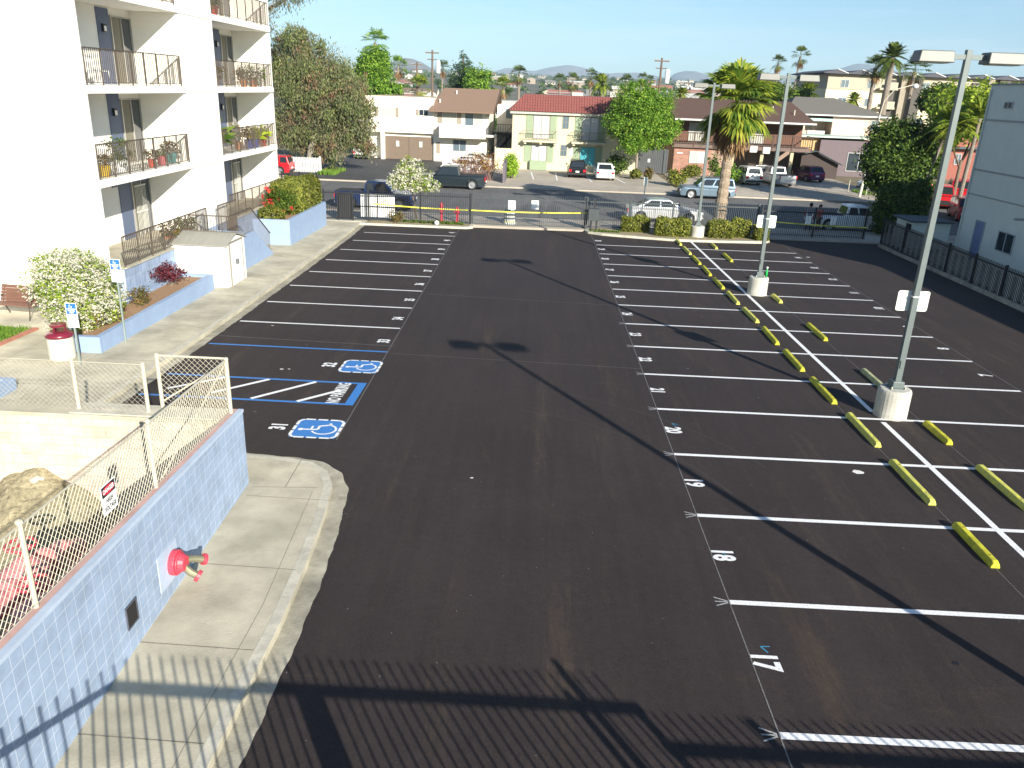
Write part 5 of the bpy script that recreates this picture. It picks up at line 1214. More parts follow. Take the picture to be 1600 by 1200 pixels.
    if rack:
        mb = MB()
        for s in (-1, 1): mb.bar((r0_+.1, s*(wr_-.08), rzf+.06), (r1_-.05, s*(wr_-.08), rzf+.06), .03, .03)
        for f in (.15, .8): mb.bar((r0_+(r1_-r0_)*f, -wr_+.05, rzf+.08), (r0_+(r1_-r0_)*f, wr_-.05, rzf+.08), .03, .03)
        mb.build('roof_rack', BLK, t, world=False)
    return t
ZS = -.75; ZF = -.64
car('sedan', 'parked_car', 'silver four door sedan parked on the street behind the iron fence', carpaint('silver', (.62, .63, .64), .25, .5), 8.35, 54.2, ZS, 0, (1.03, 1, 1.03))
car('suv', 'parked_car', 'pale blue boxy four wheel drive parked on the far side of the street', carpaint('pale_blue', (.18, .25, .31), .3, .5), 13.85, 68.2, ZS, math.pi, (1, 1, 1), cat='car', rack=True)
car('pickup', 'parked_truck', 'dark blue green extended cab pickup parked across the street', carpaint('dark_teal', (.012, .021, .027), .35, .3), -7.35, 67.9, ZS, math.pi, (1, 1, 1), cat='truck')
jp = car('pickup', 'parked_truck', 'dark navy open bed truck on the near side of the street behind the white board', carpaint('navy', (.012, .03, .10), .3, .4), -11.05, 54.7, ZS, 0, (.93, .95, 1.02), cat='truck')
car('suv', 'parked_car', 'black hatchback with a roof rack parked nose in at the yellow building', carpaint('black', (.012, .012, .013), .2, .3), 3.55, 80.9, ZF, R(90), (.95, 1, .96), rack=True)
car('sedan', 'parked_car', 'white four door car parked nose in beside the black one', carpaint('white', (.78, .78, .77), .3, 0), 6.15, 79.8, ZF, R(90), (.97, 1, 1.03))
car('suv', 'parked_car', 'pale silver off roader parked nose in under the brown balcony', carpaint('light_silver', (.62, .62, .58), .3, .3), 20.2, 81.0, ZF, R(95), (1, 1, 1))
car('pickup', 'parked_truck', 'silver pickup backed toward the street at the brown building', carpaint('silver', (.62, .63, .64)), 23.0, 81.2, ZF, R(102), (.95, .95, .95), cat='truck')
car('suv', 'parked_car', 'dark car parked in the shade between the silver off roader and the silver pickup', carpaint('black', (.012, .012, .013)), 21.9, 84.6, ZF, R(95), (.95, 1, 1))
car('hatch', 'parked_car', 'purple car parked in the shade at the right of the brown building', carpaint('purple', (.12, .03, .09), .25, .5), 27.9, 86.5, ZF, R(98), (1.05, 1.05, 1.05))
car('suv', 'parked_car', 'pale silver car parked in the shade of the big tree beside the garage', carpaint('light_silver', (.62, .62, .58)), -19.4, 91.8, ZF, R(80), (1, 1, .98))
car('hatch', 'parked_car', 'white hatchback half hidden behind the dark pickup and the bare shrub', carpaint('white', (.78, .78, .77)), -7.4, 78.5, ZF, R(165))
car('sedan', 'parked_car', 'white sedan in the driveway just left of the bare shrub, nose to the left', carpaint('white', (.78, .78, .77)), -7.6, 82.5, ZF, R(172), (.9, 1, 1))
car('sedan', 'parked_car', 'white car farther back behind the bare shrub', carpaint('light_silver', (.62, .62, .58)), -7.2, 86.3, ZF, R(175), (.9, 1, 1))
car('suv', 'parked_car', 'red car whose tail shows at the edge of the white apartment block', carpaint('red', (.55, .012, .02), .25, .1), -24.2, 71.8, ZS+.1, R(180), (1, 1, .98))
p = at(1383, 312, Z=-.7); car('hatch', 'parked_car', 'red car beyond the grass at the right, seen left of the dark tree', carpaint('red', (.55, .012, .02)), 33.2, 74.5, ZF-.05, R(175), (1.08, 1, 1))
car('suv', 'parked_car', 'red car close behind the nearest lamp pole, beyond the dark bushes', carpaint('red', (.55, .012, .02)), 33.6, 69.0, ZF-.05, R(250), (1, 1, 1))
car('suv', 'parked_car', 'red off roader between the lamp pole and the grey building', carpaint('red', (.55, .012, .02)), 37.2, 73.5, ZF-.05, R(250), (1, 1.05, 1.08))
car('hatch', 'parked_car', 'silver car in front of the red off roader near the grey building', carpaint('silver', (.62, .63, .64)), 35.8, 66.8, ZF-.05, R(250), (1, 1, 1.08))
car('suv', 'parked_car', 'blue and red car lowest at the edge of the grey building', carpaint('deep_red', (.42, .015, .03), .3, .1), 31.9, 61.5, ZS, R(255), (1, 1, .95))
car('suv', 'parked_car', 'white car in the shade of the dark tree at the right', carpaint('white', (.78, .78, .77)), 32.4, 78.5, ZF-.05, R(200), (1, 1, 1.05))
car('pickup', 'parked_truck', 'white pickup in the shade just behind the right gate', carpaint('white', (.78, .78, .77)), 20.6, 53.6, ZS, R(0), (.98, 1, .92), cat='truck')

# ================================================================ buildings across the street
def bwin(t, x0, x1, z0, z1, y, fr, gl, mull=1, nm='window', depth=.07, hbar=False, pn='pane'):
    mb = MB(); e = .05
    mb.box(x0, x0+e, y-depth, y-.002, z0, z1); mb.box(x1-e, x1, y-depth, y-.002, z0, z1); mb.box(x0+e, x1-e, y-depth, y-.002, z0, z0+e); mb.box(x0+e, x1-e, y-depth, y-.002, z1-e, z1)
    for i in range(mull): c = x0+(x1-x0)*(i+1)/(mull+1); mb.box(c-e/2, c+e/2, y-depth, y-.002, z0+e, z1-e)
    if hbar: zc = (z0+z1)/2; mb.box(x0+e, x1-e, y-depth+.005, y-.002, zc-.02, zc+.02)
    f = mb.build(nm, fr, t)
    if mull == 1 and not isinstance(gl, (list, tuple)): gl = [gl, gl]
    if not isinstance(gl, (list, tuple)): gl = [gl]*(mull+1)
    for i in range(mull+1):
        a = x0+e+(x1-x0-e*2)*i/(mull+1); b = x0+e+(x1-x0-e*2)*(i+1)/(mull+1); mb = MB(); mb.box(a+.001, b-.001, y-.03, y-.004, z0+e, z1-e); mb.build(pn, gl[i], f)
    return f
def shutter(t, x0, x1, z0, z1, y, m):
    mb = MB(); mb.box(x0, x1, y-.06, y-.002, z0, z1)
    for i in range(int((z1-z0)/.16)): mb.box(x0+.05, x1-.05, y-.072, y-.061, z0+.08+i*.16, z0+.15+i*.16)
    mb.build('shutter', m, t)
ZB = -.65
YELW = pm('pale_yellow_stucco', (.56, .51, .345), .9, var=.04, vs=1.2, bump=.2, bs=30); SHG = pm('sage_shutter', (.25, .31, .20), .7, var=.06); FRW = pm('white_frame', (.5, .5, .48), .5, var=0)
FRD = pm('grey_frame', (.22, .22, .20), .5, var=0)
def yellow_building():
    y = 86.; t = thing('apartment_house', 'pale yellow two storey apartment house with sage shutters and a red metal mansard roof', 'building', (2.5, y, ZB))
    x0, x1 = -3.1, 9.9
    mb = MB(); mb.box(x0, x1, y, y+15, -1.2, 5.05); mb.build('wall', YELW, t)
    mb = MB(); mb.box(x0-.25, x1+.3, y-.35, y+.001, 4.86, 5.12); mb.box(x0-.28, x0-.001, y, y+15, 4.86, 5.12); mb.build('eave', pm('eave_grey', (.42, .42, .36), .7, var=.05), t)
    RT = pm('red_metal_roof', (.25, .085, .072), .5, .1, var=.1, vs=2)
    mb = MB(); mb.add([(x0-.4, y-.5, 5.13), (x1+.4, y-.5, 5.13), (x1+.2, y+1.1, 6.75), (x0+1.1, y+1.1, 6.75), (x0-.4, y+15, 5.13), (x0+1.1, y+14, 6.75), (x1+.2, y+14, 6.75), (x1+.2, y+15, 5.13)],
        [(0, 1, 2, 3), (4, 0, 3, 5), (3, 2, 6, 5), (0, 4, 7, 1), (5, 6, 7, 4), (1, 7, 6, 2)])
    n = 52
    for i in range(n):
        f = i/n; a = Vector((x0-.4+(x1-x0+.8)*f, y-.5, 5.15)); b = Vector((max(a.x, x0+1.1-(0)) if a.x > x0+1.1 else x0-.4+(a.x-(x0-.4)), y+1.1, 6.77))
        s_ = min(1, (a.x-(x0-.4))/1.5) if a.x < x0+1.1 else 1
        b = a.lerp(Vector((a.x, y+1.1, 6.77)), s_); mb.bar(a, b, .05, .06)
    for i in range(6): z = 5.15+1.6*i/6; yy = y-.5+1.6*i/6; mb.bar((x0-.4+1.5*i/6, yy, z), (x1+.4, yy, z), .02, .03)
    mb2 = MB(); mb2.V = mb.V[8:]; mb2.F = [tuple(i-8 for i in f) for f in mb.F[6:]]; mb2.M = mb.M[6:]; mb.V = mb.V[:8]; mb.F = mb.F[:6]; mb.M = mb.M[:6]
    rf_ = mb.build('roof', RT, t); mb2.build('roof_ribs', pm('dark_red_ribs', (.13, .038, .034), .6, var=.1), rf_)
    cur = [CURT, CURT]
    # upper doors with balconies
    for xa, xb in ((-.95, .75), (4.05, 5.75)):
        bwin(t, xa, xb, 2.45, 4.75, y, FRD, pm('white_curtain', (.52, .52, .5), .8, var=.2, vs=7, vstretch=(8, 8, .3)))
        shutter(t, xa-.72, xa-.05, 2.5, 4.8, y, SHG); shutter(t, xb+.05, xb+.72, 2.5, 4.8, y, SHG)
        mb = MB(); mb.box(xa-1.0, xb+.85, y-.9, y-.001, 2.15, 2.35); [mb.box(c-.12, c+.12, y-.75, y-.001, 1.95, 2.149) for c in (xa-.75, (xa+xb)/2, xb+.6)]; bal = mb.build('balcony', pm('balcony_beige', (.5, .46, .34), .8, var=.08), t)
        mb = MB(); a, b = xa-.95, xb+.8
        mb.bar((a, y-.86, 3.3), (b, y-.86, 3.3), .05, .05); mb.bar((a, y-.86, 2.42), (b, y-.86, 2.42), .03, .03); mb.bar((a, y-.86, 3.3), (a, y-.02, 3.3), .04, .04); mb.bar((b, y-.86, 3.3), (b, y-.02, 3.3), .04, .04)
        for i in range(22): c = a+(b-a)*i/21; mb.bar((c, y-.86, 2.36), (c, y-.86, 3.3), .03, .03, up=(1, 0, 0))
        mb.build('railing', pm('beige_rail', (.24, .21, .15), .6), bal)
    bwin(t, -1.05, .55, -.45, 1.85, y, FRD, pm('white_curtain', (.74,)*3)); shutter(t, -1.8, -1.1, .15, 2.0, y, SHG); shutter(t, .6, 1.25, .15, 2.0, y, SHG)
    bwin(t, 4.0, 5.6, .0, 1.85, y, FRD, pm('turquoise_curtain', (.06, .36, .42), .7, var=.25, vs=6, vstretch=(8, 8, .3))); shutter(t, 3.3, 3.95, -.1, 1.95, y, SHG); shutter(t, 5.65, 6.3, -.1, 1.95, y, SHG)
    mb = MB(); mb.box(-1.15, .6, y-.5, y-.09, -.62, .3); mb.build('patio_rail', SHG, t)
    bwin(t, 2.05, 2.7, 3.55, 4.85, y, FRD, GLASSB, 1, hbar=True); bwin(t, 2.0, 2.65, .85, 1.95, y, FRD, GLASSB, 1, hbar=True)
    mb = MB(); mb.box(2.95, 3.4, y-.03, y-.002, .9, 1.7); mb.build('notice', FRW, t)
    mb = MB(); mb.box(3.0, 4.2, y+5, y+6, 6.7, 7.1); mb.box(7.0, 7.6, y+4, y+5, 6.7, 7.3); mb.build('roof_unit', pm('roof_grey', (.4, .4, .38), .8), t)
yellow_building()
def garage_building():
    y = 91.; t = thing('garage_house', 'white two storey house with brown double garage doors and a brown shingle roof', 'building', (-13, y, ZB))
    WS = pm('cream_stucco', (.82, .77, .66), .9, var=.04, vs=1.5)
    mb = MB(); mb.box(-19.3, -11.9, y, y+12, 2.25, 5.8); mb.box(-19.3, -17.75, y+1.2, y+12, -1, 2.249); mb.box(-17.75, -11.9, y+.6, y+12, -1, 2.249); mb.box(-17.75, -17.35, y, y+.6, -1, 2.249)
    mb.box(-11.9, -5.9, y+.2, y+12, -1, 4.75)
    mb.build('wall', WS, t)
    mb = MB(); mb.box(-19.35, -11.85, y-.05, y+12, 5.801, 5.95); mb.build('parapet', WS, t)
    mb = MB(); mb.box(-19.1, -12.1, y+.3, y+11.8, 5.951, 5.99); mb.build('flat_roof', pm('tan_gravel_roof', (.42, .34, .24), .95, var=.25, vs=2), t)
    DB = pm('brown_garage_door', (.155, .115, .085), .7, var=.08, vs=2)
    for a, b in ((-17.3, -14.72), (-14.68, -12.1)):
        mb = MB(); mb.box(a, b, y+.45, y+.599, -.6, 1.85); d = mb.build('garage_door', DB, t)
        mb = MB(); c = a+1.35 if a < -15 else a+1.3; mb.box(c-.17, c+.17, y+.43, y+.448, .75, 1.35); mb.build('notice', FRW, d)
    bwin(t, -17.95, -16.1, 3.85, 4.85, y, FRW, CURT); TS = pm('taupe_shutter', (.28, .24, .19), .7, var=.05)
    shutter(t, -18.3, -18.0, 3.85, 4.85, y, TS); shutter(t, -16.05, -15.7, 3.85, 4.85, y, TS)
    bwin(t, -13.5, -12.5, 4.1, 4.75, y, FRW, GLASSD); shutter(t, -13.85, -13.55, 4.1, 4.75, y, TS)
    SHN = pm('brown_shingle', (.21, .14, .10), .9, var=.16, vs=9, vstretch=(1, 1, 3), bump=.4, bs=12)
    mb = MB(); yr = y+4.0
    def slab(x0, x1, ya, za, yb, zb_, th=.14): mb.add([(x0, ya, za), (x1, ya, za), (x1, yb, zb_), (x0, yb, zb_), (x0, ya, za-th), (x1, ya, za-th), (x1, yb, zb_-th), (x0, yb, zb_-th)], [(0, 1, 2, 3), (7, 6, 5, 4), (0, 4, 5, 1), (1, 5, 6, 2), (2, 6, 7, 3), (3, 7, 4, 0)])
    mb.add([(-12.35, y-1.1, 4.72), (-5.3, y-1.1, 4.72), (-4.9, yr, 7.05), (-11.2, yr, 7.05)], [(0, 1, 2, 3)]); slab(-12.35, -5.3, y-1.1, 4.715, y-1.05, 4.70, .12)
    slab(-11.2, -4.9, yr, 7.045, y+11, 4.6)
    mb.build('roof', SHN, t)
    mb = MB(); mb.prism_axis([(y+.2, 4.6), (yr, 6.95), (y+11, 4.6)], 'x', -5.95, -5.91); mb.add([(-12.1, y+.2, 4.6), (-11.9, yr, 6.9), (-11.9, y+8, 4.6)], [(0, 1, 2)]); mb.build('gable_wall', WS, t)
    mb = MB(); mb.bar((-5.2, y-1.1, 4.66), (-4.85, yr, 6.98), .12, .25); mb.build('barge_board', pm('dark_barge', (.10, .07, .05), .8), t)
    for px, py in ((785-80, 142), (702, 141)):
        pass
    for x_, f in ((-9.7, .75), (-11.3, .35)): mb = MB(); yy = y-1.1+5.1*f; zz = 4.72+2.33*f; mb.tube([(x_, yy, zz-.1), (x_, yy, zz+.35)], .09, 8); mb.build('roof_vent', FRW, t)
    bwin(t, -10.95, -9.4, 3.45, 4.5, y+.2, FRW, [CURT, CURT]); shutter(t, -11.5, -11.0, 3.4, 4.55, y+.2, TS); shutter(t, -9.35, -8.9, 3.4, 4.55, y+.2, TS)
    bwin(t, -8.5, -6.6, 2.7, 4.6, y+.2, FRW, [GLASSB, CURT])
    mb = MB(); mb.box(-11.1, -6.1, y-1.5, y+.199, 2.0, 2.25); mb.box(-11.1, -6.1, y-1.5, y-1.35, 2.25, 3.35); mb.box(-11.1, -10.95, y-1.35, y+.199, 2.25, 3.35); bal = mb.build('balcony', WS, t)
    mb = MB(); mb.prism_axis([(-9.6, 2.6), (-9.35, 2.7), (-9.35, 2.85), (-9.6, 2.7)], 'y', y-1.53, y-1.501); mb.prism_axis([(-6.9, 2.6), (-6.65, 2.75), (-6.65, 2.9), (-6.9, 2.72)], 'y', y-1.53, y-1.501); mb.build('ornament', TS, bal)
    mb = MB()
    for i in range(3): mb.box(-8.5, -7.6, y-1.52, y-1.501, 2.5+i*.22, 2.58+i*.22)
    mb.build('house_number', pm('grey_letters', (.4, .4, .38), .6), bal)
    mb = MB(); mb.box(-6.09, -5.0, y-1.2, y+.2, 2.2, 2.4); mb.build('stair_landing', WS, t)
    bwin(t, -9.8, -8.3, .5, 1.75, y+.2, FRW, GLASSB)
    mb = MB(); mb.box(-11.6, -11.2, y+.12, y+.199, .2, 1.4); mb.build('meter_box', TS, t)
garage_building()
def back_white():
    y = 99.; t = thing('white_house', 'white two storey house set back with a dark outside stair', 'building', (-3.9, y, ZB)); WS = pm('cream_stucco', (.82,)*3)
    mb = MB(); mb.box(-5.4, -1.0, y, y+10, -1, 5.7); mb.build('wall', WS, t); mb = MB(); mb.box(-5.5, -.9, y-.1, y+10, 5.701, 5.85); mb.build('parapet', pm('roof_grey', (.4,)*3), t)
    bwin(t, -4.4, -2.9, 3.9, 5.0, y, FRW, [GLASSB, pm('peach_curtain', (.55, .35, .22), .8)])
    mb = MB()
    for i in range(10): mb.box(-5.9+.25*i, -5.65+.25*i, y-2.2, y-1.2, -.6+.3*i, -.52+.3*i)
    mb.bar((-5.9, y-2.2, .3), (-3.4, y-2.2, 3.3), .06, .06); mb.bar((-5.9, y-1.2, -.6), (-3.4, y-1.2, 2.3), .08, .25); mb.box(-5.8, -2.6, y-2.2, y-.001, 2.2, 2.35); mb.box(-2.7, -2.6, y-2.2, y-2.1, -.6, 2.2); mb.box(-4.2, -4.1, y-2.2, y-2.1, -.6, 2.2)
    for i in range(10): mb.bar((-5.4+i*.28, y-2.2, 2.35), (-5.4+i*.28, y-2.2, 3.3), .04, .04, up=(1, 0, 0))
    mb.bar((-5.5, y-2.2, 3.3), (-2.6, y-2.2, 3.3), .05, .05); mb.build('outside_stair', pm('dark_stair', (.045, .045, .05), .7, var=.1), t)
    t2 = thing('board_fence', 'cream board fence between the white house and the yellow house', 'fence', (-4.0, 85.5, ZB)); mb = MB()
    for i in range(9): mb.box(-4.7+i*.18, -4.53+i*.18, 85.6, 85.65, -.64, 1.4+.02*(i % 2))
    mb.build('boards', pm('cream_boards', (.62, .54, .38), .85, var=.08), t2); mb = MB(); mb.box(-4.8, -4.71, 85.2, 85.7, -.64, 1.55); mb.build('post', pm('cream_boards', (.6,)*3), t2)
back_white()
def brown_building():
    y = 88.; t = thing('brown_apartments', 'two storey brown wood and brick building with a long balcony over parking bays', 'building', (21, y, ZB))
    WOOD = pm('red_brown_siding', (.15, .07, .045), .8, var=.2, vs=3, vstretch=(.3, 1, 8)); BRK = blockmat('salmon_brick', (.31, .15, .11), (.32, .25, .2), .4, .14, .012, 'y', .5, .18)
    x0, x1 = 14.0, 27.6
    mb = MB(); mb.box(x0, x1, y+1.6, y+13, 2.3, 4.95); mb.build('upper_wall', WOOD, t)
    mb = MB(); mb.box(x0, 17.9, y-.2, y+13, -1, 2.1); o = mb.build('brick_wall', BRK, t)
    mb = MB(); mb.box(17.9, 20.1, y-.15, y+.3, -1, 2.1); mb.build('lower_wall', pm('pink_brown_stucco', (.34, .23, .17), .85, var=.1), t)
    mb = MB(); mb.box(18, x1, y+5, y+13, -1, 2.1); mb.build('carport_back', pm('carport_wall', (.28, .20, .16), .85, var=.1), t)
    mb = MB(); mb.box(x0-.2, x1+.6, y-.55, y+1.6, 2.101, 2.45); mb.box(18, x1, y+1.6, y+12.9, 2.101, 2.29); mb.build('balcony_floor', pm('taupe_fascia', (.15, .105, .088), .8, var=.12), t)
    RW = pm('brown_rail', (.085, .052, .04), .8, var=.15); mb = MB(); a, b = x0-.15, x1+.55
    mb.bar((a, y-.5, 3.6), (b, y-.5, 3.6), .08, .1); mb.bar((a, y-.5, 2.6), (b, y-.5, 2.6), .06, .07)
    n = 62
    for i in range(n): c = a+(b-a)*i/(n-1); mb.bar((c, y-.5, 2.45), (c, y-.5, 3.6), .055, .055, up=(1, 0, 0))
    for i in range(8): c = a+(b-a)*i/7; mb.bar((c, y-.54, 2.2), (c, y-.54, 3.68), .1, .1, up=(1, 0, 0))
    mb.bar((b, y-.5, 3.6), (b, y+1.6, 3.6), .08, .1); mb.build('railing', RW, t)
    for c in (20.15, 23.2, 26.3): mb = MB(); mb.box(c-.17, c+.17, y-.3, y+.1, -.7, 2.1); mb.build('pillar', pm('sand_pillar', (.50, .42, .26), .85, var=.1), t)
    SH2 = pm('dark_brown_shingle', (.088, .052, .041), .95, var=.16, vs=9, vstretch=(1, 1, 3), bump=.4, bs=12)
    mb = MB(); mb.add([(x0-.35, y-.8, 5.0), (x1+.6, y-.8, 5.0), (x1-.9, y+4.4, 7.0), (x0-1.2, y+4.4, 7.0)], [(0, 1, 2, 3)]); mb.add([(x0-1.2, y+4.4, 7.0), (x1-.9, y+4.4, 7.0), (x1+.6, y+13.5, 5), (x0-.35, y+13.5, 5)], [(0, 1, 2, 3)])
    mb.add([(x1+.6, y-.8, 5.0), (x1+.6, y+13.5, 5), (x1-.9, y+4.4, 7.0)], [(0, 1, 2)]); mb.build('roof', SH2, t)
    mb = MB(); mb.box(x0-.35, x1+.6, y-.83, y-.75, 4.83, 4.995); mb.build('gutter', FRW, t)
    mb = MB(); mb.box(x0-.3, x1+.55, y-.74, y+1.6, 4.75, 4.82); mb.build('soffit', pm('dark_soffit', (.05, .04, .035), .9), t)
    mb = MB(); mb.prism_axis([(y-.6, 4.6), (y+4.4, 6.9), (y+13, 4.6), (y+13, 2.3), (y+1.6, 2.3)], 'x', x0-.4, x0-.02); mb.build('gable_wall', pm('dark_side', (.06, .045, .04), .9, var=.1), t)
    for xa, xb, g2 in ((15.6, 17.3, CURT), (20.9, 23.6, [GLASSB, CURT])): bwin(t, xa, xb, 2.6, 4.55, y+1.6, FRW, g2)
    bwin(t, 19.6, 20.5, 3.0, 4.5, y+1.6, FRW, GLASSD)
    bwin(t, 15.65, 17.3, .55, 1.75, y-.2, FRW, [CURT, FRW])
    mb = MB(); mb.box(14.3, 14.9, y-.23, y-.201, 1.45, 1.6); mb.build('house_number', FRW, t)
    for px, py in ((1178, 233), (1198, 235)): p = at(px, py, Y=y-.6); mb = MB(); mb.box(p.x-.4, p.x+.35, y-.64, y-.61, p.z-.33, p.z+.33); mb.build('notice', FRW, t)
    for c in (18.6, 21.3, 24.2): mb = MB(); mb.box(c, c+1.7, y+4.9, y+4.999, -.6, 1.6); mb.build('store_door', pm('taupe_door', (.22, .16, .13), .8), t)
    for x_, f in ((24.2, .5), (26.3, .35)): mb = MB(); yy = y-.8+5.2*f; zz = 5+2*f; mb.tube([(x_, yy, zz-.1), (x_, yy, zz+.5)], .06, 6); mb.build('roof_vent', GALV, t)
brown_building()
def pink_building():
    y = 95.; t = thing('pink_house', 'pinkish stucco house with a grey hip roof, terrace and a shaded lower wall', 'building', (34, y, ZB))
    PK = pm('pink_stucco', (.62, .46, .36), .9, var=.05, vs=1.5); GRF = pm('grey_shingle', (.14, .13, .115), .95, var=.18, vs=8, vstretch=(1, 1, 3))
    mb = MB(); mb.box(28.6, 31.1, y-.5, y+4, -1, 3.4); mb.build('ochre_wall', pm('ochre_stucco', (.52, .34, .16), .9, var=.06), t)
    mb = MB(); mb.box(31.1, 37.6, y-1.2, y+4, -1.2, 3.15); mb.build('lower_wall', pm('shaded_pink_stucco', (.14, .11, .12), .9, var=.07), t)  # pinkish lower wall, tree shade put into its darker base colour
    mb = MB(); mb.box(28.3, 37.8, y-1.35, y+4, 3.401, 3.55); mb.build('terrace_edge', pm('pale_green_trim', (.45, .55, .48), .7), t)
    y2 = 99; mb = MB(); mb.box(28.6, 31.0, y2+1.0, y2+10, 3.0, 5.7); mb.box(33.8, 39.7, y2, y2+10, -1, 5.7); mb.box(31, 33.8, y2+2.2, y2+10, 3, 5.7); mb.build('upper_wall', PK, t)
    mb = MB(); x0, x1 = 28.0, 40.2
    mb.add([(x0, y2-.6, 5.72), (x1, y2-.6, 5.72), (x1, y2+11, 5.72), (x0, y2+11, 5.72), (x0+2.5, y2+5, 7.6), (x1-5, y2+5, 7.6)], [(0, 1, 5, 4), (1, 2, 5), (2, 3, 4, 5), (3, 0, 4), (3, 2, 1, 0)]); mb.build('roof', GRF, t)
    mb = MB(); mb.box(x0, x1, y2-.63, y2-.601, 5.6, 5.75); mb.build('gutter', FRW, t)
    mb = MB(); mb.box(31.0, 33.8, y2-.3, y2+2, 5.0, 5.3); mb.build('awning', pm('pale_teal', (.35, .55, .5), .7), t)
    bwin(t, 31.2, 32.2, 4.0, 5.0, y2+2.2, FRW, GLASSD); bwin(t, 38.2, 39.2, 4.2, 5.3, y2, FRW, GLASSB, hbar=True)
    bwin(t, 34.3, 36.9, -.1, 1.9, y-1.2, FRW, GLASSD, 1)
    mb = MB(); mb.box(31.3, 33.4, y2+.8, y2+1.2, 3.4, 3.9); mb.build('terrace_wall', FRW, t)
pink_building()
t = thing('outbuilding', 'low dark gabled shed between the brown and the pink houses', 'shed', (29.5, 88.5, ZB)); mb = MB()
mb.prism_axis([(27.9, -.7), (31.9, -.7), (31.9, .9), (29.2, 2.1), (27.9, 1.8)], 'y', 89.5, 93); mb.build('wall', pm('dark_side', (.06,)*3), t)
mb = MB(); mb.bar((27.7, 89.3, 1.85), (29.2, 89.3, 2.2), 1.0, .06, up=(0, 0, 1)); mb.bar((29.2, 89.3, 2.2), (32.2, 89.3, .85), 1.0, .06); mb.build('roof', pm('dark_roof', (.07,)*3), t)
def far_apartments():
    y = 130.; t = thing('beige_apartment_block', 'long beige four storey apartment block with a saw tooth roof in the distance', 'building', (58, y, ZB))
    A = pm('beige_light', (.66, .58, .40), .9, var=.04, vs=.6); B = pm('taupe_upper', (.42, .37, .28), .9, var=.05, vs=.6); x0, x1 = 42.6, 82
    mb = MB(); mb.box(x0, x1, y, y+16, -1.2, 9.0); mb.build('wall', A, t); mb = MB(); mb.box(x0, x1, y-.1, y+16, 9.0, 11.1); mb.build('upper_wall', B, t)
    RD = pm('dark_roof_edge', (.07, .075, .09), .8); mb = MB(); n = 11
    for i in range(n):
        a = x0-1+(x1-x0)*i/n; wd_ = (x1-x0)/n
        mb.prism_axis([(a, 11.15), (a+wd_, 11.101), (a+wd_, 11.2), (a+wd_*.55, 11.75), (a, 11.3)], 'y', y-1, y+16)
    mb.build('roof', RD, t)
    mb = MB(); 
    for i in range(n): a = x0-1+(x1-x0)*i/n; wd_ = (x1-x0)/n; mb.bar((a+wd_*.55, y-1.05, 11.78), (a+wd_, y-1.05, 11.22), .1, .12)
    mb.build('roof_trim', FRW, t)
    for s, xa in enumerate((51.2, 64.0, 76)):
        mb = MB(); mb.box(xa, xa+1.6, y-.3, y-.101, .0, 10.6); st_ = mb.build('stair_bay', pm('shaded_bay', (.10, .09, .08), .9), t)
        mb = MB()
        for k in range(4): mb = MB(); mb.box(xa-1.0, xa+1.7, y-1.0, y-.301, 1.0+k*2.7, 1.3+k*2.7); mb.box(xa, xa+1.6, y-.95, y-.85, 1.3+k*2.7, 2.1+k*2.7); mb.build('landing', B, t)
        mb = MB(); mb.box(xa+2.0, xa+2.8, y-1.1, y-.101, 0, 11.1); mb.build('fin_wall', pm('shade_brown', (.30, .26, .20), .9), t)
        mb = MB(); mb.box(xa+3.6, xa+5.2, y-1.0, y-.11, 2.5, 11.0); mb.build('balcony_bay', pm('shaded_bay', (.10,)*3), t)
    for k in range(4):
        for xa in (44.6, 48.6, 56.6, 60.2, 68.6, 72.4): bwin(t, xa, xa+1.2, 1.6+k*2.55, 2.7+k*2.55, y-(.1 if k == 3 else 0), FRW, GLASSB)
far_apartments()
t = thing('red_brick_house', 'two storey red brick house with a rounded gable beyond the lamp pole', 'building', (48, 95, ZB)); mb = MB()
mb.prism_axis([(45.5, -1), (52, -1), (52, 3.2), (50.5, 5.0), (48, 5.3), (46.4, 4.6), (45.5, 3.4)], 'y', 95, 103); mb.build('wall', pm('red_brick_wall', (.28, .10, .075), .9, var=.15, vs=3), t)
mb = MB(); mb.box(45.6, 52, 94.2, 94.999, 2.75, 2.95); mb.build('awning', pm('dark_roof', (.07,)*3), t); bwin(t, 46.7, 47.4, 1.0, 2.2, 95, FRW, GLASSB); bwin(t, 49.0, 49.9, 1.0, 2.3, 95, FRW, GLASSB)
mb = MB(); mb.box(43.4, 45.5, 96, 100, -1, 3.2); mb.build('side_wing', pm('blue_grey_wing', (.3, .33, .4), .8), t)
mb = MB(); mb.box(47, 49, 99, 101, 5.0, 7.6); tag(mb.build('roof_tower', pm('beige_light', (.66,)*3)), 'plain beige rooftop block behind the red brick house', 'building')

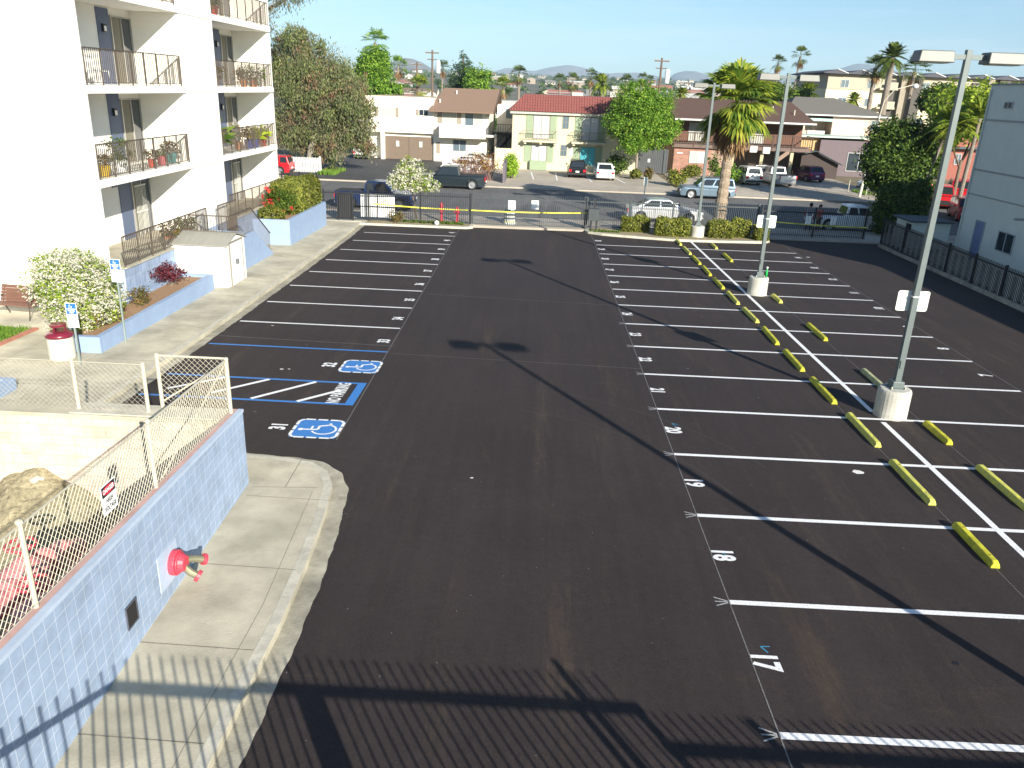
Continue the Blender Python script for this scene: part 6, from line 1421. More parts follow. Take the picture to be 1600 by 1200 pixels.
# ================================================================ street furniture across the street
wf = thing('picket_fence', 'white wooden picket fence in front of the big tree', 'fence', (-21.9, 74, ZB)); mb = MB()
for i in range(26): x = -23.75+i*.145; mb.box(x-.036, x+.036, 74.0, 74.03, -.6, .62); mb.add([(x-.05, 74.0, .62), (x+.05, 74.0, .62), (x, 74.0, .72), (x-.05, 74.03, .62), (x+.05, 74.03, .62), (x, 74.03, .72)], [(0, 1, 2), (5, 4, 3), (0, 2, 5, 3), (1, 4, 5, 2)])
mb.build('pickets', WHITEP, wf); mb = MB(); mb.box(-23.74, -20.05, 74.031, 74.07, -.35, -.25); mb.box(-23.74, -20.05, 74.031, 74.07, .3, .4); mb.build('rail', WHITEP, wf); mb = MB(); mb.box(-20.1, -19.95, 74, 74.15, -.6, .8); mb.build('post', WHITEP, wf)
ironfence('short black iron fence beside the red car at the corner of the white block', (-19.8, 62.0), (-17.2, 62.4), -.62, .62, .5, sp=.2, name='iron_fence', group=None, pk=.015)
dg = thing('board_gate', 'tall dark slatted gate with a small notice right of the green tree', 'gate', (11.5, 87, ZB)); mb = MB()
for i in range(18): mb.box(9.9+i*.19, 10.07+i*.19, 86.9, 86.95, -.6, 1.6+.015*i)
mb.build('boards', pm('charcoal_boards', (.07, .075, .08), .8, var=.1), dg); mb = MB(); mb.box(11.2, 11.45, 86.87, 86.899, .5, .85); mb.build('notice', FRW, dg)
mb = MB(); mb.box(12.9-.06, 13.0, 86.8, 87, -.6, 1.9); mb.build('post', GREYI, dg); mb = MB(); mb.box(7.9, 9.9, 86.9, 86.95, -.6, .8); mb.build('low_panel', GREYI, dg)
sl_ = thing('street_sign_post', 'thin white street post at the kerb behind the silver sedan', 'sign', (6.7, 52.9, -.62)); mb = MB(); mb.tube([(6.6, 52.2, -.65), (6.75, 52.2, 2.2)], .035, 8); mb.build('post', pm('white_post', (.62, .63, .6), .5), sl_)
mb = MB(); mb.box(6.6, 6.84, 52.14, 52.16, 1.75, 2.25); mb.build('plate', SIGNB, sl_)
def utility(lbl, x, y, h, z0=-.7, transformer=True, lean=0):
    t = thing('utility_pole', lbl, 'utility pole', (x, y, z0), 0, 'wooden utility poles'); WP = pm('weathered_pole', (.14, .10, .075), .9, var=.2)
    mb = MB(); mb.tube([(x, y, z0), (x+lean, y, h)], [.2, .13], 9); mb.build('pole', WP, t)
    mb = MB(); mb.box(x+lean-.95, x+lean+.95, y-.18, y-.06, h-.45, h-.3); mb.box(x+lean-.7, x+lean+.7, y-.18, y-.06, h-1.3, h-1.18); mb.build('crossarm', WP, t)
    mb = MB()
    for k in (-.85, -.5, .5, .85): mb.lathe([(.05, 0), (.06, .1), (.03, .18)], (x+lean+k, y-.12, h-.3), 6)
    mb.build('insulator', pm('insulator_grey', (.4, .42, .44), .4), t)
    if transformer:
        mb = MB(); mb.lathe([(.28, 0), (.3, .1), (.3, 1.5), (.2, 1.65), (0, 1.7)], (x+lean+.85, y-.1, h-3.0), 12); mb.build('transformer', pm('pale_transformer', (.7, .72, .72), .5), t)
utility('wooden utility pole with a pale transformer, above the green tree', 14.8, 110, 11.6)
utility('wooden utility pole with a pale transformer, left of the brown shingle roof', -15.9, 120, 11.9)
utility('thin utility pole far off to the left of the red roof', -22.6, 150, 11.0, transformer=False)
sl2 = thing('street_light', 'concrete street light with a curved arm in front of the pink house', 'street light', (28.4, 73, -.64)); mb = MB()
mb.tube([(28.35, 73, -.64), (28.8, 73, 6.2)], [.13, .09], 10); mb.build('column', pm('pale_concrete_pole', (.5, .49, .43), .8, var=.1), sl2)
mb = MB(); mb.tube([(28.8, 73, 6.1), (28.95, 73, 7.4), (29.6, 72.9, 8.3), (31.0, 72.7, 8.75)], .045, 7); mb.build('arm', GALV, sl2); mb = MB(); mb.lathe([(.1, .25), (.28, .1), (.22, -.1), (0, -.15)], (31.2, 72.7, 8.6), 10); mb.build('lamp', pm('frosted', (.7,)*3), sl2, smooth=True)
cl = thing('wire_fence', 'low silver wire fence around the grass at the right', 'fence', (29.5, 74.5, ZB)); mb = MB()
for x, y in ((28.6, 76.5), (29.4, 74.3), (31.4, 74.4), (33.2, 74.5)): mb.tube([(x, y, -.65), (x, y, .55)], .035, 6)
mb.tube([(28.6, 76.5, .52), (29.4, 74.3, .52), (33.2, 74.5, .52)], .03, 6); mb.build('frame', GALV, cl); mb = MB(); chainlink(mb, (29.4, 74.3, 0), (33.2, 74.5, 0), -.6, .5, .2, .006); mb.build('mesh', GALV, cl)
g = np.random.default_rng(5); n = 4500; P = np.stack([29.3+5.4*g.random(n), 74.6+3.2*g.random(n), np.full(n, -.66)], 1); h = .1+.12*g.random(n); a = g.random(n)*6.28; wv = np.stack([np.cos(a), np.sin(a), 0*a], 1)*.04; ln = np.stack([g.normal(size=n)*.05, g.normal(size=n)*.05, h], 1)
V = np.stack([P-wv, P+wv, P+ln+wv*.3, P+ln-wv*.3], 1).reshape(-1, 3); o = fastmesh('grass', V, np.arange(4*n).reshape(n, 4), bpy.data.materials['grass_blades']); tag(o, 'patch of green grass behind the wire fence at the right', 'grass', kind='stuff')
n = 1500; P = np.stack([-20.0+1.6*g.random(n), 72.5+4.5*g.random(n), np.full(n, -.66)], 1); h = .15+.2*g.random(n); a = g.random(n)*6.28; wv = np.stack([np.cos(a), np.sin(a), 0*a], 1)*.06; ln = np.stack([g.normal(size=n)*.05, g.normal(size=n)*.05, h], 1)
V = np.stack([P-wv, P+wv, P+ln+wv*.3, P+ln-wv*.3], 1).reshape(-1, 3); o = fastmesh('grass', V, np.arange(4*n).reshape(n, 4), bpy.data.materials['grass_blades']); tag(o, 'weeds growing beside the white picket fence', 'grass', kind='stuff')

# ================================================================ trees across the street
EUC = leafmat('grey_olive_leaves', (.07, .09, .045), (.27, .22, .12), (.155, .18, .085), tr=.3)
DKG = leafmat('dark_glossy_leaves', (.018, .05, .008), (.15, .22, .03), (.045, .09, .012), tr=.2)
BRG = leafmat('bright_green_leaves', (.05, .14, .015), (.36, .50, .06), (.17, .33, .035), tr=.45)
e = []
rnd = random.Random(12)
for (px, py, r) in ((455, 75, 1.7), (490, 85, 1.7), (525, 115, 1.7), (548, 150, 1.6), (470, 130, 2.2), (505, 160, 2.2), (450, 190, 1.9), (490, 205, 2.0), (540, 195, 1.8), (562, 205, 1.3), (465, 58, 1.1), (575, 190, .9), (515, 228, 1.4), (560, 130, .9), (440, 110, 1.4), (575, 225, .8), (425, 95, 1.2), (575, 165, .8)):
    p = at(px, py, Y=76+rnd.uniform(-1.2, 1.6)); e.append((p.x, p.y, p.z, r, r*1.1, r*1.0))
p0 = at(448, 262, Z=-.65)
EUC2 = leafmat('olive_green_leaves', (.09, .12, .04), (.26, .28, .09), (.16, .20, .07), tr=.3); EUC3 = leafmat('rust_tinged_leaves', (.14, .08, .05), (.32, .20, .12), (.22, .13, .08), tr=.3)
et = tree('eucalyptus_tree', 'huge grey olive drooping tree beside the white apartment block', 'tree', (-21.5, 76, -.65), (-20.6, 76, 3.6), e, 38000, .115, EUC, BARKG, .42, 7, clump=42, spread=.2, shell=.3, asp=.34, droop=.42)
add_cloud(et, 'crown', e, 25000, .115, EUC2, 17, clump=60, spread=.17, shell=.55, asp=.36, droop=.35)
add_cloud(et, 'crown', e, 6500, .115, EUC3, 27, clump=44, spread=.15, shell=.6, asp=.34, droop=.4)
tree('tall_tree', 'tree whose top twigs hang beside the roof edge of the white block', 'tree', (-28.5, 70, -.65), (-27.5, 68, 11), [tuple(at(436, 3, Y=66))+(.9, .8, .5), tuple(at(462, -6, Y=66))+(.6, .6, .4), tuple(at(438, -30, Y=66))+(2.2, 2, 1.6), tuple(at(425, 30, Y=66))+(.7, .6, 1.0)], 3500, .10, EUC, BARKG, .3, 3, clump=18, spread=.2, shell=.2, asp=.3, droop=.3)
g1 = [(9.5, 82, 4.9, 2.7, 2.5, 2.3), (8.6, 81.6, 6.6, 1.9, 1.8, 1.5), (10.6, 81.8, 6.3, 1.8, 1.8, 1.4), (7.4, 81.9, 4.6, 1.4, 1.5, 1.3), (12.0, 81.7, 4.2, 1.3, 1.4, 1.2), (9.3, 82, 7.6, 1.1, 1.1, .8), (8.9, 81.3, 2.8, 1.7, 1.5, .9), (11.0, 81.5, 3.0, 1.3, 1.3, .8)]
tree('shade_tree', 'bright green leafy tree between the yellow house and the brown building', 'tree', (9.5, 82, -.65), (9.5, 82, 3.2), g1, 44000, .095, BRG, BARKG, .16, 11, clump=44, spread=.15, shell=.42)
ft = tree('flowering_tree', 'small white blossom street tree behind the iron fence', 'tree', (-7.6, 49.9, -.62), (-7.85, 49.8, 1.0), [(-7.9, 49.8, 1.9, .95, .9, .75), (-8.6, 49.7, 1.65, .7, .7, .55), (-7.1, 49.8, 1.5, .8, .7, .5), (-7.95, 49.8, 2.65, .5, .5, .45), (-8.2, 49.8, 2.4, .6, .6, .5)], 3500, .055, YGL, BARK, .05, 15, clump=12, spread=.16, shell=.4)
add_cloud(ft, 'blossom', [(-7.9, 49.8, 1.9, .98, .93, .78), (-8.6, 49.7, 1.65, .73, .7, .58), (-7.1, 49.8, 1.5, .82, .72, .55), (-7.95, 49.8, 2.65, .55, .55, .48), (-8.2, 49.8, 2.4, .65, .6, .5)], 4800, .055, WHF, 16, clump=16, spread=.13, shell=.6)
# bare straggly shrub
tw = thing('bare_shrub', 'straggly bare shrub with a few yellow leaves behind the dark pickup', 'shrub', (-4.9, 74, ZB)); mb = MB(); rnd = random.Random(2)
for i in range(150):
    a = rnd.uniform(0, 6.28); b0 = Vector((-5.6+rnd.uniform(-1.6, 1.3), 74+rnd.uniform(-.6, .6), -.65)); c1 = b0+Vector((rnd.uniform(-.7, .7), rnd.uniform(-.5, .5), rnd.uniform(1.0, 1.7))); c2 = c1+Vector((rnd.uniform(-.9, .9), rnd.uniform(-.5, .5), rnd.uniform(-.1, .9)))
    mb.tube([b0, c1, c2], [.022, .014, .005], 3, cap=False)
mb.build('twigs', pm('twig_brown', (.22, .14, .12), .9, var=.2), tw); add_cloud(tw, 'foliage', [(-5.6, 74, 1.0, 1.9, .9, .8), (-4.7, 74, .6, 1.1, .8, .9), (-7.2, 74, .8, .9, .6, .5)], 1500, .075, leafmat('autumn_leaves', (.30, .16, .03), (.50, .40, .05), (.3, .13, .1)), 5, clump=10, spread=.2, shell=.3)
mb = MB(); mb.box(-3.3, -3.1, 72, 79, -.7, 1.1); tag(mb.build('garden_wall', pm('purple_grey_wall', (.14, .12, .14), .9, var=.1)), 'dark low wall between the driveway shrub and the yellow house forecourt', 'wall')
shrub('bright lime bush against the wall left of the yellow house', -2.75, 76.5, -.65, .5, 1.2, .95, leafmat('lime_bush_leaves', (.2, .38, .02), (.38, .52, .05), tr=.4), 2600, .09, seed=51, shell=.6)
for i, (x, y, rx, rz_, m, l) in enumerate(((7.6, 83, 1.1, .95, DKG, 'dark shrub between the white car and the green tree'), (9.3, 80.3, .55, .35, HED, 'small yellow green bush at the foot of the green tree'), (10.6, 80.5, .4, .4, OLV, 'small bronze bush right of the green tree trunk'), (12.6, 75.5, .85, .6, HED, 'spiky bush with pink flower by the brown building walk'),
        (15.4, 84, .9, .5, HED, 'low green bush at the brick wall'), (17.6, 84.5, .5, 1.1, GREENL, 'tall narrow bush beside the brick wall window'), (18.2, 80, 1.1, .7, BRG, 'broad leaved bush behind the pale blue four wheel drive'))):
    shrub(l, x, y, -.65, rx, rx*.9, rz_, m, int(900*rx*2), .10, seed=60+i, shell=.4)
mb = MB(); mb.tube([(12.6, 75.5, .4), (12.65, 75.4, 1.1)], [.12, .03], 6)
tag(mb.build('flower_spike', pm('salmon_flower', (.62, .2, .14), .7, var=.1)), 'salmon pink flower spike on the spiky bush', 'flower')
dk = []
for (px, py, r) in ((1385, 215, 1.35), (1420, 215, 1.4), (1375, 250, 1.35), (1412, 260, 1.7), (1445, 255, 1.1), (1395, 235, 1.5), (1430, 290, 1.3), (1440, 225, 1.1), (1372, 280, .9), (1405, 300, .8)):
    p = at(px, py, Y=66+.5*math.sin(px)); dk.append((p.x, p.y, p.z, r, r, r*.95))
tree('citrus_tree', 'dense dark green tree with yellow lit leaves left of the nearest lamp pole', 'tree', (28.6, 66, -.65), (28.5, 66, 2.0), dk, 38000, .115, DKG, BARK, .25, 21, clump=30, spread=.2, shell=.5)
for i, (px, py, h, r, l) in enumerate(((1386, 372, 2.6, .75, 'tall black shaded bush at the corner of the right gate'), (1428, 378, 2.7, .8, 'tall black shaded bush nearest to the lamp pole'), (1408, 350, 2.1, .9, 'dark shaded bush between the two tall ones'))):
    p = at(px, py, Z=-.7); y = 51.6+i*1.6
    p = at(px, 340, Y=y); x = p.x
    tree('dark_shrub', l, 'shrub', (x, y, -.65), (x, y, .8), [(x, y, h*.45, r, r, h*.5), (x+.2, y+.1, h*.8, r*.6, r*.6, h*.25), (x-.2, y, h*.15, r*.9, r*.8, h*.35)], 5000, .10, DKG, BARK, .09, 70+i, clump=20, spread=.2, shell=.5)

# ---------------------------------------------------------------- palms
PGR = leafmat('palm_green', (.06, .13, .015), (.42, .43, .05), (.19, .27, .03), tr=.4); PDK = leafmat('palm_dark_green', (.035, .07, .015), (.16, .20, .04), (.08, .12, .02), tr=.3)
DEAD = leafmat('dead_fronds', (.13, .065, .03), (.32, .20, .09), tr=.15); PTR = pm('palm_bark', (.30, .235, .17), .95, var=.5, vs=6, bump=1., bs=7, vstretch=(1, 1, 3)); PTRG = pm('palm_bark_grey', (.22, .185, .15), .95, var=.3, vs=5)
def fan(mb, c, az, el, Lp, Lb, rnd, ns=15, droop=.35, sp=78):
    d = Vector((math.cos(az)*math.cos(el), math.sin(az)*math.cos(el), math.sin(el))); s = d.cross(Vector((0, 0, 1)))
    if s.length < .05: s = Vector((1, 0, 0))
    s.normalize(); up = s.cross(d)
    e = c+d*Lp-Vector((0, 0, Lp*.12)); mb.add([c-s*.02, c+s*.02, e+s*.012, e-s*.012], [(0, 1, 2, 3)])
    d2 = (d-Vector((0, 0, .25))).normalized()
    for i in range(ns):
        a = R(-sp+2*sp*i/(ns-1)+rnd.uniform(-3, 3)); L = Lb*(1-.25*abs(a)/1.6)*rnd.uniform(.88, 1.1); v = d2*math.cos(a)+s*math.sin(a); w_ = v.cross(up).normalized()*Lb*.052
        m = e+v*L*.6-Vector((0, 0, droop*L*.12)); t_ = e+v*L*.96-Vector((0, 0, droop*L*(.55+rnd.uniform(0, .35)))); mb.add([e, m+w_, t_, m-w_], [(0, 1, 2, 3)])
def fanpalm(name, lbl, x, y, z0, z1, Rc, n, seed, r0=.3, skirt=18, lean=(0, 0), lm=PGR, ns=15, group=None, bark=PTR, cat='palm tree', slow=12):
    t = thing(name, lbl, cat, (x, y, z0), 0, group); rnd = random.Random(seed); mb = MB(); k = slow
    P = []; RR = []
    for i in range(k+1):
        f = i/k; P.append((x+lean[0]*f*f, y+lean[1]*f*f, z0+(z1-z0)*f)); RR.append(r0*(1.15-.35*f+(.35*(1-f)**6))*(1+.08*(-1)**i))
    mb.tube(P, RR, 12); mb.build('trunk', bark, t, smooth=False); c = Vector(P[-1])
    mb = MB()
    for i in range(n):
        el = R(rnd.uniform(-45, 80) if i > n*.35 else rnd.uniform(20, 85)); az = rnd.uniform(0, 6.28); fan(mb, c+Vector((0, 0, rnd.uniform(-.1, .35))*1), az, el, Rc*.50*rnd.uniform(.85, 1.1), Rc*.56, rnd, ns)
    V_ = mb; V_.build('crown', lm, t)
    if skirt:
        mb = MB()
        for i in range(skirt): fan(mb, c-Vector((0, 0, rnd.uniform(.1, Rc*.25))), rnd.uniform(0, 6.28), R(rnd.uniform(-85, -55)), Rc*.28*rnd.uniform(.7, 1.2), Rc*.52, rnd, max(7, ns-5), .4, 55)
        mb.build('dead_skirt', DEAD, t)
    return t
fanpalm('fan_palm', 'big fan palm with yellow green fronds and a shaggy brown skirt behind the hedges', 11.25, 50.4, -.6, 6.8, 2.85, 74, 3, .32, 28, (.15, 0), PGR, 19, slow=26)
def featherpalm(lbl, x, y, z0, z1, Rc, n, seed, lm=PGR, r0=.3, lean=(0, 0), group=None, name='feather_palm', nl=22, bark=PTRG, up0=-30, dense=1.):
    t = thing(name, lbl, 'palm tree', (x, y, z0), 0, group); rnd = random.Random(seed); mb = MB(); mb.tube([(x, y, z0), (x+lean[0]*.4, y, (z0+z1)/2), (x+lean[0], y+lean[1], z1)], [r0*1.2, r0, r0*.9], 10); mb.build('trunk', bark, t)
    c = Vector((x+lean[0], y+lean[1], z1)); mb = MB()
    for i in range(n):
        az = rnd.uniform(0, 6.28); el = R(rnd.uniform(up0, 80)); h = Vector((math.cos(az), math.sin(az), 0)); pts = []; L = Rc*rnd.uniform(.9, 1.1)
        for k in range(8):
            f = k/7; pts.append(c+h*L*math.cos(el)*f*(1-.12*f)+Vector((0, 0, L*math.sin(el)*f-L*.55*f*f*(1-.3*math.sin(el)))))
        mb.tube(pts, [.035, .03, .028, .025, .02, .015, .01, .005], 3, cap=False)
        for k in range(nl):
            f = .12+.88*k/nl; q = f*7; a = int(min(6, q)); p = pts[a].lerp(pts[a+1], q-a); d = (pts[a+1]-pts[a]).normalized(); s = d.cross(Vector((0, 0, 1))).normalized()
            for sg in (-1, 1):
                v = (s*sg+d*.7+Vector((0, 0, -.25))).normalized(); l = Rc*.22*math.sin(math.pi*min(.97, f*.8+.2))*rnd.uniform(.8, 1.1); w_ = d*.035*dense*(Rc/2); mb.add([p-w_, p+w_, p+v*l], [(0, 1, 2)])
    mb.build('crown', lm, t); return t
p = at(1418, 195, Y=71); featherpalm('yellow green feather palm with a slanting trunk in front of the dark green tree', p.x-.9, 64.6, -.65, at(1418, 190, Y=64.6).z, 2.4, 26, 9, PGR, .13, (1.4, 0), dense=1.4)
p = at(1495, 205, Y=63); featherpalm('yellow feather palm cluster behind the nearest lamp pole', p.x-.6, 63, -.65, at(1495, 195, Y=63).z, 2.6, 30, 10, PGR, .15, (.3, 0), dense=1.5)
p = at(1530, 190, Y=62); featherpalm('yellow feather palm beside the grey building', p.x-.2, 62, -.65, at(1530, 185, Y=62).z, 2.6, 30, 14, PGR, .15, (.2, 0), dense=1.5)
mb_ = [tuple(at(1520, 170, Y=70))+(3, 2.5, 1.9), tuple(at(1485, 200, Y=70))+(2.2, 2, 1.3), tuple(at(1560, 175, Y=70))+(2.5, 2.4, 2)]
pb = at(1520, 250, Z=-.7); tree('shade_tree', 'yellowish green tree mass behind the feather palms by the grey building', 'tree', (at(1520, 170, Y=70).x, 70, -.65), (at(1520, 170, Y=70).x, 70, 3), mb_, 9000, .17, YGL, BARK, .2, 33, clump=20)
tl = 'tall palms on the skyline'
def sky_palm(px, py, bx, by, Y, rad, seed, lbl, lm=PDK, kind='fan', n=34, tr=.3):
    top = at(px, py, Y=Y); b = at(bx, by, Y=Y); z0 = gz(Y)
    x0 = b.x+(top.x-b.x)*((z0-b.z)/(top.z-b.z)) if abs(top.z-b.z) > .5 else b.x
    x0 = b.x + (top.x-b.x)*.2 - (top.x-b.x)*.2
    if kind == 'fan': return fanpalm('fan_palm', lbl, x0, Y, z0, top.z-rad*.4, rad, n, seed, tr, 9, (top.x-x0, 0), lm, 9, tl, PTRG, slow=6)
    return featherpalm(lbl, x0, Y, z0, top.z-rad*.3, rad, 46, seed, lm, tr*1.3, (top.x-x0, 0), tl, nl=16, dense=2.2)
sky_palm(1370, 95, 1352, 200, 110, 2.1, 1, 'left palm of the trio over the beige apartment block', tr=.28)
sky_palm(1397, 78, 1376, 190, 106, 2.9, 2, 'middle palm of the trio, spiky feather crown over the beige block', kind='feather', tr=.3)
sky_palm(1432, 100, 1412, 190, 112, 2.3, 3, 'right palm of the trio, partly behind the nearest lamp head', tr=.28)
sky_palm(1217, 92, 1215, 120, 180, 2.1, 4, 'small palm above the middle lamp pole, the left one', tr=.25, n=26)
sky_palm(1252, 80, 1243, 118, 180, 2.5, 5, 'taller leaning palm above the middle lamp pole, the right one', tr=.25, n=26)
sky_palm(586, 55, 579, 135, 130, 2.7, 6, 'tall palm with drooping crown above the big eucalyptus', BRG, tr=.28)
sky_palm(622, 95, 618, 135, 160, 2.4, 7, 'smaller palm to the right of the tall one over the white house', BRG, tr=.25)
sky_palm(692, 100, 690, 140, 190, 2.1, 8, 'palm just right of the left utility pole', tr=.24)
sky_palm(811, 108, 811, 140, 250, 3.4, 9, 'dark palm over the left end of the red roof', tr=.4)
sky_palm(924, 113, 922, 150, 200, 2.4, 11, 'thin palm left of the big feather palm over the red roof', tr=.25, n=24)
sky_palm(941, 122, 940, 150, 190, 3.9, 12, 'big feather palm on the skyline above the red roof', PGR, 'feather', tr=.45)
sky_palm(979, 122, 979, 150, 230, 2.8, 13, 'palm just left of the green tree on the skyline', tr=.35)
sky_palm(1005, 118, 1004, 150, 300, 2.6, 14, 'distant palm behind the green tree, the left one', tr=.3)
sky_palm(1016, 121, 1016, 150, 320, 2.2, 15, 'distant palm behind the green tree, the right one', tr=.3)
sky_palm(875, 120, 875, 150, 280, 2.6, 16, 'distant palm over the middle of the red roof', tr=.35)
sky_palm(895, 120, 894, 150, 240, 3.0, 17, 'distant dark palm right of the red roof middle', tr=.35)
sky_palm(787, 127, 787, 150, 170, 2.7, 18, 'bushy palm between the brown roof and the red roof', PGR, tr=.35)
sky_palm(1066, 140, 1066, 170, 150, 2.3, 20, 'low palm to the right of the utility pole', PGR, 'feather', tr=.2)
sky_palm(655, 125, 655, 150, 150, 2.8, 21, 'bushy yellow palm left of the brown shingle roof', PGR, tr=.3)
sky_palm(1265, 135, 1265, 160, 120, 2.6, 22, 'palm behind the middle lamp head at the beige block', PGR, 'feather', tr=.25)
sky_palm(1335, 150, 1335, 170, 118, 1.8, 23, 'yellow palm at the left end of the beige block', PGR, 'feather', tr=.2)
# skyline broadleaf trees
def skytree(lbl, px, py, Y, rx, rz_, m, n, s, seed, cols=None):
    p = at(px, py, Y=Y); z0 = gz(Y); rnd = random.Random(seed); bl_ = [(p.x, Y, p.z, rx*.8, rx*.8, rz_*.8)]+[(p.x+rnd.uniform(-.6, .6)*rx, Y+rnd.uniform(-.3, .3)*rx, p.z+rnd.uniform(-.6, .5)*rz_, rx*.5, rx*.5, rz_*.4) for _ in range(6)]
    return tree('shade_tree', lbl, 'tree', (p.x, Y, z0), (p.x, Y, p.z-rz_*.5), bl_, n, s, m, BARK, rx*.08+.1, seed, clump=16, shell=.45)
skytree('bright green tree behind the eucalyptus and tall palm', 585, 108, 118, 2.7, 3.3, BRG, 14000, .16, 1)
skytree('bright green low tree left of the white roofs', 598, 140, 112, 2.6, 1.6, BRG, 3500, .2, 2)
skytree('round bright green tree next to the dark pine', 747, 124, 155, 2.9, 3.0, BRG, 5000, .2, 3)
skytree('dark green tree crown left of the nearest lamp pole over the roofs', 1474, 154, 108, 3.4, 1.9, DKG, 9000, .22, 4)
skytree('dark green tree mass left of the beige apartment block', 1180, 150, 125, 5.0, 2.6, DKG, 8000, .24, 5)
skytree('green tree behind the middle lamp pole', 1235, 155, 118, 3.5, 2.0, GREENL, 5000, .2, 6)
# pine
pn = thing('pine_tree', 'dark irregular pine beside the round green tree on the skyline', 'tree', (at(722, 130, Y=160).x, 160, gz(160))); q = at(724, 85, Y=160)
mb = MB(); mb.tube([(q.x, 160, gz(160)), (q.x, 160, q.z)], [.4, .08], 8); mb.build('trunk', BARK, pn)
add_cloud(pn, 'crown', [(q.x+dx, 160, q.z-dz, r, r, .9) for dx, dz, r in ((0, .3, .7), (.4, 1.5, 1.1), (-.8, 2.5, 1.4), (.6, 3.3, 1.9), (-1.0, 4.4, 1.8), (1.0, 5.2, 2.2), (-1.3, 6.1, 2.0), (.3, 6.9, 2.3))], 6500, .22, leafmat('pine_needles', (.008, .025, .012), (.05, .10, .03), tr=.15), 9, clump=20, spread=.3, shell=.3, asp=.3)

# ---------------------------------------------------------------- distant suburb
WL = [pm('far_wall_%s' % n_, c, .9, var=.03) for n_, c in (('white', (.58, .56, .50)), ('cream', (.46, .41, .32)), ('tan', (.34, .28, .22)), ('grey', (.36, .36, .36)))]
RF = [pm('far_roof_%s' % n_, c, .9, var=.1) for n_, c in (('grey', (.22, .21, .20)), ('brown', (.22, .15, .11)), ('red', (.34, .13, .09)), ('pale', (.6, .58, .54)))]
def house_proto(i):
    t = thing('house', 'small distant house among the trees of the suburb beyond the street', 'house', (0, 0, -50), 0, 'distant suburb houses')
    Lx, Ly, h, rh = (11, 8, 3.0, 1.7) if i % 3 else (14, 9, 5.2, 1.2)
    mb = MB(); mb.box(-Lx/2, Lx/2, -Ly/2, Ly/2, -2, h); mb.prism_axis([(-Ly/2, h), (Ly/2, h), (0, h+rh-.1)], 'x', -Lx/2+.01, Lx/2-.01); mb.build('wall', WL[i % 4], t, world=False)
    mb = MB(); 
    for s in (-1, 1): mb.add([(-Lx/2-.5, s*(Ly/2+.6), h-.2), (Lx/2+.5, s*(Ly/2+.6), h-.2), (Lx/2+.5, 0, h+rh), (-Lx/2-.5, 0, h+rh), (-Lx/2-.5, s*(Ly/2+.6), h-.38), (Lx/2+.5, s*(Ly/2+.6), h-.38), (Lx/2+.5, 0, h+rh-.2), (-Lx/2-.5, 0, h+rh-.2)], [(0, 1, 2, 3), (7, 6, 5, 4), (0, 4, 5, 1), (1, 5, 6, 2), (3, 7, 4, 0)])
    mb.build('roof', RF[(i*3+1) % 4], t, world=False)
    mb = MB()
    for k in range(3): c = -Lx/2+1.8+k*(Lx-3.6)/2; mb.box(c-.7, c+.7, -Ly/2-.05, -Ly/2-.005, 1.0, 2.2)
    mb.build('window', GLASSD, t, world=False); return t
protos = [house_proto(i) for i in range(8)]
rnd = random.Random(77); used = 0
spots = []
for k in range(230):
    if k < 50: Y = rnd.uniform(125, 345)
    else: Y = math.exp(rnd.uniform(math.log(420), math.log(2700)))
    X = rnd.uniform(-.24*Y-8, .70*Y)
    if Y < 330 and (any(abs(X-a) < 13 and abs(Y-b) < 14 for a, b in spots) or (Y < 150 and X > 36) ): continue
    spots.append((X, Y))
for k, (X, Y) in enumerate(spots):
    pr = protos[rnd.randrange(8)]; z = gz(Y)+(2.5*math.sin(X*.013)*math.cos(Y*.009) if Y > 350 else 0)
    rz_ = rnd.choice([0, 90, 10, -15, 80]); sc_ = rnd.uniform(.8, 1.1) if Y < 400 else rnd.uniform(.8, 1.3)
    if k < 8: o = protos[k]; o.location = (X, Y, z); o.rotation_euler.z = R(rz_)
    else: dup(pr, (X, Y, z), R(rz_), scale=sc_)
# distant trees (countable ones) sharing four crowns
tp = []
for i, (m, s) in enumerate(((DKG, 1), (GREENL, 1.1), (YGL, .8), (DKG, 1.3))):
    t = thing('suburb_tree', 'dark rounded tree among the distant suburb houses', 'tree', (0, 0, 0), 0, 'distant suburb trees')
    mb = MB(); mb.tube([(0, 0, -2), (0, 0, 3.5)], [.3, .15], 6); mb.build('trunk', BARK, t, world=False)
    rr = random.Random(i); bl_ = [(rr.uniform(-1.2, 1.2)*s, rr.uniform(-1.2, 1.2), 3.3+rr.uniform(-.8, 1.4)*s, 1.9*s, 1.9*s, 1.5*s) for _ in range(5)]
    V, F = leafcloud(bl_, 1100, .33, i+5, clump=14); fastmesh('crown', V, F, m, t, world=False); tp.append(t)
tn = 0
for k in range(285):
    Y = rnd.uniform(118, 345) if k < 130 else math.exp(rnd.uniform(math.log(380), math.log(2600))); X = rnd.uniform(-.24*Y-8, .70*Y)
    if Y < 150 and X > 34: continue
    z = gz(Y)+(2.5*math.sin(X*.013)*math.cos(Y*.009) if Y > 350 else 0); sc_ = rnd.uniform(.6, 1.05) if Y < 340 else rnd.uniform(.6, 1.3)
    if tn < 4: o = tp[tn]; o.location = (X, Y, z)
    else: dup(tp[rnd.randrange(4)], (X, Y, z), rnd.uniform(0, 6.28), scale=(sc_*(1 if Y < 340 else 1.5), sc_*(1 if Y < 340 else 1.5), sc_))
    tn += 1
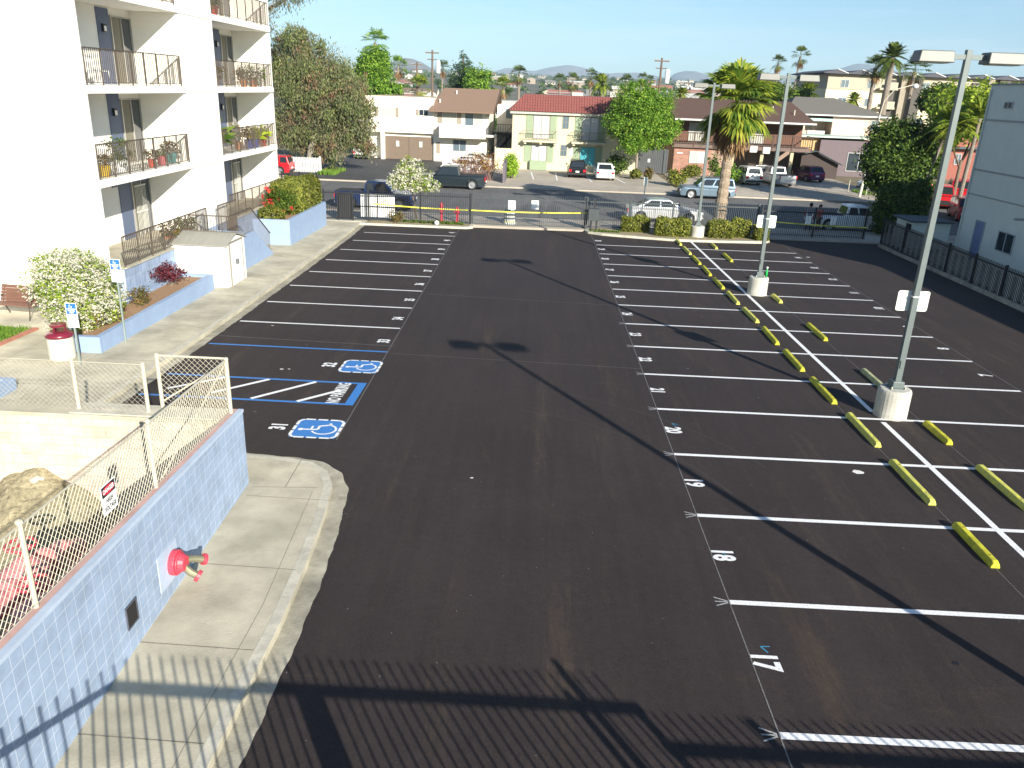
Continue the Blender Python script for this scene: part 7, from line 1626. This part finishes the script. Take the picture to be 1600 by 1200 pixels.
# far wood beyond counting
g = np.random.default_rng(2); bl_ = []
for k in range(900):
    Y = math.exp(g.uniform(math.log(600), math.log(4200))); X = g.uniform(-.3*Y, .72*Y); r = g.uniform(2.5, 5)*(1+Y/3000); bl_.append((X, Y, gz(Y)+r*.1+2.5*math.sin(X*.013)*math.cos(Y*.009), r*2.2, r, r*.55))
V, F = leafcloud(bl_, 45000, 1.6, 4, clump=12, spread=.3, shell=.5); o = fastmesh('distant_wood', V, F, DKG); tag(o, 'far off tree cover on the slopes below the mountains', 'woodland', kind='stuff')
# far white buildings sparkle
def ridge(name, Y, pts, depth, mat, seed, rough_):
    g = np.random.default_rng(seed); P = [at(a, b, Y=Y) for a, b in pts]; xs_ = [p.x for p in P]; zs_ = [p.z for p in P]
    nx_ = 260; ny_ = 26; V = []; ph = g.uniform(0, 6, 8)
    for j in range(ny_+1):
        v = -1+2*j/ny_
        for i in range(nx_+1):
            x = xs_[0]+(xs_[-1]-xs_[0])*i/nx_; zr = float(np.interp(x, xs_, zs_)); b = gz(Y)-30
            sh = max(0, 1-abs(v)**1.3)
            nz_ = sum(math.sin(x*.0021*(k+1)*1.7+ph[k]+v*(2+k))/(k+1) for k in range(6))*rough_*(1-sh*.75)
            V.append((x, Y+v*depth+60*math.sin(x*.003+ph[0]), b+(zr-b)*sh+nz_*sh*1.2))
    F = [(j*(nx_+1)+i, j*(nx_+1)+i+1, (j+1)*(nx_+1)+i+1, (j+1)*(nx_+1)+i) for j in range(ny_) for i in range(nx_)]
    mb = MB(); mb.add(V, F); o = mb.build(name, mat, smooth=True); o['kind'] = 'structure'
MTN = pm('mountain_scrub', (.16, .15, .14), .95, var=.35, vs=.003, var2=.2, vs2=.012)
ridge('mountains', 7200, [(300, 130), (420, 118), (520, 108), (600, 112), (680, 110), (720, 111), (755, 109), (790, 104), (812, 107), (835, 113), (862, 107), (885, 105), (905, 109), (938, 116), (965, 112), (1000, 117), (1040, 124), (1052, 113), (1070, 107), (1086, 105), (1098, 109), (1112, 118), (1135, 123), (1180, 120), (1230, 124), (1290, 118), (1320, 108), (1345, 101), (1372, 99), (1390, 104), (1410, 112), (1500, 125), (1700, 140)], 900, MTN, 3, 60)
ridge('hill', 3400, [(560, 140), (590, 104), (612, 99), (632, 92), (645, 93), (660, 98), (672, 105), (684, 113), (700, 122), (740, 128), (800, 131), (900, 138), (980, 142)], 420, MTN, 5, 16)

# ================================================================ two people behind the right gate
def person(lbl, x, y, z, h, rz, shirt, trousers, hair, pose=0, long_hair=False):
    t = thing('person', lbl, 'person', (x, y, z), rz); k = h/1.75
    SK = pm('skin', (.38, .22, .15), .6, var=.05)
    J = {'pel': (0, 0, .95, .13, .10), 'wai': (0, 0, 1.10, .125, .09), 'che': (0, .0, 1.30, .16, .10), 'nk': (0, 0, 1.47, .055, .05), 'hd0': (0, -.01, 1.56, .075, .085), 'hd': (0, -.01, 1.68, .07, .085),
         'shl': (-.19, 0, 1.41, .055, .055), 'ell': (-.25, .02-.02*pose, 1.13, .042, .042), 'wrl': (-.22, -.12-.1*pose, .93, .03, .028), 'hal': (-.21, -.17-.1*pose, .86, .035, .018),
         'shr': (.19, 0, 1.41, .055, .055), 'elr': (.25, .03, 1.13, .042, .042), 'wrr': (.24, -.05-.15*pose, .92, .03, .028), 'har': (.235, -.08-.2*pose, .85, .035, .018),
         'hil': (-.09, 0, .90, .085, .085), 'knl': (-.11, -.03, .50, .06, .06), 'anl': (-.12, 0, .09, .042, .042), 'tol': (-.13, -.15, .035, .04, .03),
         'hir': (.09, 0, .90, .085, .085), 'knr': (.11, .0, .50, .06, .06), 'anr': (.12, .04, .09, .042, .042), 'tor': (.14, -.11, .035, .04, .03)}
    E = [('pel', 'wai'), ('wai', 'che'), ('che', 'nk'), ('nk', 'hd0'), ('hd0', 'hd'), ('che', 'shl'), ('shl', 'ell'), ('ell', 'wrl'), ('wrl', 'hal'), ('che', 'shr'), ('shr', 'elr'), ('elr', 'wrr'), ('wrr', 'har'), ('pel', 'hil'), ('hil', 'knl'), ('knl', 'anl'), ('anl', 'tol'), ('pel', 'hir'), ('hir', 'knr'), ('knr', 'anr'), ('anr', 'tor')]
    def skin(nm, keys, mt, grow=0, par=t):
        ks = [q for q in J if q in keys]; me = bpy.data.meshes.new(nm); me.from_pydata([(J[q][0]*k, J[q][1]*k, J[q][2]*k) for q in ks], [(ks.index(a), ks.index(b)) for a, b in E if a in ks and b in ks], []); me.materials.append(mt)
        o = bpy.data.objects.new(nm, me); C.objects.link(o); o.parent = par; m = o.modifiers.new('skin', 'SKIN'); m.use_smooth_shade = True
        for i, q in enumerate(ks):
            sv = me.skin_vertices[0].data[i]; sv.radius = ((J[q][3]+grow)*k, (J[q][4]+grow)*k); sv.use_root = q in ('pel', 'hil') and q == ks[0]
        o.modifiers.new('sub', 'SUBSURF').levels = 1; o.modifiers['sub'].render_levels = 2; return o
    skin('body', set(J), SK)
    skin('shirt', {'pel', 'wai', 'che', 'shl', 'ell', 'shr', 'elr'}, shirt, .016)
    skin('trousers', {'pel', 'hil', 'knl', 'anl', 'hir', 'knr', 'anr'}, trousers, .014)
    bm = bmesh.new(); bmesh.ops.create_icosphere(bm, subdivisions=3, radius=.112*k)
    for v in bm.verts:
        v.co.z *= 1.15; v.co.y *= 1.08
        if v.co.y < -.045*k and v.co.z < .05*k: v.co.y = -.045*k
        if long_hair and v.co.z < 0: v.co.z *= 2.0; v.co.y = max(v.co.y, .0)
    me = bpy.data.meshes.new('hair'); bm.to_mesh(me); bm.free(); me.materials.append(hair); o = bpy.data.objects.new('hair', me); C.objects.link(o); o.parent = t; o.location = (0, .012*k, 1.70*k)
    mb = MB(); mb.add([(-.012, -.105, 1.62), (.012, -.105, 1.62), (0, -.125, 1.615), (0, -.10, 1.66)], [(0, 1, 2), (0, 2, 3), (1, 3, 2), (0, 3, 1)]); no = mb.build('nose', SK, t, world=False); no.scale = (k,)*3
    mb = MB()
    for s in (-1, 1): mb.lathe([(.0, -.008), (.011, 0), (0, .008)], (s*.03, -.093, 1.665), 8)
    mb.box(-.025, .025, -.1, -.09, 1.575, 1.583); ey = mb.build('eyes_and_mouth', pm('dark_feature', (.05, .02, .02), .5), t, world=False); ey.scale = (k,)*3
BH = pm('black_hair', (.01, .009, .008), .6, var=0)
person('person in a grey shirt standing behind the shaded right gate', at(1268, 320, Y=51.2).x, 51.2, -.62, 1.76, R(160), pm('grey_shirt', (.22, .24, .30), .8), pm('dark_trousers', (.03, .035, .05), .8), BH, 1)
person('dark haired person in a red top beside the one in grey, behind the right gate', at(1283, 322, Y=51.4).x, 51.4, -.62, 1.66, R(20), pm('red_top', (.5, .09, .06), .8), pm('brown_trousers', (.10, .05, .04), .8), BH, 0, True)
# traffic cone and scooter-like load in the white pickup
co = thing('traffic_cone', 'small red orange cone standing in the bed of the shaded white pickup', 'cone', (at(1320, 322, Y=53.8).x, 53.6, .3)); mb = MB(); mb.lathe([(.2, 0), (.2, .04), (.14, .05), (.03, .6), (0, .62)], (0, 0, 0), 14); mb.build('cone', pm('cone_orange', (.6, .08, .03), .6), co, world=False)

# ================================================================ haze
hz = bpy.data.materials.new('haze'); hz.use_nodes = True; t_ = hz.node_tree
for n_ in list(t_.nodes):
    if n_.type != 'OUTPUT_MATERIAL': t_.nodes.remove(n_)
pv = t_.nodes.new('ShaderNodeVolumePrincipled'); pv.inputs['Color'].default_value = (.60, .80, 1, 1); pv.inputs['Density'].default_value = .00009; pv.inputs['Anisotropy'].default_value = -.15
t_.links.new(pv.outputs[0], t_.nodes['Material Output'].inputs['Volume'])
mb = MB(); mb.box(-7000, 7500, -80, 9200, -3, 520); o = mb.build('haze', hz); tag(o, 'pale blue haze over the far suburb and mountains', 'haze', kind='stuff')
